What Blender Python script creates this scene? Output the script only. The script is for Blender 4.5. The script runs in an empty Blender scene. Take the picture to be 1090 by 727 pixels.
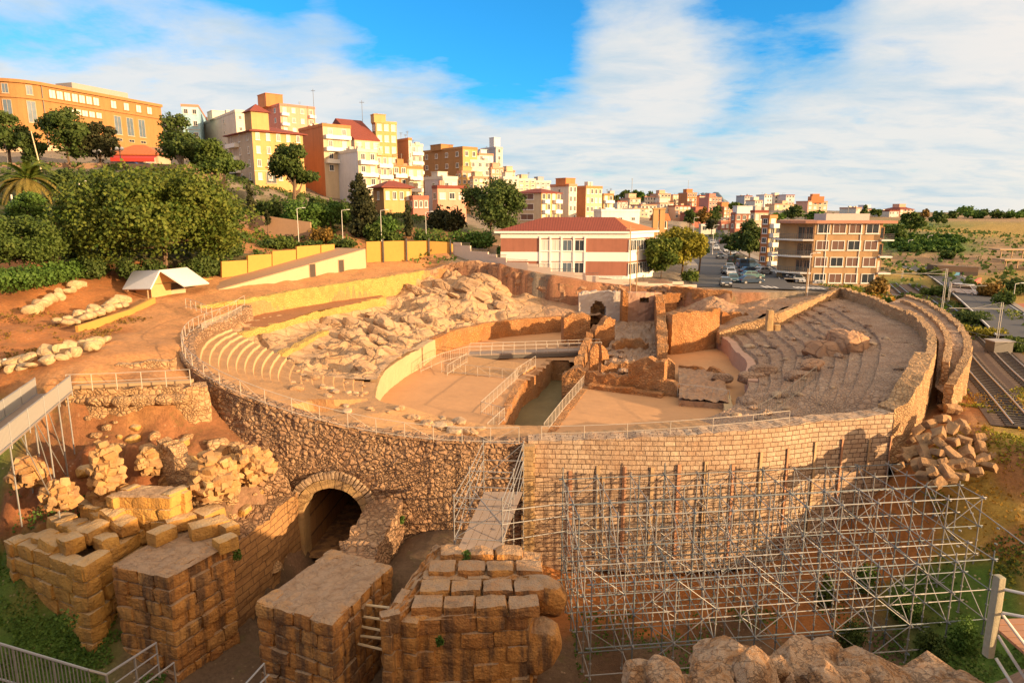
import bpy, bmesh, math, random
import numpy as np
from mathutils import Vector, Matrix, noise
random.seed(7); RNG=np.random.default_rng(7)
S=bpy.context.scene; COL=S.collection
# ---------------------------------------------------------------- camera
F=710.0; PT=math.radians(11); CH=18.0
cam=bpy.data.cameras.new('camera'); camo=bpy.data.objects.new('camera',cam); COL.objects.link(camo)
camo.location=(0,0,CH); camo.rotation_euler=(math.radians(90)-PT,0,0)
cam.sensor_width=36; cam.lens=F/1090*36; cam.clip_end=20000; cam.clip_start=0.1
S.camera=camo
cP,sP=math.cos(PT),math.sin(PT)
def ray(u,v):
    a=(u-545)/F; b=(363.5-v)/F
    return a, cP+b*sP, -sP+b*cP
def P(u,v,z=0.0):           # photograph direction met with a level at height z
    d=ray(u,v); t=(z-CH)/d[2]; return (d[0]*t,d[1]*t,z)
def D(u,v,y):               # photograph direction met at distance y
    d=ray(u,v); t=y/d[1]; return (d[0]*t,y,CH+d[2]*t)
def proj(x,y,z):
    z-=CH; c=y*cP-z*sP; up=y*sP+z*cP
    return 545+F*x/c, 363.5-F*up/c
# ---------------------------------------------------------------- light
SUN_EL=math.radians(10.5); SUN_AZ=math.atan2(0.88,-0.47)   # azimuth measured from +Y towards +X
sdir=Vector((math.sin(SUN_AZ)*math.cos(SUN_EL),math.cos(SUN_AZ)*math.cos(SUN_EL),math.sin(SUN_EL)))
sun=bpy.data.lights.new('sun','SUN'); sun.energy=4.2; sun.angle=math.radians(0.6); sun.color=(1.0,0.66,0.34)
suno=bpy.data.objects.new('sun',sun); COL.objects.link(suno); suno.location=(60,-30,60)
suno.rotation_euler=sdir.to_track_quat('Z','Y').to_euler()
S.view_settings.view_transform='Standard'; S.view_settings.look='None'; S.view_settings.gamma=1; S.view_settings.use_curve_mapping=False
S.view_settings.exposure=1.2
S.cycles.max_bounces=6; S.cycles.diffuse_bounces=3; S.cycles.glossy_bounces=2; S.cycles.transmission_bounces=3; S.cycles.transparent_max_bounces=6
S.cycles.use_denoising=True
# ---------------------------------------------------------------- node helpers
class N:
    def __init__(s,nt): s.nt=nt
    def n(s,t,**k):
        o=s.nt.nodes.new(t)
        for a,b in k.items():
            if a.startswith('i_'):
                key=a[2:]; key=int(key) if key.isdigit() else key.replace('_',' ')
                o.inputs[key].default_value=b
            else: setattr(o,a,b)
        return o
    def l(s,a,b): s.nt.links.new(a,b)
    def math(s,op,a,b=None,c=None,clamp=False):
        o=s.n('ShaderNodeMath',operation=op,use_clamp=clamp)
        for i,x in enumerate((a,b,c)):
            if x is None: continue
            if isinstance(x,(int,float)): o.inputs[i].default_value=x
            else: s.l(x,o.inputs[i])
        return o.outputs[0]
    def mix(s,f,a,b,mode='MIX'):
        o=s.n('ShaderNodeMix',data_type='RGBA',blend_type=mode)
        for k,x in ((0,f),(6,a),(7,b)):
            if isinstance(x,(int,float)): o.inputs[k].default_value=x
            elif isinstance(x,tuple): o.inputs[k].default_value=(*x[:3],1)
            else: s.l(x,o.inputs[k])
        return o.outputs[2]
    def ramp(s,f,stops,interp='LINEAR'):
        o=s.n('ShaderNodeValToRGB'); cr=o.color_ramp; cr.interpolation=interp
        while len(cr.elements)<len(stops): cr.elements.new(0.5)
        for e,(p,c) in zip(cr.elements,stops):
            e.position=p; e.color=(*c[:3],1) if isinstance(c,tuple) else (c,c,c,1)
        s.l(f,o.inputs[0]); return o.outputs[0]
    def noise(s,vec,sc,det=5,rough=0.6,out=0,dist=0.0):
        o=s.n('ShaderNodeTexNoise'); o.inputs['Scale'].default_value=sc; o.inputs['Detail'].default_value=det
        o.inputs['Roughness'].default_value=rough; o.inputs['Distortion'].default_value=dist
        if vec is not None: s.l(vec,o.inputs['Vector'])
        return o.outputs[out]
MATS={}
def newmat(name):
    m=bpy.data.materials.new(name); m.use_nodes=True; nt=m.node_tree; nt.nodes.clear(); g=N(nt)
    out=g.n('ShaderNodeOutputMaterial'); b=g.n('ShaderNodeBsdfPrincipled'); g.l(b.outputs[0],out.inputs[0])
    MATS[name]=m
    return m,g,b,out
def setc(g,b,c):
    if isinstance(c,tuple): b.inputs['Base Color'].default_value=(*c[:3],1)
    else: g.l(c,b.inputs['Base Color'])
def bump(g,b,h,strength=0.6,dist=0.05):
    o=g.n('ShaderNodeBump'); o.inputs['Strength'].default_value=strength; o.inputs['Distance'].default_value=dist
    g.l(h,o.inputs['Height']); g.l(o.outputs[0],b.inputs['Normal'])
def coord(g,kind='Object'): return g.n('ShaderNodeTexCoord').outputs[kind]
def wpos(g): return g.n('ShaderNodeNewGeometry').outputs['Position']
def dark(c,k): return tuple(x*k for x in c)
def m_plain(name,c,rough=0.7,var=0.25,sc=1.5,bs=0.2,bd=0.02,metal=0.0,fine=20,streak=0.0):
    m,g,b,_=newmat(name); p=wpos(g)
    f=g.noise(p,sc,6,0.65); f2=g.noise(p,sc*fine/4,4,0.6)
    col=g.mix(g.math('MULTIPLY_ADD',f,1.0,0.0),dark(c,1-var),dark(c,1+var))
    col=g.mix(0.35,col,g.mix(f2,dark(c,0.7),dark(c,1.3)))
    if streak:
        mp=g.n('ShaderNodeMapping'); mp.inputs['Scale'].default_value=(0.9,0.9,0.12); g.l(p,mp.inputs[0]); col=g.mix(g.math('MULTIPLY',g.ramp(g.noise(mp.outputs[0],1.0,6,0.7),[(0.45,0.0),(0.75,1.0)]),streak),col,dark(c,0.45))
    setc(g,b,col); b.inputs['Roughness'].default_value=rough; b.inputs['Metallic'].default_value=metal
    if bs: bump(g,b,f2,bs,bd)
    return m
def m_rubble(name,cols,mortar,size=0.5,zs=1.25,bs=1.0,bd=0.12,edge=0.09,stain=(0.5,0.36,0.22),stain_amt=0.4,gap_dark=True):
    m,g,b,out=newmat(name); p=wpos(g)
    mp=g.n('ShaderNodeMapping'); mp.inputs['Scale'].default_value=(1/size,1/size,zs/size); g.l(p,mp.inputs[0])
    nz=g.n('ShaderNodeTexNoise'); nz.inputs['Scale'].default_value=1.7/size; nz.inputs['Detail'].default_value=3; g.l(p,nz.inputs['Vector'])
    add=g.n('ShaderNodeVectorMath',operation='MULTIPLY_ADD'); g.l(nz.outputs['Color'],add.inputs[0]); add.inputs[1].default_value=(0.45,)*3; g.l(mp.outputs[0],add.inputs[2])
    v1=g.n('ShaderNodeTexVoronoi',feature='F1'); g.l(add.outputs[0],v1.inputs['Vector']); v1.inputs['Scale'].default_value=1
    v2=g.n('ShaderNodeTexVoronoi',feature='DISTANCE_TO_EDGE'); g.l(add.outputs[0],v2.inputs['Vector']); v2.inputs['Scale'].default_value=1
    ad2=g.n('ShaderNodeVectorMath',operation='SCALE'); ad2.inputs['Scale'].default_value=1.9; g.l(add.outputs[0],ad2.inputs[0])
    w1=g.n('ShaderNodeTexVoronoi',feature='F1'); g.l(ad2.outputs[0],w1.inputs['Vector']); w1.inputs['Scale'].default_value=1
    w2=g.n('ShaderNodeTexVoronoi',feature='DISTANCE_TO_EDGE'); g.l(ad2.outputs[0],w2.inputs['Vector']); w2.inputs['Scale'].default_value=1
    msk=g.ramp(g.noise(p,0.55,4,0.6),[(0.50,0.0),(0.54,1.0)])
    cellc=g.mix(msk,v1.outputs['Color'],w1.outputs['Color']); sep=g.n('ShaderNodeSeparateColor'); g.l(cellc,sep.inputs[0])
    de=g.math('ADD',g.math('MULTIPLY',v2.outputs['Distance'],g.math('SUBTRACT',1.0,msk)),g.math('MULTIPLY',w2.outputs['Distance'],msk))
    n=len(cols); c=g.ramp(sep.outputs[0],[(i/(n-1),cols[i]) for i in range(n)])
    fine=g.noise(p,6/size*0.5,6,0.7)
    c=g.mix(0.55,c,g.mix(fine,dark(cols[0],0.55),dark(cols[-1],1.25)),'MIX')
    big=g.noise(p,0.22,5,0.65); bm_=g.ramp(big,[(0.38,0.0),(0.66,1.0)])
    c=g.mix(g.math('MULTIPLY',bm_,stain_amt),c,stain,'MIX')
    mk=g.math('MULTIPLY',g.ramp(de,[(0.0,1.0),(edge,0.0)]),g.ramp(g.noise(p,1.1,3),[(0.35,0.35),(0.6,1.0)]))
    c=g.mix(mk,c,mortar)
    setc(g,b,c); b.inputs['Roughness'].default_value=0.95
    h=g.ramp(de,[(0.0,0.0),(edge*2.2,0.8),(0.5,1.0)])
    h=g.math('ADD',h,g.math('MULTIPLY',sep.outputs[1],0.5)); h=g.math('ADD',h,g.math('MULTIPLY',fine,0.55))
    bump(g,b,h,bs,bd)
    return m
def m_courses(name,c1,c2,mortar,bw=0.62,rh=0.34,bs=0.9,bd=0.06,stain=(0.32,0.2,0.12),stain_amt=0.45,mort=0.025,off=0.5,distort=0.05):
    m,g,b,out=newmat(name); uv=coord(g,'UV'); p=wpos(g)
    nz=g.n('ShaderNodeTexNoise'); nz.inputs['Scale'].default_value=1.3; nz.inputs['Detail'].default_value=3; g.l(p,nz.inputs['Vector'])
    add=g.n('ShaderNodeVectorMath',operation='MULTIPLY_ADD'); g.l(nz.outputs['Color'],add.inputs[0]); add.inputs[1].default_value=(distort*3,distort,0); g.l(uv,add.inputs[2])
    br=g.n('ShaderNodeTexBrick'); g.l(add.outputs[0],br.inputs['Vector']); br.offset=off; br.squash=1.35; br.squash_frequency=3
    br.inputs['Scale'].default_value=1; br.inputs['Brick Width'].default_value=bw; br.inputs['Row Height'].default_value=rh
    br.inputs['Mortar Size'].default_value=mort; br.inputs['Mortar Smooth'].default_value=0.4; br.inputs['Bias'].default_value=0
    br.inputs['Color1'].default_value=(*c1,1); br.inputs['Color2'].default_value=(*c2,1); br.inputs['Mortar'].default_value=(*mortar,1)
    fine=g.noise(p,7,6,0.72); mid=g.noise(p,1.6,4,0.6)
    c=g.mix(0.5,br.outputs['Color'],g.mix(fine,dark(c2,0.5),dark(c1,1.3)),'MIX')
    c=g.mix(br.outputs['Fac'],c,mortar)
    big=g.noise(p,0.3,6,0.7); c=g.mix(g.math('MULTIPLY',g.ramp(big,[(0.4,0.0),(0.68,1.0)]),stain_amt),c,stain)
    c=g.mix(g.ramp(mid,[(0.55,0.0),(0.8,0.5)]),c,dark(c1,1.15))
    setc(g,b,c); b.inputs['Roughness'].default_value=0.93
    h=g.math('SUBTRACT',1.0,br.outputs['Fac']); h=g.math('ADD',h,g.math('MULTIPLY',fine,0.7)); h=g.math('ADD',h,g.math('MULTIPLY',mid,0.8))
    bump(g,b,h,bs,bd)
    return m
def m_blocks(name,cols,bs=0.8,bd=0.08,stain=(0.16,0.1,0.06),amt=0.5,top=None):
    """loose or dressed blocks: colour per block, weathering streaks and pits"""
    m,g,b,out=newmat(name); p=wpos(g); geo=g.n('ShaderNodeNewGeometry')
    n=len(cols); c=g.ramp(geo.outputs['Random Per Island'],[(i/(n-1),cols[i]) for i in range(n)])
    fine=g.noise(p,5,8,0.72); mid=g.noise(p,1.1,5,0.65,dist=0.5)
    c=g.mix(0.33,c,g.mix(fine,dark(cols[0],0.4),dark(cols[-1],1.25)))
    mp=g.n('ShaderNodeMapping'); mp.inputs['Scale'].default_value=(1.3,1.3,0.16); g.l(p,mp.inputs[0])
    st=g.noise(mp.outputs[0],1.0,5,0.6)
    c=g.mix(g.math('MULTIPLY',g.ramp(st,[(0.46,0.0),(0.6,1.0)]),amt),c,stain)
    c=g.mix(g.math('MULTIPLY',g.ramp(mid,[(0.5,0.0),(0.75,1.0)]),0.4),c,dark(cols[-1],1.2))
    if top:
        sx=g.n('ShaderNodeSeparateXYZ'); g.l(geo.outputs['True Normal'],sx.inputs[0])
        tf=g.math('MULTIPLY',g.ramp(sx.outputs[2],[(0.55,0.0),(0.9,1.0)]),g.ramp(g.noise(p,0.9,6,0.7),[(0.3,0.25),(0.6,1.0)]))
        c=g.mix(tf,c,top)
    setc(g,b,c); b.inputs['Roughness'].default_value=0.95
    vo=g.n('ShaderNodeTexVoronoi'); vo.inputs['Scale'].default_value=7; g.l(p,vo.inputs['Vector'])
    h=g.math('ADD',fine,g.math('MULTIPLY',mid,1.4)); h=g.math('ADD',h,g.math('MULTIPLY',vo.outputs['Distance'],0.5))
    bump(g,b,h,bs,bd)
    return m
def m_rock(name,cols,sc=0.6,bs=1.0,bd=0.3,crk=0.4):
    m,g,b,out=newmat(name); p=wpos(g)
    f=g.noise(p,sc,8,0.7,dist=0.6); f2=g.noise(p,sc*6,6,0.7)
    n=len(cols); c=g.ramp(f,[(0.25+0.5*i/(n-1),cols[i]) for i in range(n)])
    c=g.mix(0.4,c,g.mix(f2,dark(cols[0],0.45),dark(cols[-1],1.3)))
    vo=g.n('ShaderNodeTexVoronoi',feature='DISTANCE_TO_EDGE'); vo.inputs['Scale'].default_value=sc*1.1
    nz=g.n('ShaderNodeTexNoise'); nz.inputs['Scale'].default_value=sc*2; nz.inputs['Detail'].default_value=5; g.l(p,nz.inputs['Vector'])
    ad=g.n('ShaderNodeVectorMath',operation='ADD'); g.l(p,ad.inputs[0]); g.l(nz.outputs['Color'],ad.inputs[1]); g.l(ad.outputs[0],vo.inputs['Vector'])
    cr=g.ramp(vo.outputs['Distance'],[(0.0,0.0),(0.06,1.0)])
    c=g.mix(g.math('MULTIPLY',g.math('SUBTRACT',1.0,cr),crk),c,dark(cols[0],0.4))
    setc(g,b,c); b.inputs['Roughness'].default_value=0.95
    h=g.math('ADD',g.math('MULTIPLY',f,1.2),g.math('MULTIPLY',f2,0.35)); h=g.math('ADD',h,g.math('MULTIPLY',cr,crk*.7))
    bump(g,b,h,bs,bd); return m
def m_leaf(name,c1,c2,c3=None,trans=0.25):
    m,g,b,out=newmat(name); geo=g.n('ShaderNodeNewGeometry')
    st=[(0.0,c1),(0.6,c2)]+([(1.0,c3)] if c3 else [])
    c=g.ramp(geo.outputs['Random Per Island'],st); p=geo.outputs['Position']
    f=g.noise(p,0.45,4,0.6); c=g.mix(g.ramp(f,[(0.35,0.0),(0.7,0.75)]),c,dark(c3 or c2,1.15))
    setc(g,b,c); b.inputs['Roughness'].default_value=0.7; b.inputs['Specular IOR Level'].default_value=0.25
    t=g.n('ShaderNodeBsdfTranslucent'); g.l(c,t.inputs[0]); mx=g.n('ShaderNodeMixShader'); mx.inputs[0].default_value=trans
    g.l(b.outputs[0],mx.inputs[1]); g.l(t.outputs[0],mx.inputs[2]); g.l(mx.outputs[0],out.inputs[0]); return m
def m_glass(name,c=(0.03,0.04,0.05),rough=0.12):
    m,g,b,out=newmat(name); p=wpos(g)
    setc(g,b,g.mix(g.noise(p,0.8,3),dark(c,0.6),dark(c,1.6))); b.inputs['Roughness'].default_value=rough; b.inputs['Specular IOR Level'].default_value=0.6
    return m
def m_tiles(name,c,sc=3.0):
    m,g,b,out=newmat(name); p=wpos(g)
    w=g.n('ShaderNodeTexWave',wave_type='BANDS',bands_direction='X'); w.inputs['Scale'].default_value=sc*0.5; w.inputs['Distortion'].default_value=0.6; g.l(p,w.inputs['Vector'])
    f=g.noise(p,2.2,6,0.7); f2=g.noise(p,0.35,4,0.6)
    col=g.mix(f,dark(c,0.5),dark(c,1.35)); col=g.mix(0.4,col,g.mix(f2,dark(c,0.6),(c[0]*1.1,c[1]*1.25,c[2]*1.2)))
    col=g.mix(g.math('MULTIPLY',w.outputs['Fac'],0.35),col,dark(c,0.45))
    setc(g,b,col); b.inputs['Roughness'].default_value=0.85; bump(g,b,w.outputs['Fac'],0.5,0.06); return m
# ---------------------------------------------------------------- world: sky with clouds
W=bpy.data.worlds.new('World'); S.world=W; W.use_nodes=True; nt=W.node_tree; nt.nodes.clear(); g=N(nt)
wo=g.n('ShaderNodeOutputWorld'); bg=g.n('ShaderNodeBackground'); g.l(bg.outputs[0],wo.inputs[0]); bg.inputs[1].default_value=0.15
sky=g.n('ShaderNodeTexSky',sky_type='NISHITA'); sky.sun_disc=False; sky.sun_elevation=SUN_EL; sky.sun_rotation=SUN_AZ%(2*math.pi)
sky.altitude=50; sky.air_density=1.0; sky.dust_density=0.6; sky.ozone_density=3.0
tc=g.n('ShaderNodeTexCoord').outputs['Generated']
nrm=g.n('ShaderNodeVectorMath',operation='NORMALIZE'); g.l(tc,nrm.inputs[0])
sx=g.n('ShaderNodeSeparateXYZ'); g.l(nrm.outputs[0],sx.inputs[0])
den=g.math('ADD',g.math('MAXIMUM',sx.outputs[2],0.0),0.16)
cx=g.math('DIVIDE',sx.outputs[0],den); cy=g.math('DIVIDE',sx.outputs[1],den)
cv=g.n('ShaderNodeCombineXYZ'); g.l(cx,cv.inputs[0]); g.l(cy,cv.inputs[1]); cv.inputs[2].default_value=3.7
cl=g.noise(cv.outputs[0],1.25,10,0.6,dist=0.15)
wisp=g.n('ShaderNodeMapping'); wisp.inputs['Scale'].default_value=(0.9,1.4,1); wisp.inputs['Rotation'].default_value=(0,0,0.5); g.l(cv.outputs[0],wisp.inputs[0])
cl2=g.noise(wisp.outputs[0],2.6,9,0.62,dist=0.3)
cs=g.math('MULTIPLY_ADD',g.math('SUBTRACT',g.math('ADD',g.math('MULTIPLY',cl,0.72),g.math('MULTIPLY',cl2,0.28)),0.5),1.5,0.5)
def patch(u,v,wd,amt):       # a bank of cloud (amt>0) or a clear gap (amt<0) around a direction of the sky
    d=Vector(ray(u,v)).normalized(); dt=g.n('ShaderNodeVectorMath',operation='DOT_PRODUCT'); g.l(nrm.outputs[0],dt.inputs[0]); dt.inputs[1].default_value=d
    k=g.n('ShaderNodeMapRange',interpolation_type='SMOOTHSTEP'); g.l(dt.outputs['Value'],k.inputs[0])
    k.inputs[1].default_value=math.cos(math.radians(wd)); k.inputs[2].default_value=1.0; k.inputs[3].default_value=0; k.inputs[4].default_value=amt
    return k.outputs[0]
for a in ((500,45,12,-0.30),(600,10,11,-0.16),(820,20,8,-0.26),(930,60,6,-0.14),(90,60,13,0.20),(230,0,9,-0.16),(990,120,18,0.18),(700,55,8,0.20),(560,150,16,0.16),(330,100,14,0.14),(20,-10,7,-0.16),(980,50,7,0.12)):
    cs=g.math('ADD',cs,patch(*a))
low=g.n('ShaderNodeMapRange',interpolation_type='SMOOTHSTEP'); g.l(sx.outputs[2],low.inputs[0]); low.inputs[1].default_value=0.28; low.inputs[2].default_value=-0.02; low.inputs[3].default_value=0; low.inputs[4].default_value=0.16
cs=g.math('ADD',cs,low.outputs[0])
cov=g.ramp(cs,[(0.35,0.0),(0.50,0.62),(0.68,1.0)])
skyc=g.mix(1.0,sky.outputs[0],(0.13,0.60,0.86),'MULTIPLY')
shade=g.ramp(cs,[(0.42,(1.5,2.0,2.25)),(0.60,(2.3,2.36,2.34)),(0.8,(2.6,2.5,2.36))])
shade=g.mix(g.ramp(cl2,[(0.45,0.0),(0.7,0.6)]),shade,(1.1,1.75,2.25))
fin=g.mix(g.math('MULTIPLY',cov,0.94),skyc,shade)
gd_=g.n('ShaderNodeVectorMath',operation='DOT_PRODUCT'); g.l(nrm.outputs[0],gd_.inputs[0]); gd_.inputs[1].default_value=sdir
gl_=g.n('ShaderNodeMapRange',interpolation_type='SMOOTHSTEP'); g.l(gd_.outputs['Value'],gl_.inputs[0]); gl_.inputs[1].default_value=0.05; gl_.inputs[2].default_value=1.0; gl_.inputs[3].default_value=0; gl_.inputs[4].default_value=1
fin=g.mix(gl_.outputs[0],fin,(6.8,4.4,2.5))      # warm fill glow added round the low sun
zen=g.n('ShaderNodeMapRange',interpolation_type='SMOOTHSTEP'); g.l(sx.outputs[2],zen.inputs[0]); zen.inputs[1].default_value=0.55; zen.inputs[2].default_value=0.85; zen.inputs[3].default_value=0; zen.inputs[4].default_value=0.8
fin=g.mix(zen.outputs[0],fin,(4.1,3.4,2.5))      # warm overhead fill added above the view
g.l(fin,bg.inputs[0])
# ---------------------------------------------------------------- mesh builder
def link(o): COL.objects.link(o); return o
class MB:
    def __init__(s): s.v=[]; s.f=[]; s.m=[]; s.uv=[]; s.hasuv=False
    def add(s,vs,fs,m=0,uvs=None):
        b=len(s.v); s.v.extend([tuple(map(float,q)) for q in vs])
        for i,q in enumerate(fs):
            s.f.append([b+k for k in q]); s.m.append(m)
            if uvs is not None: s.uv.extend(uvs[i]); s.hasuv=True
            else: s.uv.extend([(0,0)]*len(q))
    def obox(s,o,a,b,c,m=0):
        o,a,b,c=map(Vector,(o,a,b,c))
        s.add([o,o+a,o+a+b,o+b,o+c,o+a+c,o+a+b+c,o+b+c],[(0,3,2,1),(4,5,6,7),(0,1,5,4),(1,2,6,5),(2,3,7,6),(3,0,4,7)],m)
    def box(s,c,sz,rz=0,m=0):
        ca,sa=math.cos(rz),math.sin(rz); a=Vector((ca,sa,0))*sz[0]; b=Vector((-sa,ca,0))*sz[1]; z=Vector((0,0,sz[2]))
        s.obox(Vector(c)-a/2-b/2-z/2,a,b,z,m)
    def prism(s,pts,z0,z1,m=0,mt=None):
        n=len(pts); vs=[(p[0],p[1],z0) for p in pts]+[(p[0],p[1],z1) for p in pts]
        s.add(vs,[(i,(i+1)%n,n+(i+1)%n,n+i) for i in range(n)],m)
        s.add(vs,[tuple(range(n,2*n))],m if mt is None else mt); s.add(vs,[tuple(range(n-1,-1,-1))],m)
    def tube(s,p0,p1,r,n=6,r2=None,m=0,caps=True):
        p0,p1=Vector(p0),Vector(p1); d=(p1-p0); r2=r if r2 is None else r2
        q=d.to_track_quat('Z','Y'); vs=[]
        for p,rr in ((p0,r),(p1,r2)):
            for i in range(n):
                a=2*math.pi*i/n; vs.append(p+q@Vector((math.cos(a)*rr,math.sin(a)*rr,0)))
        s.add(vs,[(i,(i+1)%n,n+(i+1)%n,n+i) for i in range(n)]+([tuple(range(n-1,-1,-1)),tuple(range(n,2*n))] if caps else []),m)
    def path(s,pts,r,n=6,m=0):
        for a,b in zip(pts[:-1],pts[1:]): s.tube(a,b,r if not isinstance(r,(list,tuple)) else r[0],n,m=m)
    def sweep(s,pts,rs,n=7,m=0):
        pts=[Vector(p) for p in pts]; vs=[]; k=len(pts)
        for i,p in enumerate(pts):
            d=(pts[min(i+1,k-1)]-pts[max(i-1,0)]); q=d.to_track_quat('Z','Y')
            for j in range(n):
                a=2*math.pi*j/n; vs.append(p+q@Vector((math.cos(a)*rs[i],math.sin(a)*rs[i],0)))
        fs=[(i*n+j,i*n+(j+1)%n,(i+1)*n+(j+1)%n,(i+1)*n+j) for i in range(k-1) for j in range(n)]
        fs+=[tuple(range(n-1,-1,-1)),tuple(range((k-1)*n,k*n))]; s.add(vs,fs,m)
    def grid(s,fn,nu,nv,m=0,uvfn=None,skip=None):
        vs=[fn(i,j) for i in range(nu+1) for j in range(nv+1)]
        fs=[];uvs=[]
        for i in range(nu):
            for j in range(nv):
                if skip and skip(i,j): continue
                fs.append((i*(nv+1)+j,(i+1)*(nv+1)+j,(i+1)*(nv+1)+j+1,i*(nv+1)+j+1))
                if uvfn: uvs.append([uvfn(i,j),uvfn(i+1,j),uvfn(i+1,j+1),uvfn(i,j+1)])
        s.add(vs,fs,m,uvs if uvfn else None)
    def build(s,name,mats,parent=None,smooth=False,at=None,local=False):
        if not isinstance(mats,(list,tuple)): mats=[mats]
        v=np.array(s.v,dtype=np.float64).reshape(-1,3)
        if parent is not None:
            org=np.zeros(3) if local else np.array(wloc(parent)); loc=(0,0,0)
        elif local: org=np.zeros(3); loc=(0,0,0)
        else:
            mn,mx=v.min(0),v.max(0); org=np.array(at) if at is not None else np.array([(mn[0]+mx[0])/2,(mn[1]+mx[1])/2,mn[2]]); loc=tuple(org)
        me=bpy.data.meshes.new(name); me.from_pydata((v-org).tolist(),[],s.f)
        for m in mats: me.materials.append(MATS[m] if isinstance(m,str) else m)
        if len(mats)>1: me.polygons.foreach_set('material_index',s.m)
        if s.hasuv:
            l=me.uv_layers.new(name='UVMap'); l.data.foreach_set('uv',np.array(s.uv,dtype=np.float32).ravel())
        if smooth: me.polygons.foreach_set('use_smooth',[True]*len(me.polygons))
        me.update()
        o=link(bpy.data.objects.new(name,me)); o.location=loc
        if parent is not None: o.parent=parent
        return o
def wloc(o):
    v=Vector(o.location); p=o.parent
    while p: v+=Vector(p.location); p=p.parent
    return v
def tag(o,label=None,cat=None,group=None,kind=None):
    if label: o['label']=label
    if cat: o['category']=cat
    if group: o['group']=group
    if kind: o['kind']=kind
    return o
def thing(name,label,cat,loc=(0,0,0),group=None):
    o=link(bpy.data.objects.new(name,None)); o.location=loc; o.empty_display_size=0.2
    return tag(o,label,cat,group)
def struct(name,mb,mats,smooth=False,kind='structure'):
    o=mb.build(name,mats,smooth=smooth); o['kind']=kind; return o
def dup_child(ch,par):
    c=ch.copy(); link(c); c.parent=par
    for g_ in ch.children: dup_child(g_,c)
def dup(root,loc,rz=0,scale=None,label=None,group=None):
    r=root.copy(); link(r); r.location=loc; r.rotation_euler=(0,0,rz)
    if scale is not None: r.scale=(scale,)*3 if isinstance(scale,(int,float)) else scale
    for ch in root.children: dup_child(ch,r)
    if label: r['label']=label
    if group: r['group']=group
    return r
def nz(x,y,z=0,s=1.0): return noise.noise((x*s,y*s,z*s))
def fbm(x,y,z=0,s=1.0,o=4):
    return noise.fractal((x*s,y*s,z*s),1.0,2.0,o)
def clamp(x,a=0.0,b=1.0): return max(a,min(b,x))
def smooth01(x): x=clamp(x); return x*x*(3-2*x)
def resample(pts,step):
    pts=[np.array(p,float) for p in pts]; out=[pts[0]]; 
    seg=[np.linalg.norm((b-a)[:2]) for a,b in zip(pts[:-1],pts[1:])]; L=sum(seg); n=max(1,int(round(L/step)))
    cum=np.concatenate([[0],np.cumsum(seg)]); res=[]
    for k in range(n+1):
        t=L*k/n; i=min(np.searchsorted(cum,t,side='right')-1,len(seg)-1); f=(t-cum[i])/max(seg[i],1e-9)
        res.append(pts[i]*(1-f)+pts[i+1]*f)
    return res
def spline(pts,n=12,closed=False):
    pts=[np.array(p,float) for p in pts]; k=len(pts); out=[]
    rng=range(k) if closed else range(k-1)
    for i in rng:
        if closed: p0,p1,p2,p3=pts[i-1],pts[i],pts[(i+1)%k],pts[(i+2)%k]
        else: p0,p1,p2,p3=pts[max(i-1,0)],pts[i],pts[i+1],pts[min(i+2,k-1)]
        for j in range(n):
            t=j/n; out.append(0.5*((2*p1)+(-p0+p2)*t+(2*p0-5*p1+4*p2-p3)*t*t+(-p0+3*p1-3*p2+p3)*t**3))
    if not closed: out.append(pts[-1])
    return out
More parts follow.
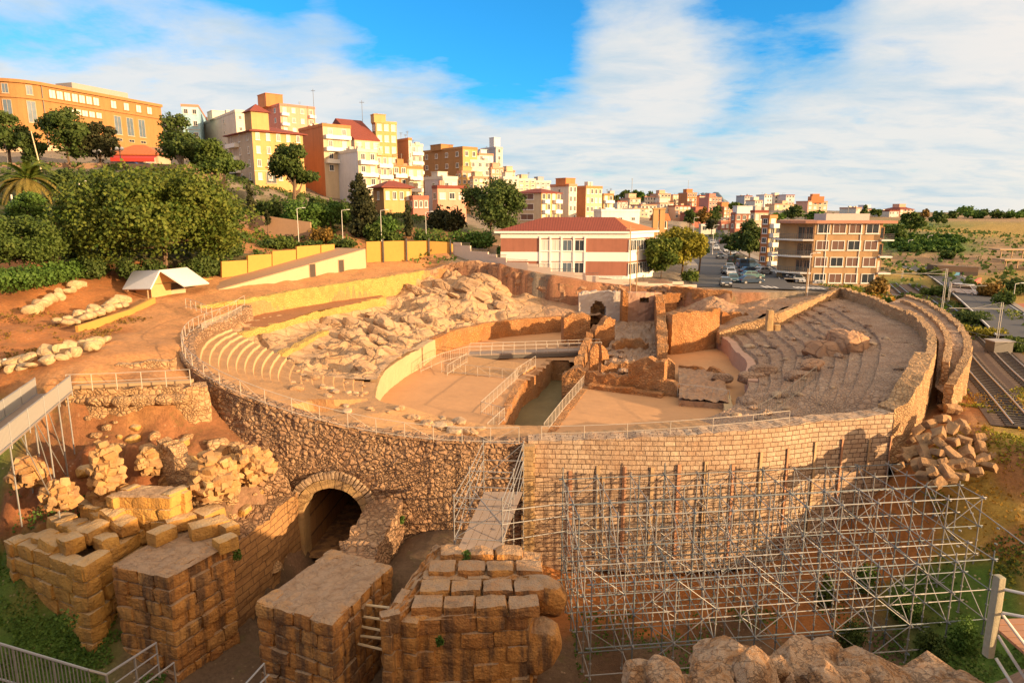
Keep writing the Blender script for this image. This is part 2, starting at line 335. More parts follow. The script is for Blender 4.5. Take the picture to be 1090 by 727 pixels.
def ruin_wall(name,path,z0,thick,mat,side=1,step=0.6,vstep=0.6,jag=0.25,amp=0.08,parent=None,skip=None,at=None,topmat=None,disp=None,seed=0,crumble=0.0):
    """free-standing masonry wall: path of (x,y,ztop); the body lies on the left (side=1) or right (-1) of the path, ragged top"""
    pts=resample(path,step); n=len(pts); mb=MB()
    nor=[]
    for i in range(n):
        d=pts[min(i+1,n-1)][:2]-pts[max(i-1,0)][:2]; d=d/max(np.linalg.norm(d),1e-9); nor.append(np.array([-d[1],d[0]])*side)
    s=[0]
    for a,b in zip(pts[:-1],pts[1:]): s.append(s[-1]+np.linalg.norm((b-a)[:2]))
    zb=z0 if callable(z0) else (lambda x,y:z0)
    H=[]
    for i,p in enumerate(pts):
        j=jag*(1.3*noise.noise((p[0]*0.9+seed,p[1]*0.9,3.1))+0.9*noise.noise((p[0]*2.7,p[1]*2.7+seed,9.7)))
        if crumble: j-=crumble*max(0,noise.noise((p[0]*0.23+seed,p[1]*0.23,1.7)))*2
        H.append(p[2]+j)
    hmax=max(H[i]-zb(*pts[i][:2]) for i in range(n)); nv=max(1,int(round(hmax/vstep)))
    def pos(i,t,off,w):
        p=pts[i]; b=zb(p[0],p[1]); z=b+(H[i]-b)*t
        x=p[0]+nor[i][0]*off; y=p[1]+nor[i][1]*off
        q=amp*(noise.noise((x*0.8,y*0.8,z*0.8+seed))+0.7*noise.noise((x*2.3+5,y*2.3,z*2.3)))*w
        if disp: q+=disp(s[i],z)*w
        if t>=1: z+=jag*0.35*noise.noise((x*2.1,y*2.1,seed+4.0))
        return (x-nor[i][0]*q*(1 if off<=thick/2 else -1),y-nor[i][1]*q*(1 if off<=thick/2 else -1),z)
    uvf=lambda i,j:(s[i],zb(*pts[i][:2])+(H[i]-zb(*pts[i][:2]))*j/nv)
    flip=side<0
    mb.grid((lambda i,j:pos(i,j/nv,0,1)),n-1,nv,0,uvf,(lambda i,j:skip((s[i]+s[i+1])/2,uvf(i,j)[1]+vstep*0.5)) if skip else None)
    nt_=max(1,int(round(thick/step)))
    mb.grid((lambda i,j:pos(i,1.0,thick*j/nt_,1 if j in(0,nt_) else 0)),n-1,nt_,1 if topmat else 0,lambda i,j:(s[i],100+thick*j/nt_))
    mb.grid((lambda i,j:pos(i,1-j/nv,thick,1)),n-1,nv,0,lambda i,j:(s[i],uvf(i,nv-j)[1]),(lambda i,j:skip((s[i]+s[i+1])/2,uvf(i,nv-1-j)[1]+vstep*0.5)) if skip else None)
    for i in (0,n-1):
        mb.grid((lambda a,j,i=i:pos(i,j/nv,thick*(a/nt_ if i else 1-a/nt_),1 if a in(0,nt_) else 0)),nt_,nv,0,lambda a,j,i=i:(thick*a/nt_+50,uvf(i,j)[1]))
    if flip: mb.f=[q[::-1] for q in mb.f]; 
    if flip:
        k=0;new=[]
        for q in mb.f: new.extend(mb.uv[k:k+len(q)][::-1]); k+=len(q)
        mb.uv=new
    o=mb.build(name,[mat]+([topmat] if topmat else []),parent=parent,smooth=False,at=at)
    bm=bmesh.new(); bm.from_mesh(o.data); bmesh.ops.remove_doubles(bm,verts=bm.verts,dist=0.002); bm.to_mesh(o.data); bm.free()
    return o
def rough_block(mb,c,sz,rot=None,sub=3,rnd=0.12,amp=0.04,seed=0,m=0):
    """one dressed or broken stone: rounded, slightly uneven box"""
    key=sub; R=rot if rot is not None else Matrix.Identity(3)
    idx={};vs=[];fs=[]
    def vid(a,b,cx):
        k=(a,b,cx)
        if k not in idx:
            idx[k]=len(vs); q=Vector((a/sub*2-1,b/sub*2-1,cx/sub*2-1))
            h=Vector(sz)/2; r=rnd*min(sz)
            pnt=Vector((q.x*h.x,q.y*h.y,q.z*h.z)); inner=Vector([max(-hh+r,min(hh-r,pp)) for hh,pp in zip(h,pnt)])
            dv=pnt-inner
            if dv.length>r: pnt=inner+dv.normalized()*r
            nn=noise.noise_vector((pnt.x*1.3+seed*3.7,pnt.y*1.3+seed,pnt.z*1.3-seed*1.9))+0.5*noise.noise_vector((pnt.x*3.1+seed,pnt.y*3.1,pnt.z*3.1))
            vs.append(Vector(c)+R@(pnt+nn*amp))
        return idx[k]
    for a in range(sub):
        for b in range(sub):
            for k in (0,sub):
                q=[(a,b,k),(a+1,b,k),(a+1,b+1,k),(a,b+1,k)]; q=q if k else q[::-1]; fs.append([vid(*t) for t in q])
                q=[(k,a,b),(k,a+1,b),(k,a+1,b+1),(k,a,b+1)]; q=q if k else q[::-1]; fs.append([vid(*t) for t in q])
                q=[(b,k,a),(b,k,a+1),(b+1,k,a+1),(b+1,k,a)]; q=q if k else q[::-1]; fs.append([vid(*t) for t in q])
    mb.add(vs,fs,m)
def rotm(rx,ry,rz): return Matrix.Rotation(rz,3,'Z')@Matrix.Rotation(ry,3,'Y')@Matrix.Rotation(rx,3,'X')
# ================================================================ layout of the amphitheatre
CX,CY=6.0,73.0
RIM=[(560,470,1.2),(510,472,1.2),(440,468,1.6),(390,460,2.1),(340,450,2.7),(300,438,3.5),(260,425,4.4),(225,408,5.2),(195,388,6.0),(190,374,6.3),(194,360,6.5),(205,350,6.5),(222,343.5,6.2),(240,339,6.1),
 (268,317.5,7.45),(283,315,7.5),(360,302,7.8),(404,296,8.0),(460,287,8.2)]
RIM=[P(*q) for q in RIM]+[D(490,270,116),D(540,285,112),D(600,303,108),D(700,303,108)]+[P(*q) for q in [(740,308.5,6.1),(785,311.5,5.9),(893,308,6.0),(949,327,5.9),(990,350,5.8),(995,367,5.6),(992,385,5.3),(975,415,4.2),(960,440,2.6),(920,446,2.3),(870,450,2.2),(760,462,2.0),(660,468,1.5),(600,470,1.3)]]
INN=[P(u,v,0) for u,v in [(781,447),(790,415),(777,388),(740,362),(700,348),(650,348),(599,354),(518,362),(470,378),(450,392),(425,407),(411,419),(401,437),(402,458),(440,461),(480,463),(560,464),(680,461)]]
def polar(pts):
    a=sorted((math.atan2(y-CY,x-CX),math.hypot(x-CX,y-CY),z) for x,y,z in pts); a=np.array(a)
    return np.vstack([a[-1:]-[2*math.pi,0,0],a,a[:1]+[2*math.pi,0,0]])
PR,PI_=polar(RIM),polar(INN)
def wrap(t): return (t+math.pi)%(2*math.pi)-math.pi
def _smooth(tab,k_=43):      # periodic, smoothed table
    th=np.linspace(-math.pi,math.pi,721)[:-1]; r=np.interp(th,tab[:,0],tab[:,1]); z=np.interp(th,tab[:,0],tab[:,2])
    h=k_//2; k=np.hanning(k_); k/=k.sum(); sm=lambda x: np.convolve(np.concatenate([x[-h:],x,x[:h]]),k,'valid')
    return th,sm(r),sm(z)
TH,RO,ZO=_smooth(PR); _w,RO1,ZO1=_smooth(PR,13); _b=np.clip((75*math.pi/180-np.abs(TH-5*math.pi/180))/(15*math.pi/180),0,1); RO=RO*(1-_b)+RO1*_b; ZO=ZO*(1-_b)+ZO1*_b; _,RI,_=_smooth(PI_)
def rout(t): return float(np.interp(wrap(t),TH,RO,period=2*math.pi))
def rin(t): return float(np.interp(wrap(t),TH,RI,period=2*math.pi))
def zout(t): return float(np.interp(wrap(t),TH,ZO,period=2*math.pi))
def cav(t,f,z=0.0):
    r=rin(t)+(rout(t)-rin(t))*f; return (CX+math.cos(t)*r,CY+math.sin(t)*r,z)
def thof(u,v,z):
    x,y,_=P(u,v,z); return math.atan2(y-CY,x-CX)
# ================================================================ terrain
class RBF:
    def __init__(s,pts,ep=0.5):
        s.p=np.array(pts,float); d=np.hypot(s.p[:,None,0]-s.p[None,:,0],s.p[:,None,1]-s.p[None,:,1])
        n=len(pts); A=np.zeros((n+1,n+1)); A[:n,:n]=-d-np.eye(n)*ep; A[:n,n]=1; A[n,:n]=1
        s.w=np.linalg.solve(A,np.concatenate([s.p[:,2],[0]]))
    def __call__(s,x,y):
        x=np.atleast_1d(np.asarray(x,float)); y=np.atleast_1d(np.asarray(y,float)); out=np.empty(len(x))
        for k in range(0,len(x),4000):
            d=np.hypot(x[k:k+4000,None]-s.p[None,:,0],y[k:k+4000,None]-s.p[None,:,1]); out[k:k+4000]=-d@s.w[:-1]+s.w[-1]
        return out
SOIL=(0.33,0.15,0.055); RED=(0.36,0.14,0.04); PLAZA=(0.44,0.215,0.085); GRASS=(0.06,0.12,0.014); DRY=(0.34,0.22,0.045); DARK=(0.13,0.085,0.055); GARD=(0.07,0.07,0.02); URB=(0.22,0.18,0.14); RUB=(0.27,0.16,0.10); FLD=(0.30,0.19,0.10); GRN=(0.07,0.13,0.02)
T=[]
def tp(p,c): T.append((*p,c))
for x in (-45,-30,-12,0,15,32,50):
    for y,z in ((-30,15.5),(0,15.3),(6,11),(12,5.2),(18,-0.5),(24,-5.5)): tp((x,y,z+(1.8 if x==15 and y>=12 else 0)-(3 if x>20 else 0)),RUB)
for q in ((21,14,8.0),(24,18,7.0),(30,14,8.5),(27,7,10.5),(36,16,6.0),(24,23,3.0),(32,22,2.0)): tp(q,RUB)  # unseen ridge added right of frame to shade the foreground piers
for x in (-8,-3,2,8,15,22): tp((x,31,-8.6),DARK); tp((x+1,38,-9.6 if x>0 else -8.8),DARK)
for q in ((-16,33,-8.8),(-12.5,40,-8.2),(-13.5,47,-7.8),(-19,30,-8.6)): tp(q,DARK)
for q in ((-7,45,-5.6),(-4,43,-5.9),(-8,41,-6.0),(-3,46.3,-5.6)): tp(q,DARK)
for q in ((8,36,-9.8),(14,35,-9.7),(20,37,-9),(14,40,-9.8),(6,39,-9.9)): tp(q,(.10,.055,.03))
for q in ((5,44.5,-10),(12,45.5,-9.8),(20,47,-9),(26,48.5,-7),(30,49.5,-3),(3,42,-10),(10,41,-10.0),(20,42,-9.6),(27,44,-7.5),(1,44.5,-9.5)): tp(q,RED)
for q in ((30,40,-6.5),(26,36,-8.4),(30,33,-8.2)): tp(q,GRASS)
tp((34,50.5,0.0),SOIL); tp((38,53,0.6),SOIL); tp((33,45,-2.2),DRY); tp((36,42,-2.6),SOIL); tp((40,47,-0.6),DRY); tp((36,37,-4.6),DRY); tp((42,36,-3.5),DRY); tp((46,44,0.0),DRY); tp((35,31,-6.8),GRASS)
tp((43,57,1.2),RED); tp((47,55,1.3),RED); tp((50,62,1.4),RED)
for q in ((56,57,1.5),(58,70,1.6),(63,85,1.7),(52,48,1.5),(70,105,2.0)): tp(q,DARK)
for q in ((62,72,1.8),(68,84,2.2),(74,98,2.4),(66,78,2.0),(80,108,2.6)): tp(q,DRY)
for q in ((62,95,3.6),(58,103,4.0),(66,96,2.6),(75,88,2.4),(70,70,2.0)): tp(q,DRY)
tp((72,130,3.2),DRY); tp((80,150,4.2),GRASS); tp((58,112,4.3),SOIL); tp((66,108,3.8),SOIL)
# foreground left
for q in ((-30,34,-7.0),(-33,31,-7.4),(-34.5,38.5,-4.2),(-36,42,-1.5),(-27.5,33,-8.2),(-40,36,-4.0),(-26,30,-8.6),(-38,44,0.5)): tp(q,GRASS)
for q in ((-29.5,43.4,1.0),(-33,44,1.4),(-27,43.6,1.2),(-24.5,43.2,0.4),(-29,42,-0.6),(-33,42.2,0.2)): tp(q,(0.24,0.09,0.035))
for q in ((-31,47.4,5.35),(-27,47.4,5.3),(-25.2,48.8,5.3),(-25,47.9,5.2),(-34,47.2,5.4)): tp(q,PLAZA)
for q in ((-33,46.1,3.0),(-30,46.2,2.8),(-27,46.3,2.6),(-24.5,46.6,2.4),(-22.5,47.2,2.0),(-20.5,46.4,1.2),(-31,44.6,1.9),(-27,44.6,1.6),(-23,44.6,1.2),(-24,45.8,1.8),(-22.8,47.9,2.4),(-21.6,48.0,1.8),(-20,47.3,.8),(-23.6,47.3,2.4)): tp(q,(0.24,0.105,0.045))
tp((-21,43.2,-1.0),RUB); tp((-18,44.6,-2.5),RUB); tp((-20,41,-4.5),RUB)
tp((-11,14,6.3),RUB); tp((-8,16,4.4),RUB)
# left plateau and slope
for u,v,z in ((80,410,5.6),(150,390,6.0),(185,370,6.5),(140,360,6.6),(190,335,7.0),(215,318,7.5),(175,326,7.3)): tp(P(u,v,z),PLAZA)
for u,v,y in ((235,306,88),(300,296,98),(385,285,113),(455,285,118)): tp(D(u,v,y),PLAZA)
for u,v,y in ((10,395,50),(60,372,58),(20,350,62),(60,345,66),(100,330,74),(-60,380,55)): tp(D(u,v,y),RED)
for u,v,y in ((40,300,78),(20,280,86),(100,305,82),(-80,290,80),(130,290,90)): tp(D(u,v,y),RED)
for u,v,y in ((60,255,95),(150,265,97),(240,272,104),(80,220,112),(200,235,122),(-60,215,110)): tp(D(u,v,y),GARD)
for u,v,y in ((300,262,122),(360,255,126),(250,262,112),(420,252,132),(470,256,128)): tp(D(u,v,y),SOIL)
for u,v,y in ((300,238,138),(260,225,145),(380,235,145),(450,235,150),(150,200,128),(60,195,130)): tp(D(u,v,y),GARD)
for u,v,y in ((-120,178,150),(0,180,150),(100,179,150),(170,177,150),(230,190,155),(50,165,168)): tp(D(u,v,y),URB)
for u,v,y in ((-100,150,200),(60,150,205),(160,155,215),(230,180,190),(330,215,165),(400,225,172),(480,232,180),(520,240,170),(560,235,220),(300,170,235),(430,200,240),(510,205,260),(650,232,300)): tp(D(u,v,y),URB)
tp((0,300,34),URB); tp((-120,330,62),URB); tp((-300,300,62),URB); tp((-60,420,45),URB)
# school, street, right building
for u,v,y in ((540,292,119),(620,295,120),(690,294,126),(740,297,112),(500,272,122),(590,294,112),(470,262,124)): tp(D(u,v,y),URB)
for q in ((36,112,5.9),(44,111,5.7),(55,110,5.0),(60,118,4.4),(40,130,6.0),(46,145,5.9),(55,140,5.0),(52,190,5.9),(60,200,5.9),(66,200,5.5),(95,310,8.4),(80,250,6.8),(70,125,4.2),(100,380,11),(30,190,7.5),(30,140,7)): tp(q,URB)
for u,v,y in ((600,232,300),(700,228,420),(800,232,330),(880,236,260),(720,224,600),(860,224,520)): tp(D(u,v,y),URB)
for u,v,y in ((960,262,220),(1000,262,215),(960,240,300)): tp(D(u,v,y),GRN)
for u,v,y in ((1020,275,190),(1080,268,205),(1080,285,170),(1040,285,175)): tp(D(u,v,y),FLD)
for u,v,y in ((1080,250,260),(1000,246,280),(1120,245,270),(1160,262,200)): tp(D(u,v,y),DRY)
for u,v,y in ((1070,231,380),(1000,229,450),(1150,232,380)): tp(D(u,v,y),FLD)
for q in ((85,175,3.4),(98,160,3.0),(92,135,3.0),(88,120,2.9),(80,100,2.8),(110,120,3.2),(130,160,4)): tp(q,DRY)
for u,v,y in ((1050,227,900),(950,225.5,800),(800,223,900),(1250,228,900),(600,222,900)): tp(D(u,v,y),GARD)
for a in range(0,360,30): tp((3500*math.cos(math.radians(a)),3500*math.sin(math.radians(a)),15.0),GARD)
for u,v,y in ((530,277,113),(560,286,110.6),(590,291,109.8),(625,297,109),(660,300.5,108.6),(700,304,108.4),(740,306,107)): x_,y_,z_=D(u,v,y); tp((x_,y_,z_-.5),(.28,.13,.07))
for q in ((-15.8,40,-9),(-15,43,-9),(-14,46,-8.8),(-14.6,45,-8.8),(-13,47.5,-8.6),(-16.6,37,-9),(-16,35,-9),(-13.2,42,-8.8),(-13.4,44.5,-8.8),(-16.2,42.5,-9),(-15.7,44,-9),(-15.2,46,-9),(-17.0,40,-9),(-14.8,47.3,-8.8),(-17.3,38.4,-9)): tp(q,DARK)
TZ=RBF([t[:3] for t in T],0.3); TXY=np.array([t[:2] for t in T]); TC=np.array([t[3] for t in T])
ROADS=[]
def road_z(x,y,z):
    """flatten the ground along the roads"""
    for pts,w in ROADS:
        p=np.array(pts); best=np.full(len(x),1e9); bz=np.zeros(len(x))
        for a,b in zip(p[:-1],p[1:]):
            d=b[:2]-a[:2]; L=d@d; t=np.clip(((x-a[0])*d[0]+(y-a[1])*d[1])/L,0,1)
            dd=np.hypot(x-(a[0]+t*d[0]),y-(a[1]+t*d[1])); m=dd<best; best=np.where(m,dd,best); bz=np.where(m,a[2]+t*(b[2]-a[2]),bz)
        k=np.clip((w/2+5-best)/3.5,0,1); k=k*k*(3-2*k); z=z*(1-k)+(bz-0.12)*k
    return z
STREET=[(40,107.5,5.85),(44,122,5.95),(52.5,150,6.0),(62,200,6.2),(78,260,7.0),(100,340,9.4)]
SIDE=[(37,113.5,5.85),(48,113.5,5.6),(56,113.8,5.0),(63,114.5,4.6)]
COAST=[(65,82.5,2.45),(69.8,91.7,2.6),(82,115.6,2.8),(93,138,3.0),(103,160,3.1),(110,185,3.4)]
HILL=[(-150,150.5,27.6),(-110,151,27.6),(-86,151.5,27.3),(-76,153,26.6)]
RAIL=[(42,49,1.4),(46.5,58.5,1.5),(51,68,1.5),(56,78,1.5),(61,88,1.55),(71,110,1.7),(88,150,2.0)]
ROADS+=[(STREET,19),(SIDE,13),(COAST,7),(HILL,8),(RAIL,7)]
def ground(x,y):
    x=np.atleast_1d(np.asarray(x,float)); y=np.atleast_1d(np.asarray(y,float)); z=road_z(x,y,TZ(x,y))
    th=np.arctan2(y-CY,x-CX); r=np.hypot(x-CX,y-CY); ro=np.interp(th,TH,RO,period=2*math.pi)
    inside=np.clip((ro*0.992-r)/0.8,0,1); return z*(1-inside)+np.minimum(z,-9.5)*inside
def og(u,v,y0=36,y1=160):
    ys=np.arange(y0,y1,.4); p=np.array([D(u,v,y) for y in ys]); g_=ground(p[:,0],p[:,1]); k=np.nonzero(p[:,2]<=g_)[0]; k=k[0] if len(k) else len(ys)-1
    return (float(p[k,0]),float(ys[k]),float(g_[k]))
def gz(x,y): return float(ground(x,y)[0])
def build_ground():
    na=430; ang=np.concatenate([np.radians(np.linspace(-180,-52,24)),np.radians(np.linspace(-50,50,na)),np.radians(np.linspace(52,180,24))[:-1]])
    rad=np.concatenate([np.linspace(2,26,20),np.geomspace(27,160,230),np.geomspace(163,4200,90)])
    A,R=np.meshgrid(ang,rad,indexing='ij'); X=(np.sin(A)*R).ravel(); Y=(np.cos(A)*R).ravel(); Z=ground(X,Y)
    nn=np.array([noise.fractal((x*0.35,y*0.35,0),1.0,2.0,4)*0.22+0.5*noise.noise((x*0.07,y*0.07,5))*(0 if r<60 else 0.6) for x,y,r in zip(X,Y,R.ravel())])
    flat=np.zeros(len(X))
    for pts,w in ROADS:
        p=np.array(pts)
        for a,b in zip(p[:-1],p[1:]):
            d=b[:2]-a[:2]; t=np.clip(((X-a[0])*d[0]+(Y-a[1])*d[1])/(d@d),0,1); dd=np.hypot(X-(a[0]+t*d[0]),Y-(a[1]+t*d[1])); flat=np.maximum(flat,np.clip((w/2+3-dd)/2,0,1))
    bank=np.clip((X+36)/3,0,1)*np.clip((-15-X)/2,0,1)*np.clip((Y-38)/2,0,1)*np.clip((46-Y)/2,0,1)
    nn=nn+bank*np.array([1.0*noise.noise((x*.7,y*.7,3))+.6*noise.noise((x*1.7,y*1.7,8))+.3*noise.noise((x*4,y*4,8)) if k>0 else 0 for x,y,k in zip(X,Y,bank)])
    Z=Z+nn*(1-flat)*np.clip(R.ravel()/40,0.4,1)
    n1,n2=len(ang),len(rad); me=bpy.data.meshes.new('ground'); idx=np.arange(n1*n2).reshape(n1,n2)
    i2=np.vstack([idx,idx[:1]]); q=np.stack([i2[:-1,:-1],i2[:-1,1:],i2[1:,1:],i2[1:,:-1]],-1).reshape(-1,4)
    me.from_pydata(np.stack([X,Y,Z],1).tolist(),[],q[:,::-1].tolist() if False else q.tolist())
    # ground cover by place: what grows or lies where
    wx=X+np.array([2.2*noise.noise((x*0.25,y*0.25,1)) for x,y in zip(X,Y)])*np.clip(R.ravel()/40,0.5,3); wy=Y+np.array([2.2*noise.noise((x*0.25,y*0.25,7)) for x,y in zip(X,Y)])*np.clip(R.ravel()/40,0.5,3)
    C=np.empty((len(X),4)); C[:,3]=1
    for k in range(0,len(X),4000):
        d=np.hypot(wx[k:k+4000,None]-TXY[None,:,0],wy[k:k+4000,None]-TXY[None,:,1])+0.3; w=1/d**6; w/=w.sum(1,keepdims=True); C[k:k+4000,:3]=w@TC
    at=me.color_attributes.new('cover','FLOAT_COLOR','POINT'); at.data.foreach_set('color',C.ravel())
    m,g,b,_=newmat('ground'); a=g.n('ShaderNodeVertexColor',layer_name='cover').outputs[0]; p=wpos(g)
    f1=g.noise(p,0.35,7,0.68); f2=g.noise(p,3.5,6,0.72); f3=g.noise(p,14,4,0.7)
    c=g.mix(1.0,a,g.mix(f1,(0.55,0.55,0.55),(1.45,1.45,1.45)),'MULTIPLY'); c=g.mix(0.9,c,g.mix(1.0,c,g.mix(f2,(0.2,0.2,0.2),(1.85,1.8,1.7)),'MULTIPLY')); vg=g.n('ShaderNodeTexVoronoi'); vg.inputs['Scale'].default_value=2.2; g.l(p,vg.inputs['Vector']); c=g.mix(g.math('MULTIPLY',g.ramp(vg.outputs['Distance'],[(0.10,1.0),(0.2,0.0)]),g.ramp(f1,[(0.45,0.0),(0.6,0.7)])),c,(0.46,0.33,0.20))
    tuft=g.math('MULTIPLY',g.ramp(g.noise(p,0.9,7,0.75),[(0.55,0.0),(0.68,1.0)]),0.45); c=g.mix(tuft,c,(0.10,0.11,0.025))
    setc(g,b,c); b.inputs['Roughness'].default_value=1.0; bump(g,b,g.math('ADD',f2,g.math('MULTIPLY',f3,0.4)),0.8,0.12)
    me.materials.append(m); me.polygons.foreach_set('use_smooth',[True]*len(me.polygons)); me.update()
    bm=bmesh.new(); bm.from_mesh(me); bmesh.ops.recalc_face_normals(bm,faces=bm.faces)
    up=sum(f.normal.z for f in bm.faces)
    if up<0: bmesh.ops.reverse_faces(bm,faces=bm.faces)
    bm.to_mesh(me); bm.free()
    o=link(bpy.data.objects.new('ground',me)); o['kind']='structure'
build_ground()
def strip(name,pts,w,mat,lift=0.0,off=0.0,n=14,kind='structure'):
    sp=spline(pts,n); mb=MB(); L=[];s=0
    for i,p in enumerate(sp):
        d=sp[min(i+1,len(sp)-1)]-sp[max(i-1,0)]; d=d[:2]/np.linalg.norm(d[:2]); nn=np.array([d[1],-d[0]])
        if i: s+=np.linalg.norm((p-sp[i-1])[:2])
        L.append((p,nn,s))
    mb.grid(lambda i,j:(L[i][0][0]+L[i][1][0]*(off+w*(j-0.5)),L[i][0][1]+L[i][1][1]*(off+w*(j-0.5)),L[i][0][2]+lift),len(sp)-1,1,0,lambda i,j:(w*j,L[i][2]))
    return struct(name,mb,mat,kind=kind) if kind else mb.build(name,mat)
m_plain('asphalt',(0.075,0.075,0.08),0.9,0.25,0.5,0.3,0.01)
m_plain('pavement',(0.30,0.25,0.20),0.9,0.2,0.8,0.2,0.01)
m_plain('road_paint',(0.75,0.72,0.68),0.7,0.15,2,0,0)
strip('street_road',STREET,16,'asphalt',0.0,-2.5); strip('side_road',SIDE,13,'asphalt',0.005); strip('coast_road',COAST,7,'asphalt'); strip('hill_road',HILL,8,'asphalt')
def kerbed(name,pts,w,off,lift=0.13):
    sp=spline(pts,10); mb=MB()
    for i in range(len(sp)-1):
        a,b=sp[i],sp[i+1]; d=(b-a)[:2]; d/=np.linalg.norm(d); nn=np.array([d[1],-d[0]])
        q=[(a[:2]+nn*off),(b[:2]+nn*off),(b[:2]+nn*(off+w)),(a[:2]+nn*(off+w))]
        vs=[(*q[0],a[2]-.3),(*q[1],b[2]-.3),(*q[2],b[2]-.3),(*q[3],a[2]-.3),(*q[0],a[2]+lift),(*q[1],b[2]+lift),(*q[2],b[2]+lift),(*q[3],a[2]+lift)]
        mb.add(vs,[(4,5,6,7),(0,1,5,4),(2,3,7,6)])
    struct(name,mb,'pavement')
kerbed('street_pavement',STREET[1:],2.4,-12.9); kerbed('street_pavement',STREET[1:],2.4,5.5); kerbed('coast_pavement',COAST,0.9,3.5)
mb=MB()
for i in range(12):
    x,y=41.4+i*0.85,109.2; mb.box((x,y,5.9-0.02*i+0.012),(0.42,2.6,0.006))
struct('crossing_marking',mb,'road_paint')
strip('edge_marking',[(STREET[i][0]+5.0,STREET[i][1],STREET[i][2]) for i in range(1,6)],0.14,'road_paint',0.02)
strip('lane_marking',[(STREET[i][0]+0.6,STREET[i][1],STREET[i][2]) for i in range(1,6)],0.12,'road_paint',0.02)
strip('coast_edge_marking',COAST,0.16,'road_paint',0.02,3.2); strip('coast_edge_marking',COAST,0.16,'road_paint',0.02,-3.2)
# ================================================================ amphitheatre
m_rubble('rubble_masonry',[(0.30,0.17,0.09),(0.42,0.26,0.15),(0.38,0.21,0.11),(0.50,0.34,0.21)],(0.19,0.105,0.055),size=0.52,zs=1.3,bs=1.0,bd=0.2,stain=(0.30,0.14,0.07),stain_amt=0.4)
m_rubble('ruin_masonry',[(0.38,0.17,0.06),(0.48,0.24,0.09),(0.34,0.16,0.07),(0.52,0.31,0.15)],(0.24,0.11,0.04),size=0.36,zs=1.3,bs=0.9,bd=0.1,stain=(0.46,0.15,0.02),stain_amt=0.65)
m_rubble('rim_masonry',[(0.40,0.23,0.11),(0.52,0.33,0.16),(0.46,0.26,0.12),(0.56,0.38,0.21)],(0.24,0.12,0.05),size=0.42,zs=1.3,bs=0.9,bd=0.12,stain=(0.42,0.22,0.09),stain_amt=0.3)
m_rubble('golden_masonry',[(0.42,0.25,0.06),(0.52,0.33,0.09),(0.46,0.28,0.07),(0.56,0.38,0.13)],(0.34,0.20,0.05),size=0.36,zs=1.4,bs=0.8,bd=0.08,stain=(0.56,0.36,0.08),stain_amt=0.4)
m_courses('coursed_blocks',(0.62,0.47,0.33),(0.36,0.22,0.13),(0.12,0.07,0.04),bw=0.62,rh=0.375,bs=1.0,bd=0.12,stain=(0.36,0.2,0.11),stain_amt=0.5,mort=0.03)
m_rubble('lump_masonry',[(0.44,0.24,0.08),(0.56,0.34,0.12),(0.48,0.27,0.09),(0.60,0.40,0.18)],(0.36,0.20,0.08),size=0.27,zs=1.2,bs=0.7,bd=0.08,stain=(0.42,0.2,0.06),stain_amt=0.5)
m_courses('old_courses',(0.44,0.24,0.09),(0.34,0.17,0.065),(0.15,0.08,0.04),bw=1.1,rh=0.5,bs=1.0,bd=0.10,stain=(0.24,0.13,0.06),stain_amt=0.6,mort=0.03)
m_rubble('seat_rubble',[(0.32,0.20,0.125),(0.44,0.30,0.20),(0.37,0.23,0.145),(0.52,0.37,0.26)],(0.20,0.12,0.075),size=0.42,zs=1.0,bs=0.9,bd=0.12,edge=0.12,stain=(0.29,0.16,0.09),stain_amt=0.5)
m_rubble('rough_ground',[(0.30,0.19,0.12),(0.40,0.26,0.16),(0.36,0.20,0.11),(0.46,0.31,0.20)],(0.28,0.17,0.10),size=1.3,zs=1.0,bs=0.8,bd=0.18,edge=0.18,stain=(0.38,0.17,0.07),stain_amt=0.6)
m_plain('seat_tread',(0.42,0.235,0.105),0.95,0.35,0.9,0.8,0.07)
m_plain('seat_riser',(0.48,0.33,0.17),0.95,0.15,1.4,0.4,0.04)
m_plain('plaster',(0.46,0.32,0.18),0.95,0.22,0.7,0.4,0.04)
m_plain('pink_plaster',(0.44,0.27,0.19),0.95,0.25,0.7,0.4,0.04)
m_plain('white_plaster',(0.50,0.42,0.35),0.95,0.2,0.8,0.3,0.03)
m_plain('arena_sand',(0.50,0.27,0.125),1.0,0.3,0.22,0.6,0.05)
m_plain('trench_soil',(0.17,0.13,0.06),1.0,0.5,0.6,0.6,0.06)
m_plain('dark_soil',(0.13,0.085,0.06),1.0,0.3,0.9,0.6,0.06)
m_rock('pale_rock',[(0.34,0.19,0.09),(0.46,0.29,0.16),(0.54,0.38,0.24),(0.44,0.25,0.11)],0.35,1.0,0.35)
m_rock('red_rock',[(0.30,0.15,0.08),(0.40,0.22,0.12),(0.44,0.27,0.16)],0.5,1.0,0.3)
m_plain('iron',(0.16,0.15,0.14),0.5,0.25,4,0.1,0.01,metal=0.6)
m_plain('rail_paint',(0.50,0.43,0.35),0.5,0.15,3,0,0,metal=0.2)
m_plain('galvanised',(0.29,0.285,0.28),0.6,0.25,5,0.1,0.004,metal=0.4)
DEG=math.pi/180
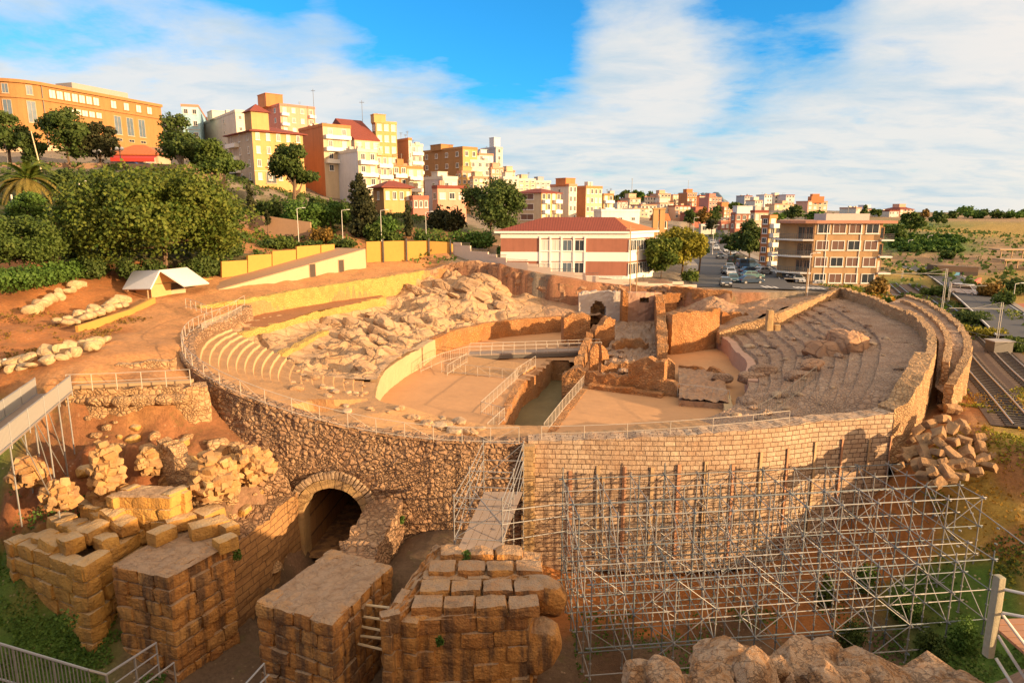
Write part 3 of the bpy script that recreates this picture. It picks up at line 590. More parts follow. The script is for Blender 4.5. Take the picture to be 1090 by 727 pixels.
# --- arena floor and trench
TRL=[P(u,v,0) for u,v in ((528,466),(541,436),(556,408),(574,397),(588,383))]; TRR=[P(u,v,0) for u,v in ((577,466),(600,436),(622,409),(614,396),(607,383))]
TPOLY=[p[:2] for p in TRL]+[p[:2] for p in TRR[::-1]]
def inpoly(x,y,poly):
    c=False
    for (x1,y1),(x2,y2) in zip(poly,poly[1:]+poly[:1]):
        if (y1>y)!=(y2>y) and x<(x2-x1)*(y-y1)/(y2-y1)+x1: c=not c
    return c
mb=MB(); h=0.5; x0,x1,y0,y1=-18,32,47,103; nx,ny=int((x1-x0)/h),int((y1-y0)/h)
def okc(i,j):
    x,y=x0+(i+.5)*h,y0+(j+.5)*h; t=math.atan2(y-CY,x-CX)
    return math.hypot(x-CX,y-CY)>rin(t)+1.2 or inpoly(x,y,TPOLY)
mb.grid(lambda i,j:(x0+i*h,y0+j*h,0.05*fbm(x0+i*h,y0+j*h,0,.15,3)),nx,ny,0,None,okc)
struct('arena_floor',mb,'arena_sand',smooth=True)
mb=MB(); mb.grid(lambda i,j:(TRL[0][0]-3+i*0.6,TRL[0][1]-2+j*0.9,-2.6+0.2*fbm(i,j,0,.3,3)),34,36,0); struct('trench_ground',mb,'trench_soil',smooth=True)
def twall(name,label,pts,side,z0=-3,ztop=0.05,th=0.7,mat='ruin_masonry',jag=0.12):
    tag(ruin_wall(name,[(p[0],p[1],ztop) for p in pts],z0,th,mat,side=side,step=0.5,vstep=0.5,jag=jag,amp=0.08),label,'wall')
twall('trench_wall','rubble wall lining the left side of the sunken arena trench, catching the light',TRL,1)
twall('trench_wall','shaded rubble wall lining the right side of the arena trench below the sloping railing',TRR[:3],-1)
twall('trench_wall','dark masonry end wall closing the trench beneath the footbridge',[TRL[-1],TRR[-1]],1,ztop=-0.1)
# --- podium walls
def podium(name,label,t0,t1,top,mat,th=0.9,off=0.0,jag=0.1,z0=-0.3):
    n=int(abs(t1-t0)/1.2)+2; pts=[]
    for k in range(n):
        t=(t0+(t1-t0)*k/(n-1))*DEG; x,y,_=cav(t,0); pts.append((x,y,top(t) if callable(top) else top))
    tag(ruin_wall(name,pts,z0,th,mat,side=-1 if t1>t0 else 1,step=0.6,vstep=0.6,jag=jag,amp=0.06),label,'wall')
podium('podium_wall','pale smooth curved arena wall, lit, left of the sandy floor',168,222,lambda t:2.3-1.2*smooth01((t/DEG-200)/22),'plaster')
podium('podium_wall','curved orange podium wall behind the far end of the arena floor',84,150,2.4,'ruin_masonry')
podium('podium_wall','low pale podium stretch at the foot of the rock slope, between two cave mouths',150,166,2.3,'plaster')
podium('podium_wall','pinkish podium wall curving below the ruined seats, right of the chapel walls',-30,44,lambda t:1.9,'pink_plaster')
# --- seating, left
def zin(t): return min(2.3,zout(t)-0.3)
def ring_mesh(name,t0,t1,nt,prof,mats,rough=0.0,seed=0,smooth=False,facemat=None,b0=None,wob=0.5):
    """prof(t)-> list of (f,z): a stepped section; swept round the arena"""
    P0=prof(t0*DEG); nv=len(P0)-1; mb=MB(); cache=[]
    for i in range(nt+1):
        t=(t0+(t1-t0)*i/nt)*DEG; row=[]
        for f,z in prof(t):
            tt=t if b0 is None else (b0(f)+(t1-b0(f))*i/nt)*DEG
            if b0 is not None: z=prof(tt)[len(row)][1]
            x,y,_=cav(tt,f)
            if rough:
                x+=rough*wob*noise.noise((x*.9,y*.9,seed+1)); y+=rough*wob*noise.noise((x*.9,y*.9,seed+8))
                z+=rough*(noise.noise((x*.7,y*.7,seed))+0.6*noise.noise((x*1.9,y*1.9,seed+3)))
            row.append((x,y,z))
        cache.append(row)
    vs=[p for r in cache for p in r]; k=nv+1
    for i in range(nt):
        pass
    b=0; fs=[];ms=[]
    for i in range(nt):
        for j in range(nv):
            fs.append((i*k+j,i*k+j+1,(i+1)*k+j+1,(i+1)*k+j)); ms.append(facemat(j) if facemat else 0)
    mb.add(vs,fs); mb.m=ms
    o=mb.build(name,mats,smooth=smooth)
    bm=bmesh.new(); bm.from_mesh(o.data); bmesh.ops.recalc_face_normals(bm,faces=bm.faces)
    if sum(f.normal.z for f in bm.faces)<0: bmesh.ops.reverse_faces(bm,faces=bm.faces)
    bm.to_mesh(o.data); bm.free(); return o
NS=10
def seat_edge(f):      # where the rebuilt tiers break off against the terraces and the rock
    return float(np.interp(f,[0.0,0.40,0.56,0.95,1.0],[213,204,SE1,SE0,SE0-3]))
SE0=wrap(thof(249,348,5.4))/DEG%360; SE1=wrap(thof(312,385,2.9))/DEG%360; print('seat edge',SE0,SE1)
def prof_left(t):
    zo=zout(t); zi=zin(t); zt=max(zi+0.15,zo-0.9); zb=min(zt-0.1,3.2) if zt>3.3 else zi+0.05
    q=[(1.0,zo-0.05),(0.955,zo-0.05),(0.95,zt)]
    for k in range(NS):
        f=0.945-0.40*(k+1)/NS; z=zt+(zb-zt)*k/NS; z2=zt+(zb-zt)*(k+1)/NS
        q+=[(f+0.004,z),(f,z2)]
    for k in range(8):
        f=0.545-0.058*(k+1); q+=[(f+.006,zb+(zi-zb)*k/8),(f,zb+(zi-zb)*(k+1)/8)]
    q+=[(0.03,zi),(0.0,zi)]
    return q[::-1]
nprof=len(prof_left(math.pi))
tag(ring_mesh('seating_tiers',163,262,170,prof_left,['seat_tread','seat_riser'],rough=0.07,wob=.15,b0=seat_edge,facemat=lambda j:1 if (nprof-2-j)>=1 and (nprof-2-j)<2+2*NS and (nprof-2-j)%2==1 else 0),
    'rebuilt curved stone seating tiers with pale lit risers, left of the arena','seating')
# --- rock slope and ground at the back (height from measured points)
bp=[]
for d in range(48,172,4):
    t=d*DEG; x,y,_=cav(t,0.0); bp.append((x,y,2.2)); x,y,_=cav(t,0.07); bp.append((x,y,2.3))
for d in range(60,112,4): t=d*DEG; x,y,_=cav(t,1.0); bp.append((x,y,zout(t)-3.4)); x,y,_=cav(t,.93); bp.append((x,y,zout(t)-3.6))
for d in range(112,128,4): t=d*DEG; x,y,_=cav(t,1.0); bp.append((x,y,zout(t)-1.5)); x,y,_=cav(t,.8); bp.append((x,y,zout(t)-3))
T1=[P(*q) for q in ((213,326,7.4),(232,323,7.42),(252,320,7.45),(283,315,7.5),(320,308.5,7.65),(360,302,7.8),(404,296,8.0),(460,287,8.2))]
T2=[P(*q) for q in ((258,355,4.95),(262,353,4.95),(300,343,4.95),(334,333,4.95),(370,325,5.1),(411,316,5.3))]
T3=[P(*q) for q in ((300,377,3.5),(318,368,3.5),(334,359,3.5),(350,351,3.55))]
def toward(p,d):
    v=np.array([CX-p[0],CY-p[1]]); v/=np.linalg.norm(v); return (p[0]+v[0]*d,p[1]+v[1]*d)
for p in resample(T1,5): a=toward(p,0.4); bp.append((*a,5.0)); a=toward(p,-1.0); bp.append((*a,5.0))
for p in resample(T2,4): a=toward(p,-0.6); bp.append((*a,4.8)); a=toward(p,0.7); bp.append((*a,3.4))
for p in resample(T3,4): a=toward(p,-0.6); bp.append((*a,3.4)); a=toward(p,0.7); bp.append((*a,2.7))
bp+=[P(*q) for q in ((430,320,4.6),(440,300,6.0),(400,345,3.6),(370,375,3.0),(345,395,2.6),(470,300,6.2),(480,285,7.6),(500,300,6.2),(460,330,4.0),(500,320,4.6),(480,350,2.9),(420,370,2.8),(520,312,4.4),(545,318,3.7),(565,325,3.2),(590,332,2.8),(545,335,2.7),(600,325,3.2),
   (790,330,3.6),(770,345,2.6),(810,325,4.6),(800,345,3.4),(750,325,4.6),(700,330,2.5),(660,335,1.5),(640,340,1.2),(690,345,1.4),(760,316,5.5),(730,318,4.2))]
BZ=RBF(bp,0.2)
def rocky(d):   # how broken the surface is, by bearing
    return smooth01((d-96)/14)
def back_mesh(name,d0,d1,nt,nf,mat,amp,label,cat,kind=None,f0=0.0,f1=1.0):
    mb=MB(); pts=[]
    if d1 is None: E_=[seat_edge(j/nf)+.5 for j in range(nf+1)]
    else: E_=[d1]*(nf+1)
    XY=[[cav((d0+(E_[j]-d0)*i/nt)*DEG,f0+(f1-f0)*j/nf)[:2] for j in range(nf+1)] for i in range(nt+1)]
    fl=np.array(XY).reshape(-1,2); Z=BZ(fl[:,0],fl[:,1])
    out=[]
    for k,(x,y) in enumerate(fl):
        i,j=divmod(k,nf+1); d=d0+(E_[j]-d0)*i/nt; f=f0+(f1-f0)*j/nf
        mask=amp(d,f,x,y)
        r=noise.ridged_multi_fractal((x*.16,y*.16,2.0),0.9,2.1,5,1.0,2.0)-1.1
        xa,ya=x*.8+y*.6,-x*.6+y*.8; xa+=.8*noise.noise((x*.4,y*.4,6)); c=noise.voronoi((xa*.16,ya*.42,1.0))[0]; st=(c[1]-c[0])
        z=Z[k]+mask*(0.6*r+0.9*min(st*1.6,0.7)-0.35+0.35*noise.noise((x*1.1,y*1.1,4)))+0.12*fbm(x,y,0,.5,3)
        q=mask*0.5; out.append((x+q*noise.noise((x*.7,y*.7,9)),y+q*noise.noise((x*.7,y*.7,14)),z))
    mb.grid(lambda i,j:out[i*(nf+1)+j],nt,nf,0)
    o=mb.build(name,mat)
    bm=bmesh.new(); bm.from_mesh(o.data); bmesh.ops.recalc_face_normals(bm,faces=bm.faces)
    if sum(f.normal.z for f in bm.faces)<0: bmesh.ops.reverse_faces(bm,faces=bm.faces)
    bm.to_mesh(o.data); bm.free(); tag(o,label,cat,kind=kind)
def dline(x,y,L): 
    best=1e9
    for a,b in zip(L[:-1],L[1:]):
        a_,b_=np.array(a[:2]),np.array(b[:2]); d=b_-a_; t=clamp(((x-a_[0])*d[0]+(y-a_[1])*d[1])/(d@d)); best=min(best,math.hypot(x-a_[0]-t*d[0],y-a_[1]-t*d[1]))
    return best
def amp_rock(d,f,x,y):
    k=rocky(d)*smooth01((f-0.03)/0.08)*smooth01((seat_edge(f)-d)/5)
    return k*smooth01((min(dline(x,y,T1),dline(x,y,T2),dline(x,y,T3))-1.2)/2.0)*1.0
back_mesh('rock_slope',92,None,220,110,'pale_rock',amp_rock,None,None,'structure')
back_mesh('back_ground',32.5,92,110,60,'rough_ground',lambda d,f,x,y:0.45*smooth01((f-0.05)/0.1)*(0.4 if d>60 else 1),None,None,'structure')
# ledges of earth between the golden walls keep to the heightfield; the walls themselves:
tag(ruin_wall('terrace_wall',T1,4.6,0.9,'golden_masonry',side=1,step=0.6,vstep=0.6,jag=0.12,amp=0.06),'long golden rubble retaining wall, topmost of the three, below the brown path','wall')
tag(ruin_wall('terrace_wall',T2,3.0,0.8,'golden_masonry',side=1,step=0.6,vstep=0.6,jag=0.12,amp=0.06),'golden rubble retaining wall, middle one of the three terraces','wall')
tag(ruin_wall('terrace_wall',T3,2.3,0.8,'golden_masonry',side=1,step=0.6,vstep=0.6,jag=0.15,amp=0.06),'shortest golden rubble wall, lowest terrace beside the rock slope','wall')
def ledge(A,B,za,zb,lb):
    a=resample(A,1.0); b=resample(B,1.0); n=30; a=[toward(a[int(i*(len(a)-1)/n)],.2) for i in range(n+1)]; b=[toward(b[int(i*(len(b)-1)/n)],-.1) for i in range(n+1)]; mb=MB()
    mb.grid(lambda i,j:(a[i][0]*(1-j/5)+b[i][0]*j/5,a[i][1]*(1-j/5)+b[i][1]*j/5,za(i/n)*(1-j/5)+zb(i/n)*j/5+.1*noise.noise((a[i][0],j*.7,3))),n,5); struct('terrace_ground',mb,'ledge_soil',smooth=True)
m_plain('ledge_soil',(0.28,0.12,0.045),1.0,0.35,0.8,0.8,0.06)
ledge(T1[2:7],T2[1:],lambda t:5.35,lambda t:4.9+.35*t,'')
rnd=random.Random(21)
ROCKS=[]
for k in range(60):
    d=rnd.uniform(100,205); f=rnd.uniform(.08,.9); x,y,_=cav(d*DEG,f); z=float(BZ(x,y)[0])
    if d>seat_edge(f)-3 or min(dline(x,y,T1),dline(x,y,T2),dline(x,y,T3))<2.2: continue
    ROCKS.append((x,y,z,rnd.uniform(1.6,4.2)*(.6+.4*f),k,rnd.uniform(-.5,.1),rnd.uniform(0,3)))
# back walls
bw=[(*cav(d*DEG,1.0)[:2],zout(d*DEG)-0.35) for d in range(118,58,-3)]
tag(ruin_wall('back_wall',bw,lambda x,y:1.0,1.6,'red_rock',side=1,step=0.7,vstep=0.7,jag=0.3,amp=0.5),'reddish rough rock wall at the back of the arena below the school fence','wall')
bw=[(*cav(d*DEG,1.0)[:2],zout(d*DEG)+0.05) for d in range(60,44,-2)]
tag(ruin_wall('back_wall',bw,lambda x,y:2.0,1.4,'ruin_masonry',side=1,step=0.7,vstep=0.7,jag=0.2,amp=0.15),'low reddish embankment wall below the street crossing','wall')
# --- ruined seating, right
NR=9
def prof_right(t):
    d=wrap(t)/DEG; zo=zout(t); edge=smooth01((d+64)/26); zi=1.7*edge+0.7*(1-edge); zi=min(zi,zo-0.25); top=zo-(1.15 if d>-40 else 0.35+0.8*smooth01((d+62)/22))
    q=[(0.0,zi),(0.05,zi)]
    for k in range(NR):
        f=0.06+0.64*k/NR; z=zi+(top-0.35-zi)*(k/NR)**0.95; z2=zi+(top-0.35-zi)*((k+1)/NR)**0.95
        q+=[(f,z),(f+0.008,z2),(f+0.04,z2)]
    q+=[(0.72,top-0.3),(0.725,top-.05),(0.85,top),(0.985,top)]
    return q
for k_,(a,b,n_,rg,nm) in enumerate(((-70,-8,230,0.11,'ruined curved seating steps of grey rubble along the near right side of the arena'),(-8,33.5,110,0.16,'crumbled upper seating slope under the far right corner of the rim'))):
    tag(ring_mesh('seating_ruin',a,b,n_,prof_right,['seat_rubble'],rough=rg,seed=k_*5),nm,'seating')
# near strip behind the rim
tag(ring_mesh('rim_walk',262,292,60,lambda t:[(0.0,0.05),(0.12,min(.6,zout(t)-.3)),(0.3,zout(t)-0.35),(0.7,zout(t)-0.15),(0.96,zout(t)-0.05)],['seat_tread'],rough=0.12),None,None,kind='structure')
# --- outer walls
TS=thof(563,470,1.2)/DEG
def rimpath(d0,d1,dz=0.0,step=1.0,f=1.0):
    n=int(abs(d1-d0)/step)+1; return [(*cav((d0+(d1-d0)*k/n)*DEG,f)[:2],zout((d0+(d1-d0)*k/n)*DEG)+dz) for k in range(n+1)]
LP=rimpath(-190,TS,0.05)
def wall_at(u,v):      # where the direction (u,v) meets the outer wall on the near side
    best=None
    for k in range(0,1200):
        d=-190+k*0.12
        x,y,_=cav(d*DEG,1.0); uu,_=proj(x,y,-4.6)
        if y<70 and (best is None or abs(uu-u)<best[0]): best=(abs(uu-u),d)
    return best[1]
AD=wall_at(356,545); AX,AY,_=cav(AD*DEG,1.0)
rs=resample([np.array(p) for p in LP],0.25); cum=[0]
for a,b in zip(rs[:-1],rs[1:]): cum.append(cum[-1]+np.linalg.norm((b-a)[:2]))
k=min(range(len(rs)),key=lambda i:math.hypot(rs[i][0]-AX,rs[i][1]-AY)); AS=cum[k]
at_=rs[k+3][:2]-rs[k-3][:2]; at_/=np.linalg.norm(at_); an_=np.array([-at_[1],at_[0]])   # along the wall, into the wall
AZ,AR=-4.5,2.35
def arch_skip(s,z):
    d=abs(s-AS); return (d<AR+0.25 and z<AZ) or (d*d+(z-AZ)**2<(AR+0.25)**2)
def lump(s,z):         # individual stones stand proud of the joint line
    c=noise.voronoi((s*1.9,z*2.4,0.5))[0]; return -0.2*min((c[1]-c[0])*1.6,0.6)
tag(ruin_wall('outer_wall',LP,lambda x,y:-8.6,1.3,'rubble_masonry',side=1,step=0.25,vstep=0.25,jag=0.16,amp=0.12,skip=arch_skip,disp=lump),
    'tall rubble stone outer wall with a vaulted arch, left of the scaffold','wall')
m_blocks('arch_stone',[(0.46,0.29,0.12),(0.54,0.36,0.16),(0.42,0.27,0.13)],0.7,0.05,stain=(0.24,0.15,0.08),amt=0.5)
m_blocks('arch_rubble_stone',[(0.38,0.25,0.15),(0.5,0.36,0.23)],0.7,0.05)
ar=thing('stone_arch','ashlar arch ring around the dark vaulted passage in the rubble wall','arch',(AX,AY,-8))
def apt(a,r,dep): return Vector((AX+at_[0]*math.cos(a)*r+an_[0]*dep,AY+at_[1]*math.cos(a)*r+an_[1]*dep,AZ+math.sin(a)*r))
mb=MB(); nvo=15
for i in range(nvo):
    a0,a1=math.pi*i/nvo+.008,math.pi*(i+1)/nvo-.008; j=random.uniform(-.03,.03)
    q=[apt(a,r,d) for d in (-0.28+j,1.2) for a in (a0,a1) for r in (AR-0.05,AR+0.62)]
    mb.add(q,[(0,1,3,2),(4,6,7,5),(0,4,5,1),(2,3,7,6),(0,2,6,4),(1,5,7,3)])
mb.build('voussoir_ring','arch_stone',ar)
mb=MB()
for i in range(34):
    a=math.pi*(i+.5)/34; p=apt(a,AR+0.92+random.uniform(-.05,.05),-0.14); d=apt(a,AR+2,-0.14)-p; d.normalize()
    R=Matrix((Vector((at_[0],at_[1],0))*math.sin(a)-Vector((0,0,1))*math.cos(a),Vector((an_[0],an_[1],0)),d)).transposed()
    rough_block(mb,p,(0.24+random.random()*.06,0.4,0.55),R,2,.2,.05,i)
mb.build('rubble_ring','arch_rubble_stone',ar)
for s_ in (-1,1):
    mb=MB()
    for kk in range(7):
        z=-7.9+kk*0.5; c=Vector((AX+at_[0]*s_*(AR+0.28)+an_[0]*0.35,AY+at_[1]*s_*(AR+0.28)+an_[1]*0.35,z+0.25))
        R=Matrix((Vector((at_[0],at_[1],0)),Vector((an_[0],an_[1],0)),Vector((0,0,1)))).transposed(); rough_block(mb,c,(0.62,1.3,0.49),R,2,.06,.02,kk+s_*9)
    mb.build('jamb','arch_stone',ar)
mb=MB(); nn=14
prof_=[(AR,-8.2),(AR,-6.4),(AR,AZ)]+[(math.cos(math.pi*i/nn)*AR,AZ+math.sin(math.pi*i/nn)*AR) for i in range(1,nn)]+[(-AR,AZ),(-AR,-6.4),(-AR,-8.2)]
mb.grid(lambda i,j:(AX+at_[0]*prof_[j][0]+an_[0]*(0.1+i*1.0),AY+at_[1]*prof_[j][0]+an_[1]*(0.1+i*1.0),prof_[j][1]),11,len(prof_)-1,0,lambda i,j:(i*1.0,j*0.55))
o_=Vector((AX,AY,-8.1)); e=Vector((an_[0],an_[1],0)); t_=Vector((at_[0],at_[1],0))
mb.obox(o_+e*11-t_*3,t_*6,e*0.4,Vector((0,0,6.6))); mb.obox(o_-t_*3,t_*6,e*11.3,Vector((0,0,0.15)))
mb.build('vault','old_courses',ar)
# coursed block wall behind the scaffold
BPth=rimpath(TS,-31,0.1); BPth=[p for p in BPth]
TE=thof(960,442,2.6)/DEG
BW=rimpath(TS,TE,0.12)
def putlog(s,z): return False
o=ruin_wall('outer_wall',BW,lambda x,y:-9.0,1.5,'coursed_blocks',side=1,step=0.4,vstep=0.36,jag=0.10,amp=0.05)
tag(o,'coursed pale block outer wall standing behind the big steel scaffold','wall')
mb=MB(); x,y,_=cav(TS*DEG,1.0)
tx=np.array(cav((TS+1)*DEG,1.0)[:2])-np.array((x,y)); tx/=np.linalg.norm(tx); nx_=np.array([-tx[1],tx[0]])
for k in range(26):
    R=rotm(0,0,math.atan2(tx[1],tx[0])+random.uniform(-.04,.04)); rough_block(mb,(x-nx_[0]*0.1,y-nx_[1]*0.1,-9+k*0.39+.2),(1.0 if k%2 else 0.75,1.0,0.38),R,2,.12,.04,k)
tag(mb.build('corner_pier','arch_stone'),'stacked block corner pier where rubble wall meets the coursed wall','pier')
RW=rimpath(-26,35.5,0.3); RW0=rimpath(TE,-26,0.35)
tag(ruin_wall('rim_wall',RW0,-1.5,1.5,'rim_masonry',side=1,step=0.45,vstep=0.5,jag=0.22,amp=0.14),'thick lit rubble rim wall ramping up from the coursed wall to the right corner','wall')
tag(ruin_wall('rim_wall',RW,lambda x,y:-1.5 if y<75 else 1.5,0.75,'rim_masonry',side=1,step=0.45,vstep=0.5,jag=0.22,amp=0.14),'thick rubble rim wall curving round the right end of the seating, lit outside','wall')
tag(ruin_wall('end_wall',[(*P(893,308,6.0)[:2],6.25),(*P(862,320,5.4)[:2],5.7),(*P(826,335,4.6)[:2],4.9),(*cav(31*DEG,.10)[:2],3.3),(*cav(33*DEG,-.02)[:2],2.6)],1.0,.7,'rim_masonry',side=1,step=.5,vstep=.5,jag=.2,amp=.1),'straight sloping end wall descending from the rim corner toward the chapel','wall')
# outer rings right
RB=[P(*q) for q in ((958,319,5.7),(975,326,5.7),(992,338,5.7),(1003,352,5.6),(1006,368,5.4),(1003,384,5.0))]
RC=[P(*q) for q in ((962,314,5.6),(985,322,5.6),(1008,337,5.6),(1022,352,5.5),(1026,368,5.2),(1020,388,4.6),(1006,408,3.6))]
tag(ruin_wall('rim_wall',[tuple(p) for p in spline(RB,6)],1.0,0.55,'rim_masonry',side=1,step=0.45,vstep=0.5,jag=0.2,amp=0.1),'middle curved rubble ring wall between the two far right walkways','wall')
tag(ruin_wall('rim_wall',[tuple(p) for p in spline(RC,6)],-0.5,0.65,'rim_masonry',side=1,step=0.45,vstep=0.5,jag=0.25,amp=0.14),'outermost curved rubble ring wall beside the railway cutting','wall')
RA=[(*cav(d*DEG,1.02)[:2],0) for d in (22,14,6,-2,-10,-18,-26)]
def loft(A,B,z,n=30,m_=6):
    a=resample(spline(A,6),1.0); a=[a[int(i*(len(a)-1)/n)] for i in range(n+1)]; b=resample(spline(B,6),1.0); b=[b[int(i*(len(b)-1)/n)] for i in range(n+1)]
    mb=MB(); mb.grid(lambda i,j:(*(a[i][:2]*(1-j/m_)+b[i][:2]*j/m_),z(i/n)+0.12*nz(a[i][0]+j,a[i][1],0,.9)),n,m_); return mb
struct('gallery_floor',loft(RA,RC,lambda t:5.3-2.6*smooth01((t-0.72)/0.28)),'seat_rubble')
# ================================================================ foreground ruins
m_blocks('ashlar',[(0.46,0.19,0.045),(0.58,0.27,0.065),(0.36,0.14,0.04),(0.62,0.34,0.11)],1.0,0.12,stain=(0.11,0.065,0.04),amt=0.85,top=(0.38,0.26,0.165))
m_blocks('ashlar_gold',[(0.54,0.28,0.06),(0.62,0.36,0.09),(0.48,0.24,0.06)],1.0,0.10,stain=(0.2,0.12,0.06),amt=0.4,top=(0.5,0.37,0.22))
m_rock('worn_top',[(0.22,0.14,0.09),(0.36,0.24,0.15),(0.48,0.35,0.24),(0.30,0.17,0.09)],1.3,1.0,0.16,0.2)
m_blocks('rubble_stone',[(0.42,0.22,0.07),(0.54,0.32,0.11),(0.46,0.27,0.12),(0.58,0.40,0.18),(0.38,0.20,0.09)],0.8,0.06,amt=.3)
m_plain('timber',(0.40,0.27,0.15),0.85,0.3,2.5,0.4,0.01)
m_plain('red_timber',(0.40,0.20,0.11),0.85,0.3,2.5,0.4,0.01)
m_plain('pale_timber',(0.60,0.47,0.30),0.8,0.2,2.5,0.3,0.01)
m_plain('grey_planks',(0.27,0.205,0.165),0.9,0.4,1.5,0.4,0.01)
m_plain('foliage_tuft',(0.05,0.10,0.02),0.9,0.3,3,0,0)
def lerp2(a,b,t): return (a[0]+(b[0]-a[0])*t,a[1]+(b[1]-a[1])*t)
def ashlar_pier(name,label,quad,z0,z1,ch=0.85,bl=1.3,seed=0,mat='ashlar',dep=0.8,ragged=0.0,topmat='worn_top',topamp=0.06,cat='pier',batter=0.0):
    rnd=random.Random(seed); mb=MB(); n=len(quad); nc=max(1,round((z1-z0)/ch)); ch=(z1-z0)/nc
    cxy=np.mean(np.array(quad),0)
    for c in range(nc):
        zz=z0+ch*c; last=c==nc-1
        k=1+batter*(1-(c/nc))
        Q=[tuple(cxy+(np.array(q)-cxy)*k) for q in quad]
        for i in range(n):
            a,b=np.array(Q[i]),np.array(Q[(i+1)%n]); L=np.linalg.norm(b-a); d=(b-a)/L; inn=np.array([-d[1],d[0]])
            nb=max(1,round(L/(bl*rnd.uniform(.8,1.25)))); cut=sorted([0,L]+[L*(j+rnd.uniform(-.18,.18)+(0.25 if c%2 else -0.05))/nb for j in range(1,nb)])
            for s0,s1 in zip(cut[:-1],cut[1:]):
                if s1-s0<0.15: continue
                if last and ragged and rnd.random()<ragged: continue
                hh=ch*(1.0 if not last else rnd.uniform(.85,1.08))
                m=a+d*(s0+s1)/2+inn*(dep/2+rnd.uniform(-.09,.10)+(.35 if rnd.random()<.04 else 0))
                rough_block(mb,(m[0],m[1],zz+hh/2),(s1-s0-.015,dep,hh-.015),rotm(0,rnd.uniform(-.01,.01),math.atan2(d[1],d[0])+rnd.uniform(-.015,.015)),4,.15,.085,rnd.random()*50,0)
    ins=[tuple(cxy+(np.array(q)-cxy)*0.9) for q in quad]
    mb.prism(ins,z0,z1-(ch if ragged else 0.12),0)
    if n==4:
        a,b,c,d=[cxy+(np.array(q)-cxy)*(0.985 if not ragged else .9) for q in quad]; N_=18; zt=z1-(ch*0.9 if ragged else 0.02)
        mb.grid(lambda i,j:(*(a*(1-i/N_)*(1-j/N_)+b*(i/N_)*(1-j/N_)+c*(i/N_)*(j/N_)+d*(1-i/N_)*(j/N_)),zt+(topamp*(fbm(i*.3+seed,j*.3,seed,1,3)+.8*noise.noise((i*.9+seed,j*.9,2))) if 0<i<N_ and 0<j<N_ else -0.10)),N_,N_,1)
    return tag(mb.build(name,[mat,topmat]),label,cat)
ashlar_pier('stone_pier','square ashlar pier with flat worn top, nearest right of the vaulted passage',[(-14.1,33.2),(-9.4,31.2),(-7.3,37.2),(-11.4,39.2)],-9,-3.0,0.86,1.25,3,dep=0.9,ragged=.0,topamp=0.11)
ashlar_pier('stone_pier','tall ashlar pier with L-shaped broken top course, left of the vaulted passage',[(-23.2,35.4),(-19.2,34.0),(-17.3,38.0),(-21.6,40.8)],-9,-2.0,0.85,1.3,5,dep=0.85,topamp=0.11)
mb=MB(); rnd=random.Random(3)
for (u,v,z,sx,sy,sz_) in ((215,560,-1.4,1.5,1.3,.9),(232,556,-1.4,1.2,1.2,.9),(240,575,-1.75,1.3,1.0,.85),(205,548,-1.3,1.5,1.2,.9),(188,553,-1.3,1.4,1.2,.85),(172,566,-1.4,1.5,1.0,.9),(222,545,-1.2,1.6,1.4,.9),(243,560,-1.5,1.0,1.2,.9)):
    x,y,_=P(u,v,z); rough_block(mb,(x,y,z-.2),(sx,sy,sz_),rotm(0,0,rnd.uniform(.5,1.1)),3,.14,.06,rnd.random()*40)
tag(mb.build('block_course','ashlar_gold'),'broken course of pale lit blocks lying along the back of the L-topped pier','stone course')
ashlar_pier('stone_pier','long low ashlar pier with rounded eroded outer end, leftmost above the grass',[(-31.5,38.2),(-24.5,34.9),(-23.1,40.9),(-26.5,44.0)],-8.8,-1.9,0.98,1.7,8,mat='ashlar_gold',dep=1.0,ragged=0.12,topamp=0.2)
mb=MB()
qa=[np.array(p) for p in ((-31.3,38.5),(-24.8,35.4),(-23.4,40.6),(-26.6,43.6))]; dirq=math.atan2(qa[1][1]-qa[0][1],qa[1][0]-qa[0][0])
for i in range(5):
    for j in range(4):
        s_,t_q=(i+.5)/5,(j+.5)/4
        if (i,j) in ((0,0),(4,0),(2,3)): continue
        c=qa[0]*(1-s_)*(1-t_q)+qa[1]*s_*(1-t_q)+qa[2]*s_*t_q+qa[3]*(1-s_)*t_q
        rough_block(mb,(c[0],c[1],-1.75+rnd.uniform(-.22,.12)+.5*(j>1)+.25*(i==3)),(rnd.uniform(1.2,1.75),rnd.uniform(1.1,1.6),1.0),rotm(rnd.uniform(-.08,.08),rnd.uniform(-.08,.08),dirq+rnd.uniform(-.15,.15)),4,.2,.14,rnd.random()*60)
tag(mb.build('block_course','ashlar_gold'),'weathered top course of big rounded lit blocks on the leftmost pier','stone course')
# block stack right of the strutted gap, its top stepping up to the back
x0,y0=-6.2,32.2
ashlar_pier('block_stack','massive stack of large dressed blocks below the platform scaffold, front part',[(-6.0,32.0),(0.9,32.6),(1.5,35.0),(-5.2,35.2)],-9.2,-3.3,0.98,1.75,11,dep=1.0,topmat='ashlar',topamp=0.2)
ashlar_pier('block_stack','upper rear tier of large dressed blocks under the platform scaffold feet',[(-5.2,35.1),(1.5,35.1),(1.9,38.2),(-4.2,39.2)],-9.2,-2.7,0.98,1.7,12,dep=1.0,topmat='ashlar',topamp=0.25)
mb=MB(); 
for i in range(4):
    for j in range(2): rough_block(mb,(-4.6+i*1.75+j*.3,33.0+j*1.25,-3.15+j*.22),(1.68,1.2,.75),rotm(.03*j,-.02*i,.06),4,.16,.08,i*7+j*3)
for i in range(4): rough_block(mb,(-4.1+i*1.7,36.0,-2.75),(1.6,1.3,.8),rotm(0,.02,.05),4,.18,.09,i*5+40)
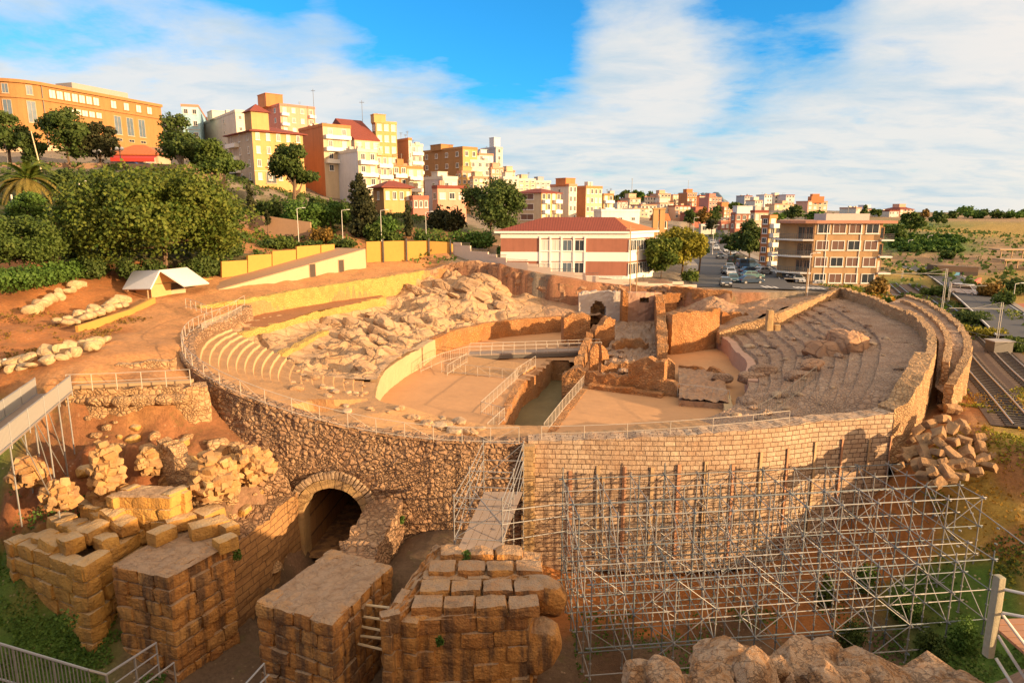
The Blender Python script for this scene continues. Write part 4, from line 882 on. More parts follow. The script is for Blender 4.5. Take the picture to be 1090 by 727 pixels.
for i in range(3): rough_block(mb,(-3.6+i*1.7,37.6,-2.6),(1.6,1.4,.8),rotm(0,.02,.1),4,.2,.1,i*5+70)
tag(mb.build('block_course','ashlar'),'uppermost rows of large rounded blocks on the stack beside the scaffold','stone course')
def boulder_mesh(sz,seed,sub=4,rough=0.22,sharp=0.0):
    rr=random.Random(int(seed)*13+5); cuts=[]
    for _ in range(13):
        d=Vector((rr.gauss(0,1),rr.gauss(0,1),rr.gauss(0,1))).normalized(); cuts.append((d,rr.uniform(.58,.92)))
    bm=bmesh.new(); bmesh.ops.create_icosphere(bm,subdivisions=sub,radius=1)
    for v in bm.verts:
        p=v.co.copy(); n_=noise.fractal((p.x*1.1+seed*7,p.y*1.1,p.z*1.1),1.0,2.1,5)*rough+noise.noise((p.x*.8+seed,p.y*.8,p.z*.8+seed*2))*.3
        c=noise.voronoi((p.x*1.4+seed,p.y*1.4,p.z*1.4))[0]; n_-=sharp*max(0,.35-(c[1]-c[0]))
        k=1+n_*.6; q=p*k
        for d,h in cuts:
            e=q.dot(d)-h
            if e>0: q=q-d*e*.93
        q=q*1.22
        m=max(abs(q.x),abs(q.y),abs(q.z)); q=q*(0.75+0.25/max(m,.3))
        v.co=Vector((q.x*sz[0]/2,q.y*sz[1]/2,q.z*sz[2]/2))
    return bm
def boulder(name,label,c,sz,seed,mat,cat='rock',rot=(0,0,0),sub=4,rough=.22,sharp=0.0,group=None):
    bm=boulder_mesh(sz,seed,sub,rough,sharp); bmesh.ops.rotate(bm,cent=(0,0,0),matrix=rotm(*rot),verts=bm.verts)
    me=bpy.data.meshes.new(name); bm.to_mesh(me); bm.free(); me.materials.append(MATS[mat]); me.polygons.foreach_set('use_smooth',[False]*len(me.polygons))
    o=link(bpy.data.objects.new(name,me)); o.location=c; return tag(o,label,cat,group)
def rubble_heap(name,label,c,sz,n,mat,seed,cat='masonry',smin=.3,smax=.85,rz=0.0,flat=0.0):
    r=random.Random(seed); mb=MB(); ca,sa=math.cos(rz),math.sin(rz)
    for k in range(int(n*1.7)):
        d=Vector((r.gauss(0,1),r.gauss(0,1),r.gauss(0,1))).normalized(); q=r.uniform(.45,1)**.5
        h=(d.z*q+1)/2; w=1.0 if flat else 1.05-.45*h
        x,y,z=d.x*q*sz[0]/2*w,d.y*q*sz[1]/2*w,d.z*q*sz[2]/2; s_=r.uniform(smin,smax)
        rough_block(mb,(c[0]+x*ca-y*sa,c[1]+x*sa+y*ca,c[2]+z),(s_*r.uniform(.9,1.5),s_,s_*r.uniform(.55,.9)),rotm(r.uniform(-.5,.5),r.uniform(-.5,.5),r.uniform(0,3)),3,.16,.12*s_,r.random()*80)
    bm=boulder_mesh((sz[0]*.66,sz[1]*.66,sz[2]*.72),seed,4,.5,.3); vs=[tuple(Vector(c)+rotm(0,0,rz)@v.co) for v in bm.verts]; mb.add(vs,[[v.index for v in f.verts] for f in bm.faces]); bm.free()
    return tag(mb.build(name,mat),label,cat)
boulder('boulder','single rounded boulder wedged at the right end of the block stack',(1.9,34.8,-3.6),(2.2,2.0,2.3),5,'ashlar',rough=.12)
boulder('boulder','tall smooth boulder under the rounded one, right end of the block stack',(1.5,33.6,-6.0),(2.3,1.8,2.9),9,'ashlar',rough=.12)
ashlar_pier('corner_buttress','narrow leaning block buttress with mossy rounded top, left edge of the block stack',[(-6.9,31.6),(-5.9,31.9),(-3.4,38.8),(-4.9,39.6)],-9.2,-2.9,1.0,1.9,31,dep=0.6,topmat='ashlar',topamp=0.3)
# radial walls of the passage
J0=(AX-at_[0]*2.65,AY-at_[1]*2.65); J1=(AX+at_[0]*2.6,AY+at_[1]*2.6)
tag(ruin_wall('passage_wall',[(J0[0],J0[1],-2.6),(-16.8,42.5,-2.7),(-18.0,38.6,-2.9)],-9,2.4,'old_courses',side=-1,step=.4,vstep=.4,jag=.25,amp=.12,topmat='rubble_masonry'),'coursed side wall with rubble top leading from the arch to the L-topped pier','wall')
tag(ruin_wall('passage_wall',[(J1[0]+.2,J1[1],-3.0),(-11.2,42.5,-3.6),(-11.3,38.8,-3.6)],-9,2.6,'rubble_masonry',side=1,step=.3,vstep=.3,jag=.3,amp=.16,disp=lump),'low rubble wall running from the right side of the arch to the square pier','wall')
A0=P(243,469,1.6); A1=P(322,512,-1.6)
tag(ruin_wall('buttress_wall',[(A0[0],44.6,1.2),(-19.2,45.2,0.4),(-16.5,46.2,-1.0),(J0[0]-.3,J0[1]-0.6,-1.9)],-8,1.6,'rubble_masonry',side=1,step=.3,vstep=.3,jag=.25,amp=.15,disp=lump),'sloping rubble buttress wall stepping down to the left shoulder of the arch','wall')
tag(ruin_wall('buttress_wall',[(-24.0,42.6,0.2),(-21.4,43.6,0.9),(-20.2,45.6,1.4)],-6,1.4,'old_courses',side=1,step=.4,vstep=.4,jag=.3,amp=.15),'short dark wall fragment between the leftmost pier and the outer wall','wall')
# left ruin fragments
rubble_heap('rock_spire','leaning rock spire of lit rubble standing below the plaza edge',(-26.6,41.2,1.0),(2.3,2.0,5.0),70,'rubble_stone',3,smin=.3,smax=.7)
tag(ruin_wall('broken_wall',[(-24.4,43.4,2.7),(-22.2,42.0,2.1),(-20.4,41.3,1.3)],-2.5,.9,'rim_masonry',side=1,step=.35,vstep=.35,jag=.45,amp=.25),'broken low wall with a shaded face, left arm of the U-shaped ruin below the plaza','wall')
rubble_heap('masonry_lump','crumbling golden masonry lump, right arm of the U-shaped ruin below the plaza',(-19.9,42.0,.7),(3.4,2.8,3.2),95,'rubble_stone',14,smin=.28,smax=.7)
rubble_heap('masonry_lump','low broken masonry mound behind the U-shaped ruin, against the outer wall',(-18.4,44.4,.6),(3.6,2.4,2.4),70,'rubble_stone',15,smin=.28,smax=.65)
rubble_heap('masonry_lump','small rubble heap between the rock spire and the broken wall',(-24.6,42.8,1.4),(1.9,1.6,1.6),40,'rubble_stone',16,smin=.25,smax=.55)
ashlar_pier('stone_slab','long pale ashlar slab with a lit golden front, in front of the rock spire',[(-25.8,39.6),(-21.6,39.4),(-20.9,41.0),(-24.9,41.4)],-2.2,0.4,0.9,1.5,21,mat='ashlar_gold',dep=.8,topmat='worn_top')
rubble_heap('masonry_lump','golden lit rubble lump beneath the gangway legs, nearer the slope',(-28.6,39.6,.5),(2.6,1.8,1.8),55,'rubble_stone',23,smin=.25,smax=.6)
rubble_heap('masonry_lump','golden lit rubble lump at the picture edge under the gangway',(-31.2,40.6,1.5),(2.4,2.0,2.0),55,'rubble_stone',24,smin=.25,smax=.6)
for i,(u,v) in enumerate(((80,424),(92,425),(104,426),(118,426),(131,427),(146,426),(160,425),(176,425),(190,424))):
    x,y,_=P(u,v,4.6); boulder('edge_stone','rough stone in the row shoring up the plaza edge below the railing',(x,y-.1,4.6),(1.0+.3*(i%3),.8,.75),i+50,'rim_masonry',sub=3,group='stones under the plaza edge')
tag(ruin_wall('plaza_wall',[(*P(70,421,5.0)[:2],5.5),(*P(130,420,5.0)[:2],5.45),(*P(205,417,5.0)[:2],5.35),(-22.6,48.2,5.3),(-23.3,49.2,5.3)],1.0,.9,'rim_masonry',side=1,step=.35,vstep=.3,jag=.2,amp=.2),'low rubble wall shoring the plaza edge above the red bank','wall')
rnd=random.Random(77)
for k in range(70):
    x,y=rnd.uniform(-31,-17),rnd.uniform(40.5,46.5); z=gz(x,y); sz=rnd.choice((.35,.5,.7,1.0,1.4))
    if z>4.6 or math.hypot(x-CX,y-CY)>0 and math.hypot(x-CX,y-CY)<rout(math.atan2(y-CY,x-CX))+.3: continue
    boulder('loose_stone','broken stone lying on the red rubble bank below the plaza edge',(x,y,z+sz*.12),(sz,sz*.8,sz*.6),k+700,'rim_masonry' if k%3 else 'ashlar_gold',cat='stone',sub=3,rough=.3,rot=(rnd.uniform(-.4,.4),0,k),group='loose stones on the bank')
# plaza railing kerb
mb=MB(); mb.obox(P(78,414,5.55),np.array(P(203,408,5.6))-np.array(P(78,414,5.55)),(0,0.5,0),(0,0,0.22)); tag(mb.build('edge_beam','timber'),'brown timber edge beam along the lip of the plaza under its railing','beam')
tag(ruin_wall('low_wall',[(*P(100,397,5.8)[:2],6.25),(*P(186,389,6.1)[:2],6.6)],5.3,.7,'rim_masonry',side=1,step=.4,vstep=.3,jag=.15,amp=.1),'ankle high rubble wall crossing the orange plaza','wall')
# struts across the gap
for k,((u0,v0,z0),(u1,v1,z1)) in enumerate((((381,642,-4.0),(437,650,-4.0)),((374,653,-4.6),(431,664,-4.6)),((383,665,-5.2),(425,676,-5.2)),((385,676,-5.8),(423,682,-5.8)),((383,684,-6.3),(421,696,-6.3)))):
    y0=34.6-k*.25; a=D(u0-6,v0,y0); b=D(u1+6,v1,33.6-k*.35); mb=MB(); mb.tube(a,b,.075,6)
    tag(mb.build('timber_strut','pale_timber'),('topmost','second','third','fourth','lowest')[k]+' pale timber strut of the five wedged between square pier and block stack','strut','struts across the gap')
for k,(u,v) in enumerate(((376,660),(377,690))):
    mb=MB(); a=D(u,v,33.9-k*.5); mb.box((a[0]-.1,a[1],a[2]),(.16,.35,1.3),.35); tag(mb.build('strut_board','pale_timber'),('upper','lower')[k]+' upright board packed behind the struts on the square pier','board','boards behind the struts')
# ================================================================ scaffold
SE=np.array([math.cos(6.5*DEG),math.sin(6.5*DEG),0]); SD=np.array([math.sin(5*DEG),-math.cos(5*DEG),0]); SO=np.array([3.6,44.4,0.0])
NB,BWD,NRW,RWD=11,2.47,5,2.05; LV=[-0.55,-2.55,-4.55,-6.55,-8.45]
m_plain('blue_steel',(0.16,0.19,0.21),0.6,0.25,5,0.1,0.004,metal=0.4)
sc=thing('scaffold','large grey tube scaffold of many bays propping the coursed block wall','scaffold',tuple(SO+np.array([0,0,-9.6])))
def spt(i,r,z): q=SO+SE*BWD*i+SD*RWD*r; return Vector((q[0],q[1],z))
rnd=random.Random(5)
for r in range(NRW+1):
    for i in range(NB+1 if r<4 else NB):
        top=(LV[0] if r<4 else LV[1])+rnd.choice((.15,.3,.3,.55,.9)); b=max(-9.6,gz(*spt(i,r,0)[:2])-.1)
        mb=MB(); mb.tube(spt(i,r,b),spt(i,r,top),.042,7)
        z=LV[0]
        while z>b: mb.tube(spt(i,r,z-.035),spt(i,r,z+.035),.085,8); z-=1.0
        mb.box(spt(i,r,b+.02),(.2,.2,.03)); mb.tube(spt(i,r,b),spt(i,r,b+.35),.06,6)
        mb.build('standard','galvanised' if (i+r)%3 else 'blue_steel',sc)
def beam_run(name,a,b,r,nseg,mat):
    mb=MB(); a,b=Vector(a),Vector(b); mb.tube(a,b,r,6)
    for k in range(nseg+1): p=a+(b-a)*k/nseg; d=(b-a).normalized(); mb.tube(p-d*.14,p+d*.14,r*1.55,6)
    return mb.build(name,mat,sc)
for r in range(NRW+1):
    for li,z in enumerate(LV):
        zz=z if li<4 else -8.3
        if r>3 and li==0: continue
        beam_run('ledger',spt(-.06,r,zz),spt((NB if r<4 else NB-1)+.06,r,zz),.033,NB,'galvanised' if (r+li)%2 else 'blue_steel')
for i in range(NB+1):
    for li,z in enumerate(LV): beam_run('transom',spt(i,-.1,z+.02),spt(i,(3 if li==0 or i==NB else NRW)+.06,z+.02),.033,3 if li==0 or i==NB else NRW,'galvanised' if (i+li)%3 else 'blue_steel')
for i in range(NB):
    for r in range(NRW+1):
        if r>3 and i==NB-1: continue
        if (i+2*r)%4==0 or (r==NRW and i%3==1):
            for li in range(0 if r<4 else 1,4):
                a,b=(i,i+1) if (li+i)%2 else (i+1,i); mb=MB(); mb.tube(spt(a,r,LV[li])+Vector((0,-.07,0)),spt(b,r,LV[li+1])+Vector((0,-.07,0)),.026,6); mb.build('brace','galvanised',sc)
for i in (0,3,6,9,11):
    for li in range(4):
        r0=li%3; mb=MB(); mb.tube(spt(i,r0,LV[li])+Vector((.07,0,0)),spt(i,r0+1,LV[li+1])+Vector((.07,0,0)),.026,6); mb.build('brace','galvanised',sc)
for i in range(NB+1):
    q=NRW if i<NB else 3
    mb=MB(); mb.tube(spt(i,0,LV[0])+Vector((.06,0,0)),spt(i,3,LV[3])+Vector((.06,0,0)),.03,6); mb.build('depth_brace','galvanised',sc)
    mb=MB(); mb.tube(spt(i,2,LV[0])+Vector((-.06,0,0)),spt(i,q,LV[0]-2.0*(q-2))+Vector((-.06,0,0)),.03,6); mb.build('depth_brace','galvanised',sc)
    mb=MB(); mb.tube(spt(i,0,LV[2])+Vector((-.09,0,0)),spt(i,3,LV[4])+Vector((-.09,0,0)),.03,6); mb.build('depth_brace','blue_steel',sc)
for i in range(2,NB,2):
    mb=MB(); a=spt(i,3-.02,LV[0]); mb.tube(a+Vector((.08,0,0)),a+Vector((-1.1,2.2,-8.4)),.028,6); mb.build('raking_brace','galvanised',sc)
mb=MB(); a=spt(NB,1,LV[0]-.4); mb.tube(a,Vector(P(1096,583,-2.0)),.035,6); mb.build('tie_tube','galvanised',sc)
# boards upright against the block wall
for k in range(13):
    u=607+k*28.5 if k<12 else 948; d=wall_at(u,540)
    best=None
    for q in range(0,400):
        dd=TS+(TE-TS)*q/400; x,y,_=cav(dd*DEG,1.0); uu,_=proj(x,y,-3)
        if best is None or abs(uu-u)<best[0]: best=(abs(uu-u),dd,x,y)
    _,dd,x,y=best; ra=np.array([x-CX,y-CY]); ra/=np.linalg.norm(ra); x+=ra[0]*.05; y+=ra[1]*.05; zt=-1.0+1.9*(k/12)+random.uniform(-.4,.4); zb=max(gz(x,y)-.1,-8)
    mb=MB(); an=math.atan2(ra[1],ra[0])+math.pi/2; rough_block(mb,(x,y,(zt+zb)/2),(.27,.07,zt-zb),rotm(0,0,an),2,.1,.008,k); 
    if k%2: rough_block(mb,(x+math.cos(an)*.4,y+math.sin(an)*.4,(zt+zb)/2-.4),(.2,.07,zt-zb-.8),rotm(0,0,an),2,.1,.008,k+30)
    tag(mb.build('shoring_board',['red_timber','timber'][k%2]),'upright %s timber shoring %s bearing on the coursed wall behind the scaffold'%(('reddish','brown')[k%2],('board','pair of boards')[k%2]),'board','shoring boards against the block wall')
# ---- platform scaffold between rubble wall and block stack
st=thing('platform_scaffold','small scaffold tower with a sloping plank ramp on the block stack','scaffold',(-1,40,-3))
A=[Vector(P(497,545,-1.6)),Vector(P(548,552,-1.6))]
fx=[(-3.6,38.6),(-0.6,38.2)]; bx=[(-2.0,44.4),(0.8,44.2)]; mx=[(-2.8,41.4),(0.1,41.1)]
for (x,y),zt,zb in [(fx[0],0.9,-2.8),(fx[1],0.9,-2.8),(mx[0],1.6,-5),(mx[1],1.6,-5),(bx[0],2.4,-6),(bx[1],2.4,-6)]:
    mb=MB(); mb.tube((x,y,zb),(x,y,zt),.035,7); z=zt-.1
    while z>zb: mb.tube((x,y,z-.03),(x,y,z+.03),.075,8); z-=1
    mb.build('standard','galvanised',st)
def tb(name,a,b,r=.028,mat='galvanised'): mb=MB(); mb.tube(a,b,r,6); mb.build(name,mat,st)
zf,zm,zk=[-2.0,-.9,.0,.7],[-1.3,.2,1.3],[-.4,.9,2.2]
for z in zf: tb('ledger',(*fx[0],z),(*fx[1],z))
for z in zm: tb('ledger',(*mx[0],z),(*mx[1],z))
for z in zk: tb('ledger',(*bx[0],z),(*bx[1],z))
for s_ in (0,1):
    for a,b,c in ((-2.0,-1.3,-.4),(-.9,.2,.9),(.0,.7,1.6),(.7,1.3,2.2)):
        tb('transom',(*fx[s_],a),(*mx[s_],b)); tb('transom',(*mx[s_],b),(*bx[s_],c))
    tb('brace',(*fx[s_],-2.6),(*mx[s_],.2)); tb('brace',(*mx[s_],-1.3),(*bx[s_],.9)); tb('brace',(*fx[s_],.7),(*mx[s_],-1.3))
tb('brace',(*fx[0],-2.0),(*fx[1],0.0)); tb('brace',(*bx[0],-.4),(*bx[1],2.2)); tb('brace',(*fx[1],-.9),(*mx[0],.2))
for z in (-.9,-2.0,.0): tb('tie_tube',(*fx[1],z),spt(0,1.2,z-1.2),.03)
for k in range(5):
    o=Vector((fx[0][0]+.25+k*.52,fx[0][1]-.9,-2.35)); e=Vector((bx[0][0]-fx[0][0]-.1,bx[0][1]-fx[0][1]-1.2,1.75)); mb=MB(); mb.obox(o,(.48,-.03,0),e,(0,0,.06)); mb.build('plank','grey_planks',st)
for k in range(3):
    mb=MB(); mb.obox((-2.9+k*.62,38.6,-2.3),(.58,0,0),(.1,1.2,0),(0,0,.05)); mb.build('landing_board','timber',st)
# ================================================================ near ground right: rocks, walkway with post
m_rock('near_rock',[(0.22,0.10,0.04),(0.50,0.27,0.11),(0.72,0.54,0.36),(0.46,0.19,0.06)],2.2,1.0,0.2,0.35)
for k,(u,v,y,sx,sy,sz_,lb) in enumerate(((715,735,10.4,1.2,1.4,.8,'low lichen-spotted rock at the bottom edge, left of the ledge'),(800,722,10.6,1.7,1.9,1.15,'pinkish rounded rock at the bottom edge under the scaffold centre'),(868,716,10.9,1.6,1.8,1.1,'tall orange rock crest at the bottom edge below the scaffold'),(930,724,10.5,1.5,1.7,.95,'grooved brown rock at the bottom edge between crest and ledge'),(1000,732,10.3,1.9,1.8,.7,'broad pale rock ledge at the bottom edge beside the timber post'),(760,740,9.8,1.4,1.2,.9,'small dark rock tucked below the pinkish rock'),(1042,742,9.6,1.1,1.4,.8,'flat rock under the walkway boards'))):
    x,y_,z=D(u,v,y); boulder('rock',lb,(x,y_,z-.25),(sx,sy,sz_),k+80,'near_rock',sub=6,rough=.75,sharp=.35,rot=(0,0,k*.9))
rnd=random.Random(31)
for k in range(16):
    u=690+k*23+rnd.uniform(-8,8); x,y_,z=D(u,726+rnd.uniform(-8,8)-(10 if 800<u<900 else 0),10.2+rnd.uniform(-.6,.7)); s_=rnd.uniform(.3,.75); boulder('loose_stone','small broken stone among the big rocks along the bottom edge',(x,y_,z),(s_,s_*.9,s_*.7),k+840,'near_rock',cat='stone',sub=4,rough=.6,rot=(0,0,k),group='small stones on the near rocks')
wk=thing('walkway','timber walkway corner with red-brown deck boards at the lower right edge','walkway',(9.2,9.8,10.9))
for k in range(14):
    mb=MB(); mb.obox((8.42,8.3+k*.17,10.86+random.uniform(-.004,.004)),(4,.25,0),(0,.155,0),(0,0,.05)); mb.build('deck_board','red_timber' if k>2 else 'pale_timber',wk)
m_plain('weathered_post',(0.36,0.32,0.22),0.9,0.5,9,0.8,0.02)
mb=MB(); a=Vector(D(1052,698,10.1)); b=Vector(D(1064,613,10.1)); rough_block(mb,(a+b)/2,(.13,.15,(b-a).length),rotm(0,0.0,.1),4,.15,.012,4); mb.build('post','weathered_post',wk)
m_plain('white_tube',(0.66,0.62,0.56),0.45,0.15,4,0,0)
for (u0,v0,u1,v1) in ((1069,627,1110,636),(1067,652,1110,660),(1066,653,1112,714),(1062,676,1100,735),(1060,700,1082,735)):
    mb=MB(); mb.tube(D(u0,v0,10.05),D(u1,v1,9.7),.026,8); mb.build('rail_tube','white_tube',wk)
# ================================================================ gangway and stairs, left
m,g,b,_=newmat('mesh_panel'); p=wpos(g); w1=g.n('ShaderNodeTexWave',bands_direction='Z'); w1.inputs['Scale'].default_value=6; g.l(p,w1.inputs[0]); w2=g.n('ShaderNodeTexWave',bands_direction='X'); w2.inputs['Scale'].default_value=6; g.l(p,w2.inputs[0])
setc(g,b,g.mix(g.math('MAXIMUM',w1.outputs['Fac'],w2.outputs['Fac']),(0.22,0.2,0.17),(0.5,0.48,0.43))); b.inputs['Roughness'].default_value=.6; b.inputs['Metallic'].default_value=.3
gw=thing('gangway','steel gangway with grey mesh side panels rising to the plaza at the left edge','gangway',(-29,40,5.5))
ga,gb=np.array((-26.4,32.0,5.5)),np.array((-30.9,45.3,5.5)); gd=(gb-ga)/np.linalg.norm(gb-ga); gn=np.array((-gd[1],gd[0],0))*2.1
mb=MB(); mb.obox(ga,gb-ga,gn,(0,0,.12)); mb.build('deck','grey_planks',gw)
NG=5
for s_,off in enumerate((np.zeros(3),gn)):
    for k in range(NG):
        o=ga+off+(gb-ga)*(k+.02)/NG; mb=MB(); mb.obox(o+np.array((0,0,.2)),(gb-ga)*.96/NG,gn/2.1*.03,(0,0,1.0)); mb.build('side_panel','mesh_panel',gw)
    for k in range(NG+1):
        o=ga+off+(gb-ga)*k/NG; mb=MB(); mb.tube(o+np.array((0,0,-.2)),o+np.array((0,0,1.3)),.04,6); mb.build('post','galvanised',gw)
    for h_ in (.14,1.25): mb=MB(); mb.tube(ga+off+np.array((0,0,h_)),gb+off+np.array((0,0,h_)),.035,6); mb.build('handrail','galvanised',gw)
for k,(t,zb) in enumerate(((.60,.2),(.78,.6),(.92,2.5))):
    for off in (np.zeros(3),gn): o=ga+off+(gb-ga)*t; mb=MB(); mb.tube(o+np.array((0,0,0)),(o[0],o[1],max(gz(o[0],o[1])-.2,-1.6)),.05,6); mb.build('leg','galvanised',gw)
    if k<2:
        o=ga+(gb-ga)*t; mb=MB(); zq=max(gz(o[0],o[1]),-1.4); mb.tube((o[0],o[1],zq+.3),o+(gb-ga)*-.3,.03,6); mb.tube((o[0],o[1],zq+1.6),o+(gb-ga)*-.14,.03,6); mb.build('brace','galvanised',gw)
sr=thing('metal_stair','grey metal stair with barred handrail descending in the bottom left corner','stair',(-11,15,6))
a,b=Vector(D(-30,676,15)),Vector(D(94,713,15)); 
mb=MB(); mb.tube(a,b,.035,6); mb.build('handrail','galvanised',sr)
for k in range(30):
    p=a+(b-a)*k/29; mb=MB(); mb.tube(p,p-Vector((0,0,1.15)),.016 if k%10 else .03,5); mb.build('baluster','galvanised',sr)
mb=MB(); mb.tube(a-Vector((0,0,1.05)),b-Vector((0,0,1.05)),.03,6); mb.build('bottom_rail','galvanised',sr)
for k in range(10):
    p=Vector(D(-5+k*9,738,14.2))+Vector((0,-.2,-.15)); mb=MB(); mb.box(p,(.34,1.2,.05)); mb.build('tread','grey_planks',sr)
c,d=Vector(D(113,718,15.2)),Vector(D(166,684,20)); mb=MB(); mb.tube(b,c,.035,6); mb.tube(c,d,.035,6); mb.build('handrail','galvanised',sr)
for h_ in (.4,.8): mb=MB(); mb.tube(c-Vector((0,0,h_)),d-Vector((0,0,h_)),.024,6); mb.build('mid_rail','galvanised',sr)
for t in (0,.5,1): p=c+(d-c)*t; mb=MB(); mb.tube(p,p-Vector((0,0,1.3)),.035,6); mb.build('post','galvanised',sr)
c2=Vector(D(185,705,20)); mb=MB(); mb.tube(c2,Vector(D(135,742,15.5)),.03,6); mb.tube(c2,c2-Vector((0,0,1.2)),.03,6); mb.build('handrail','galvanised',sr)
br=thing('access_railing','short grey access railing showing at the bottom edge before the square pier','railing',(-8,21,2))
for (u0,v0,u1,v1) in ((250,740,281,706),(262,742,286,718)): mb=MB(); mb.tube(D(u0,v0,19),D(u1,v1,21),.035,6); mb.build('rail','galvanised',br)
for u,v in ((281,706),(262,728)): mb=MB(); q=Vector(D(u,v,21)); mb.tube(q,q-Vector((0,0,1.3)),.035,6); mb.build('post','galvanised',br)
# stone pile right
m_blocks('pile_stone',[(0.24,0.09,0.025),(0.36,0.17,0.045),(0.32,0.22,0.15),(0.18,0.075,0.03),(0.46,0.28,0.11)],0.8,0.06)
rnd=random.Random(12)
shapes=[]
for k in range(8):
    mb=MB(); rough_block(mb,(0,0,0),(rnd.uniform(.8,1.6),rnd.uniform(.6,.95),rnd.uniform(.4,.75)),None,4,.16,.12,k*3); o=mb.build('stone_block','pile_stone',local=True); shapes.append(o)
spots=[(965,447,1.3),(978,452,1.6),(990,446,2.0),(1004,440,2.4),(1013,450,2.4),(1026,448,2.2),(1028,462,1.9),(985,462,1.6),(1000,464,1.9),(1014,464,1.9),(1000,455,2.5),(1040,460,1.5),(972,462,1.0),(985,476,1.0),(1000,476,1.3),(1014,476,1.4),(1030,476,1.2),(1045,470,1.2),(1056,470,.9),(990,488,.6),(1003,486,.8),(1016,488,.8),(1030,488,.8),(1044,482,.9),(970,475,.6),(1060,480,.6),(978,488,.3),(1010,498,.4),(1024,500,.3),(996,498,.3),(1040,496,.4),(1052,490,.5),(1066,474,.7),(984,500,-.1),(1000,508,-.1),(1015,430,2.0),(1006,428,1.8),(964,480,.2),(958,490,-.4)]
for k,(u,v,z) in enumerate(spots):
    x,y,_=P(u,v,z); o=shapes[k%8] if k<8 else link(shapes[k%8].copy())
    o.location=(x,y,z-.45); o.rotation_euler=(rnd.uniform(-.8,.8),rnd.uniform(-.8,.8),rnd.uniform(0,3.1)); tag(o,'loose dressed stone in the tumbled pile right of the block wall','stone block','tumbled stones beside the block wall')
for x,y,z,s_,k,tl,rz_ in ROCKS: boulder('rock','pale fractured rock jutting from the steep rock slope behind the arena',(x,y,z-.12*s_),(s_*1.7,s_*.95,s_*.6),k+900,'pale_rock',sub=5,rough=.5,sharp=.35,rot=(tl,.35,-.9+.3*rz_),group='rocks on the slope')
# ================================================================ chapel ruins inside the arena
def rw(label,pts,hs,th=0.9,z0=None,mat='ruin_masonry',jag=0.35,side=1,skip=None,crumble=0.0,name='chapel_wall',step=0.4,amp=0.14,seed=0):
    W_=[P(*q) for q in pts]; path=[(x,y,z+h) for (x,y,z),h in zip(W_,hs)]; zb=min(p[2] for p in W_)-0.4 if z0 is None else z0
    return tag(ruin_wall(name,path,zb,th,mat,side=side,step=step,vstep=0.4,jag=jag,amp=amp,skip=skip,crumble=crumble,seed=seed),label,'wall')
rw('low orange front wall of the chapel ruin with a gap like a window sill',[(623,411,0),(645,413.5,0),(668,416,0)],[1.5,1.35,1.5],1.0)
rw('tall ragged orange front wall stub of the chapel, right of its low front wall',[(668,416,0),(676,417,0),(690,419,0),(706,421,0)],[2.9,3.7,3.5,3.6],1.1,jag=.5)
rw('short low end of the chapel front wall beside the fenced platform',[(706,421,0),(720,423,0)],[1.6,0.9],0.9)
rw('chapel corner block rising out of the trench, left end of the front wall',[(598,409,0),(611,410,0),(623,411,0)],[1.2,1.9,1.6],1.4,z0=-2.8,jag=.3)
rw('low left nave wall of the chapel along the trench',[(607,404,0),(617,384,0.3),(624,368,0.6)],[1.0,1.3,1.6],0.9,z0=-2.7,side=-1,jag=.4)
rw('slim lit pillar stub standing on the left nave wall of the chapel',[(628,392,.3),(633,392,.3),(637,391.5,.3)],[2.2,3.0,2.4],0.8,jag=.3,name='chapel_pillar')
rw('square orange wall block at the far left corner of the chapel',[(600,363,.8),(612,362.5,.8),(628,362,.8)],[3.3,3.6,3.4],1.3)
rw('ragged orange wall piece between far left block and nave pillar',[(633,369,.6),(644,368,.6),(654,367,.6)],[2.0,3.6,3.3],1.2,jag=.5)
def arch_open(s0,w,zs):
    return lambda s,z: abs(s-s0)<w and (z<zs or (s-s0)**2+(z-zs)**2<w*w)
rw('whitish plastered apse wall with a dark arched doorway at the back of the chapel',[(616,341,1.2),(632,341,1.2),(650,341,1.2),(665,341,1.2)],[4.2,4.6,4.6,4.4],1.3,mat='white_plaster',skip=arch_open(3.0,1.12,3.1),step=.3,jag=.3)
x,y,_=P(642,341,1.2); mb=MB(); mb.box((x,y+2.6,2.4),(4.5,.4,4.2)); mb.box((x-2.2,y+1.8,2.4),(.4,2,4.2)); mb.box((x+2.2,y+1.8,2.4),(.4,2,4.2)); tag(mb.build('apse_chamber','old_courses'),'dark masonry chamber seen through the arched apse doorway','wall')
rw('tall reddish corner pier right of the apse doorway',[(662,346,1.0),(668,346,1.0)],[5.2,5.0],2.4,jag=.3,name='chapel_pier')
rw('pinkish back wall with one small dark window, right of the apse pier',[(668,341,1.2),(686,341,1.2),(704,340,1.2)],[4.3,4.4,4.2],1.2,mat='pink_plaster',skip=lambda s,z: abs(s-2.55)<.62 and 4.0<z<4.9,step=.3,jag=.15)
x,y,_=P(687,341,1.2); mb=MB(); mb.box((x,y+1.6,4.4),(2.6,.3,1.8)); tag(mb.build('window_backing','old_courses'),'dark masonry behind the small chapel window','wall')
rw('back wall with a shallow brick arch niche, right end of the chapel',[(704,334,2.2),(730,333.5,2.2),(765,333,2.2)],[3.0,3.4,2.8],1.0,skip=arch_open(3.9,1.5,3.2),step=.3)
x,y,_=P(729,333.5,2.2); mb=MB(); mb.box((x,y+.75,3.2),(5,.3,3.4)); tag(mb.build('niche_backing','red_rock'),'recessed reddish back of the brick arch niche','wall')
rw('broad shaded transept wall of the chapel, frontal, right of the nave',[(714,375,.3),(730,373.5,.3),(748,371,.3),(765,368,.3)],[4.9,5.1,4.9,5.0],1.2,jag=.25)
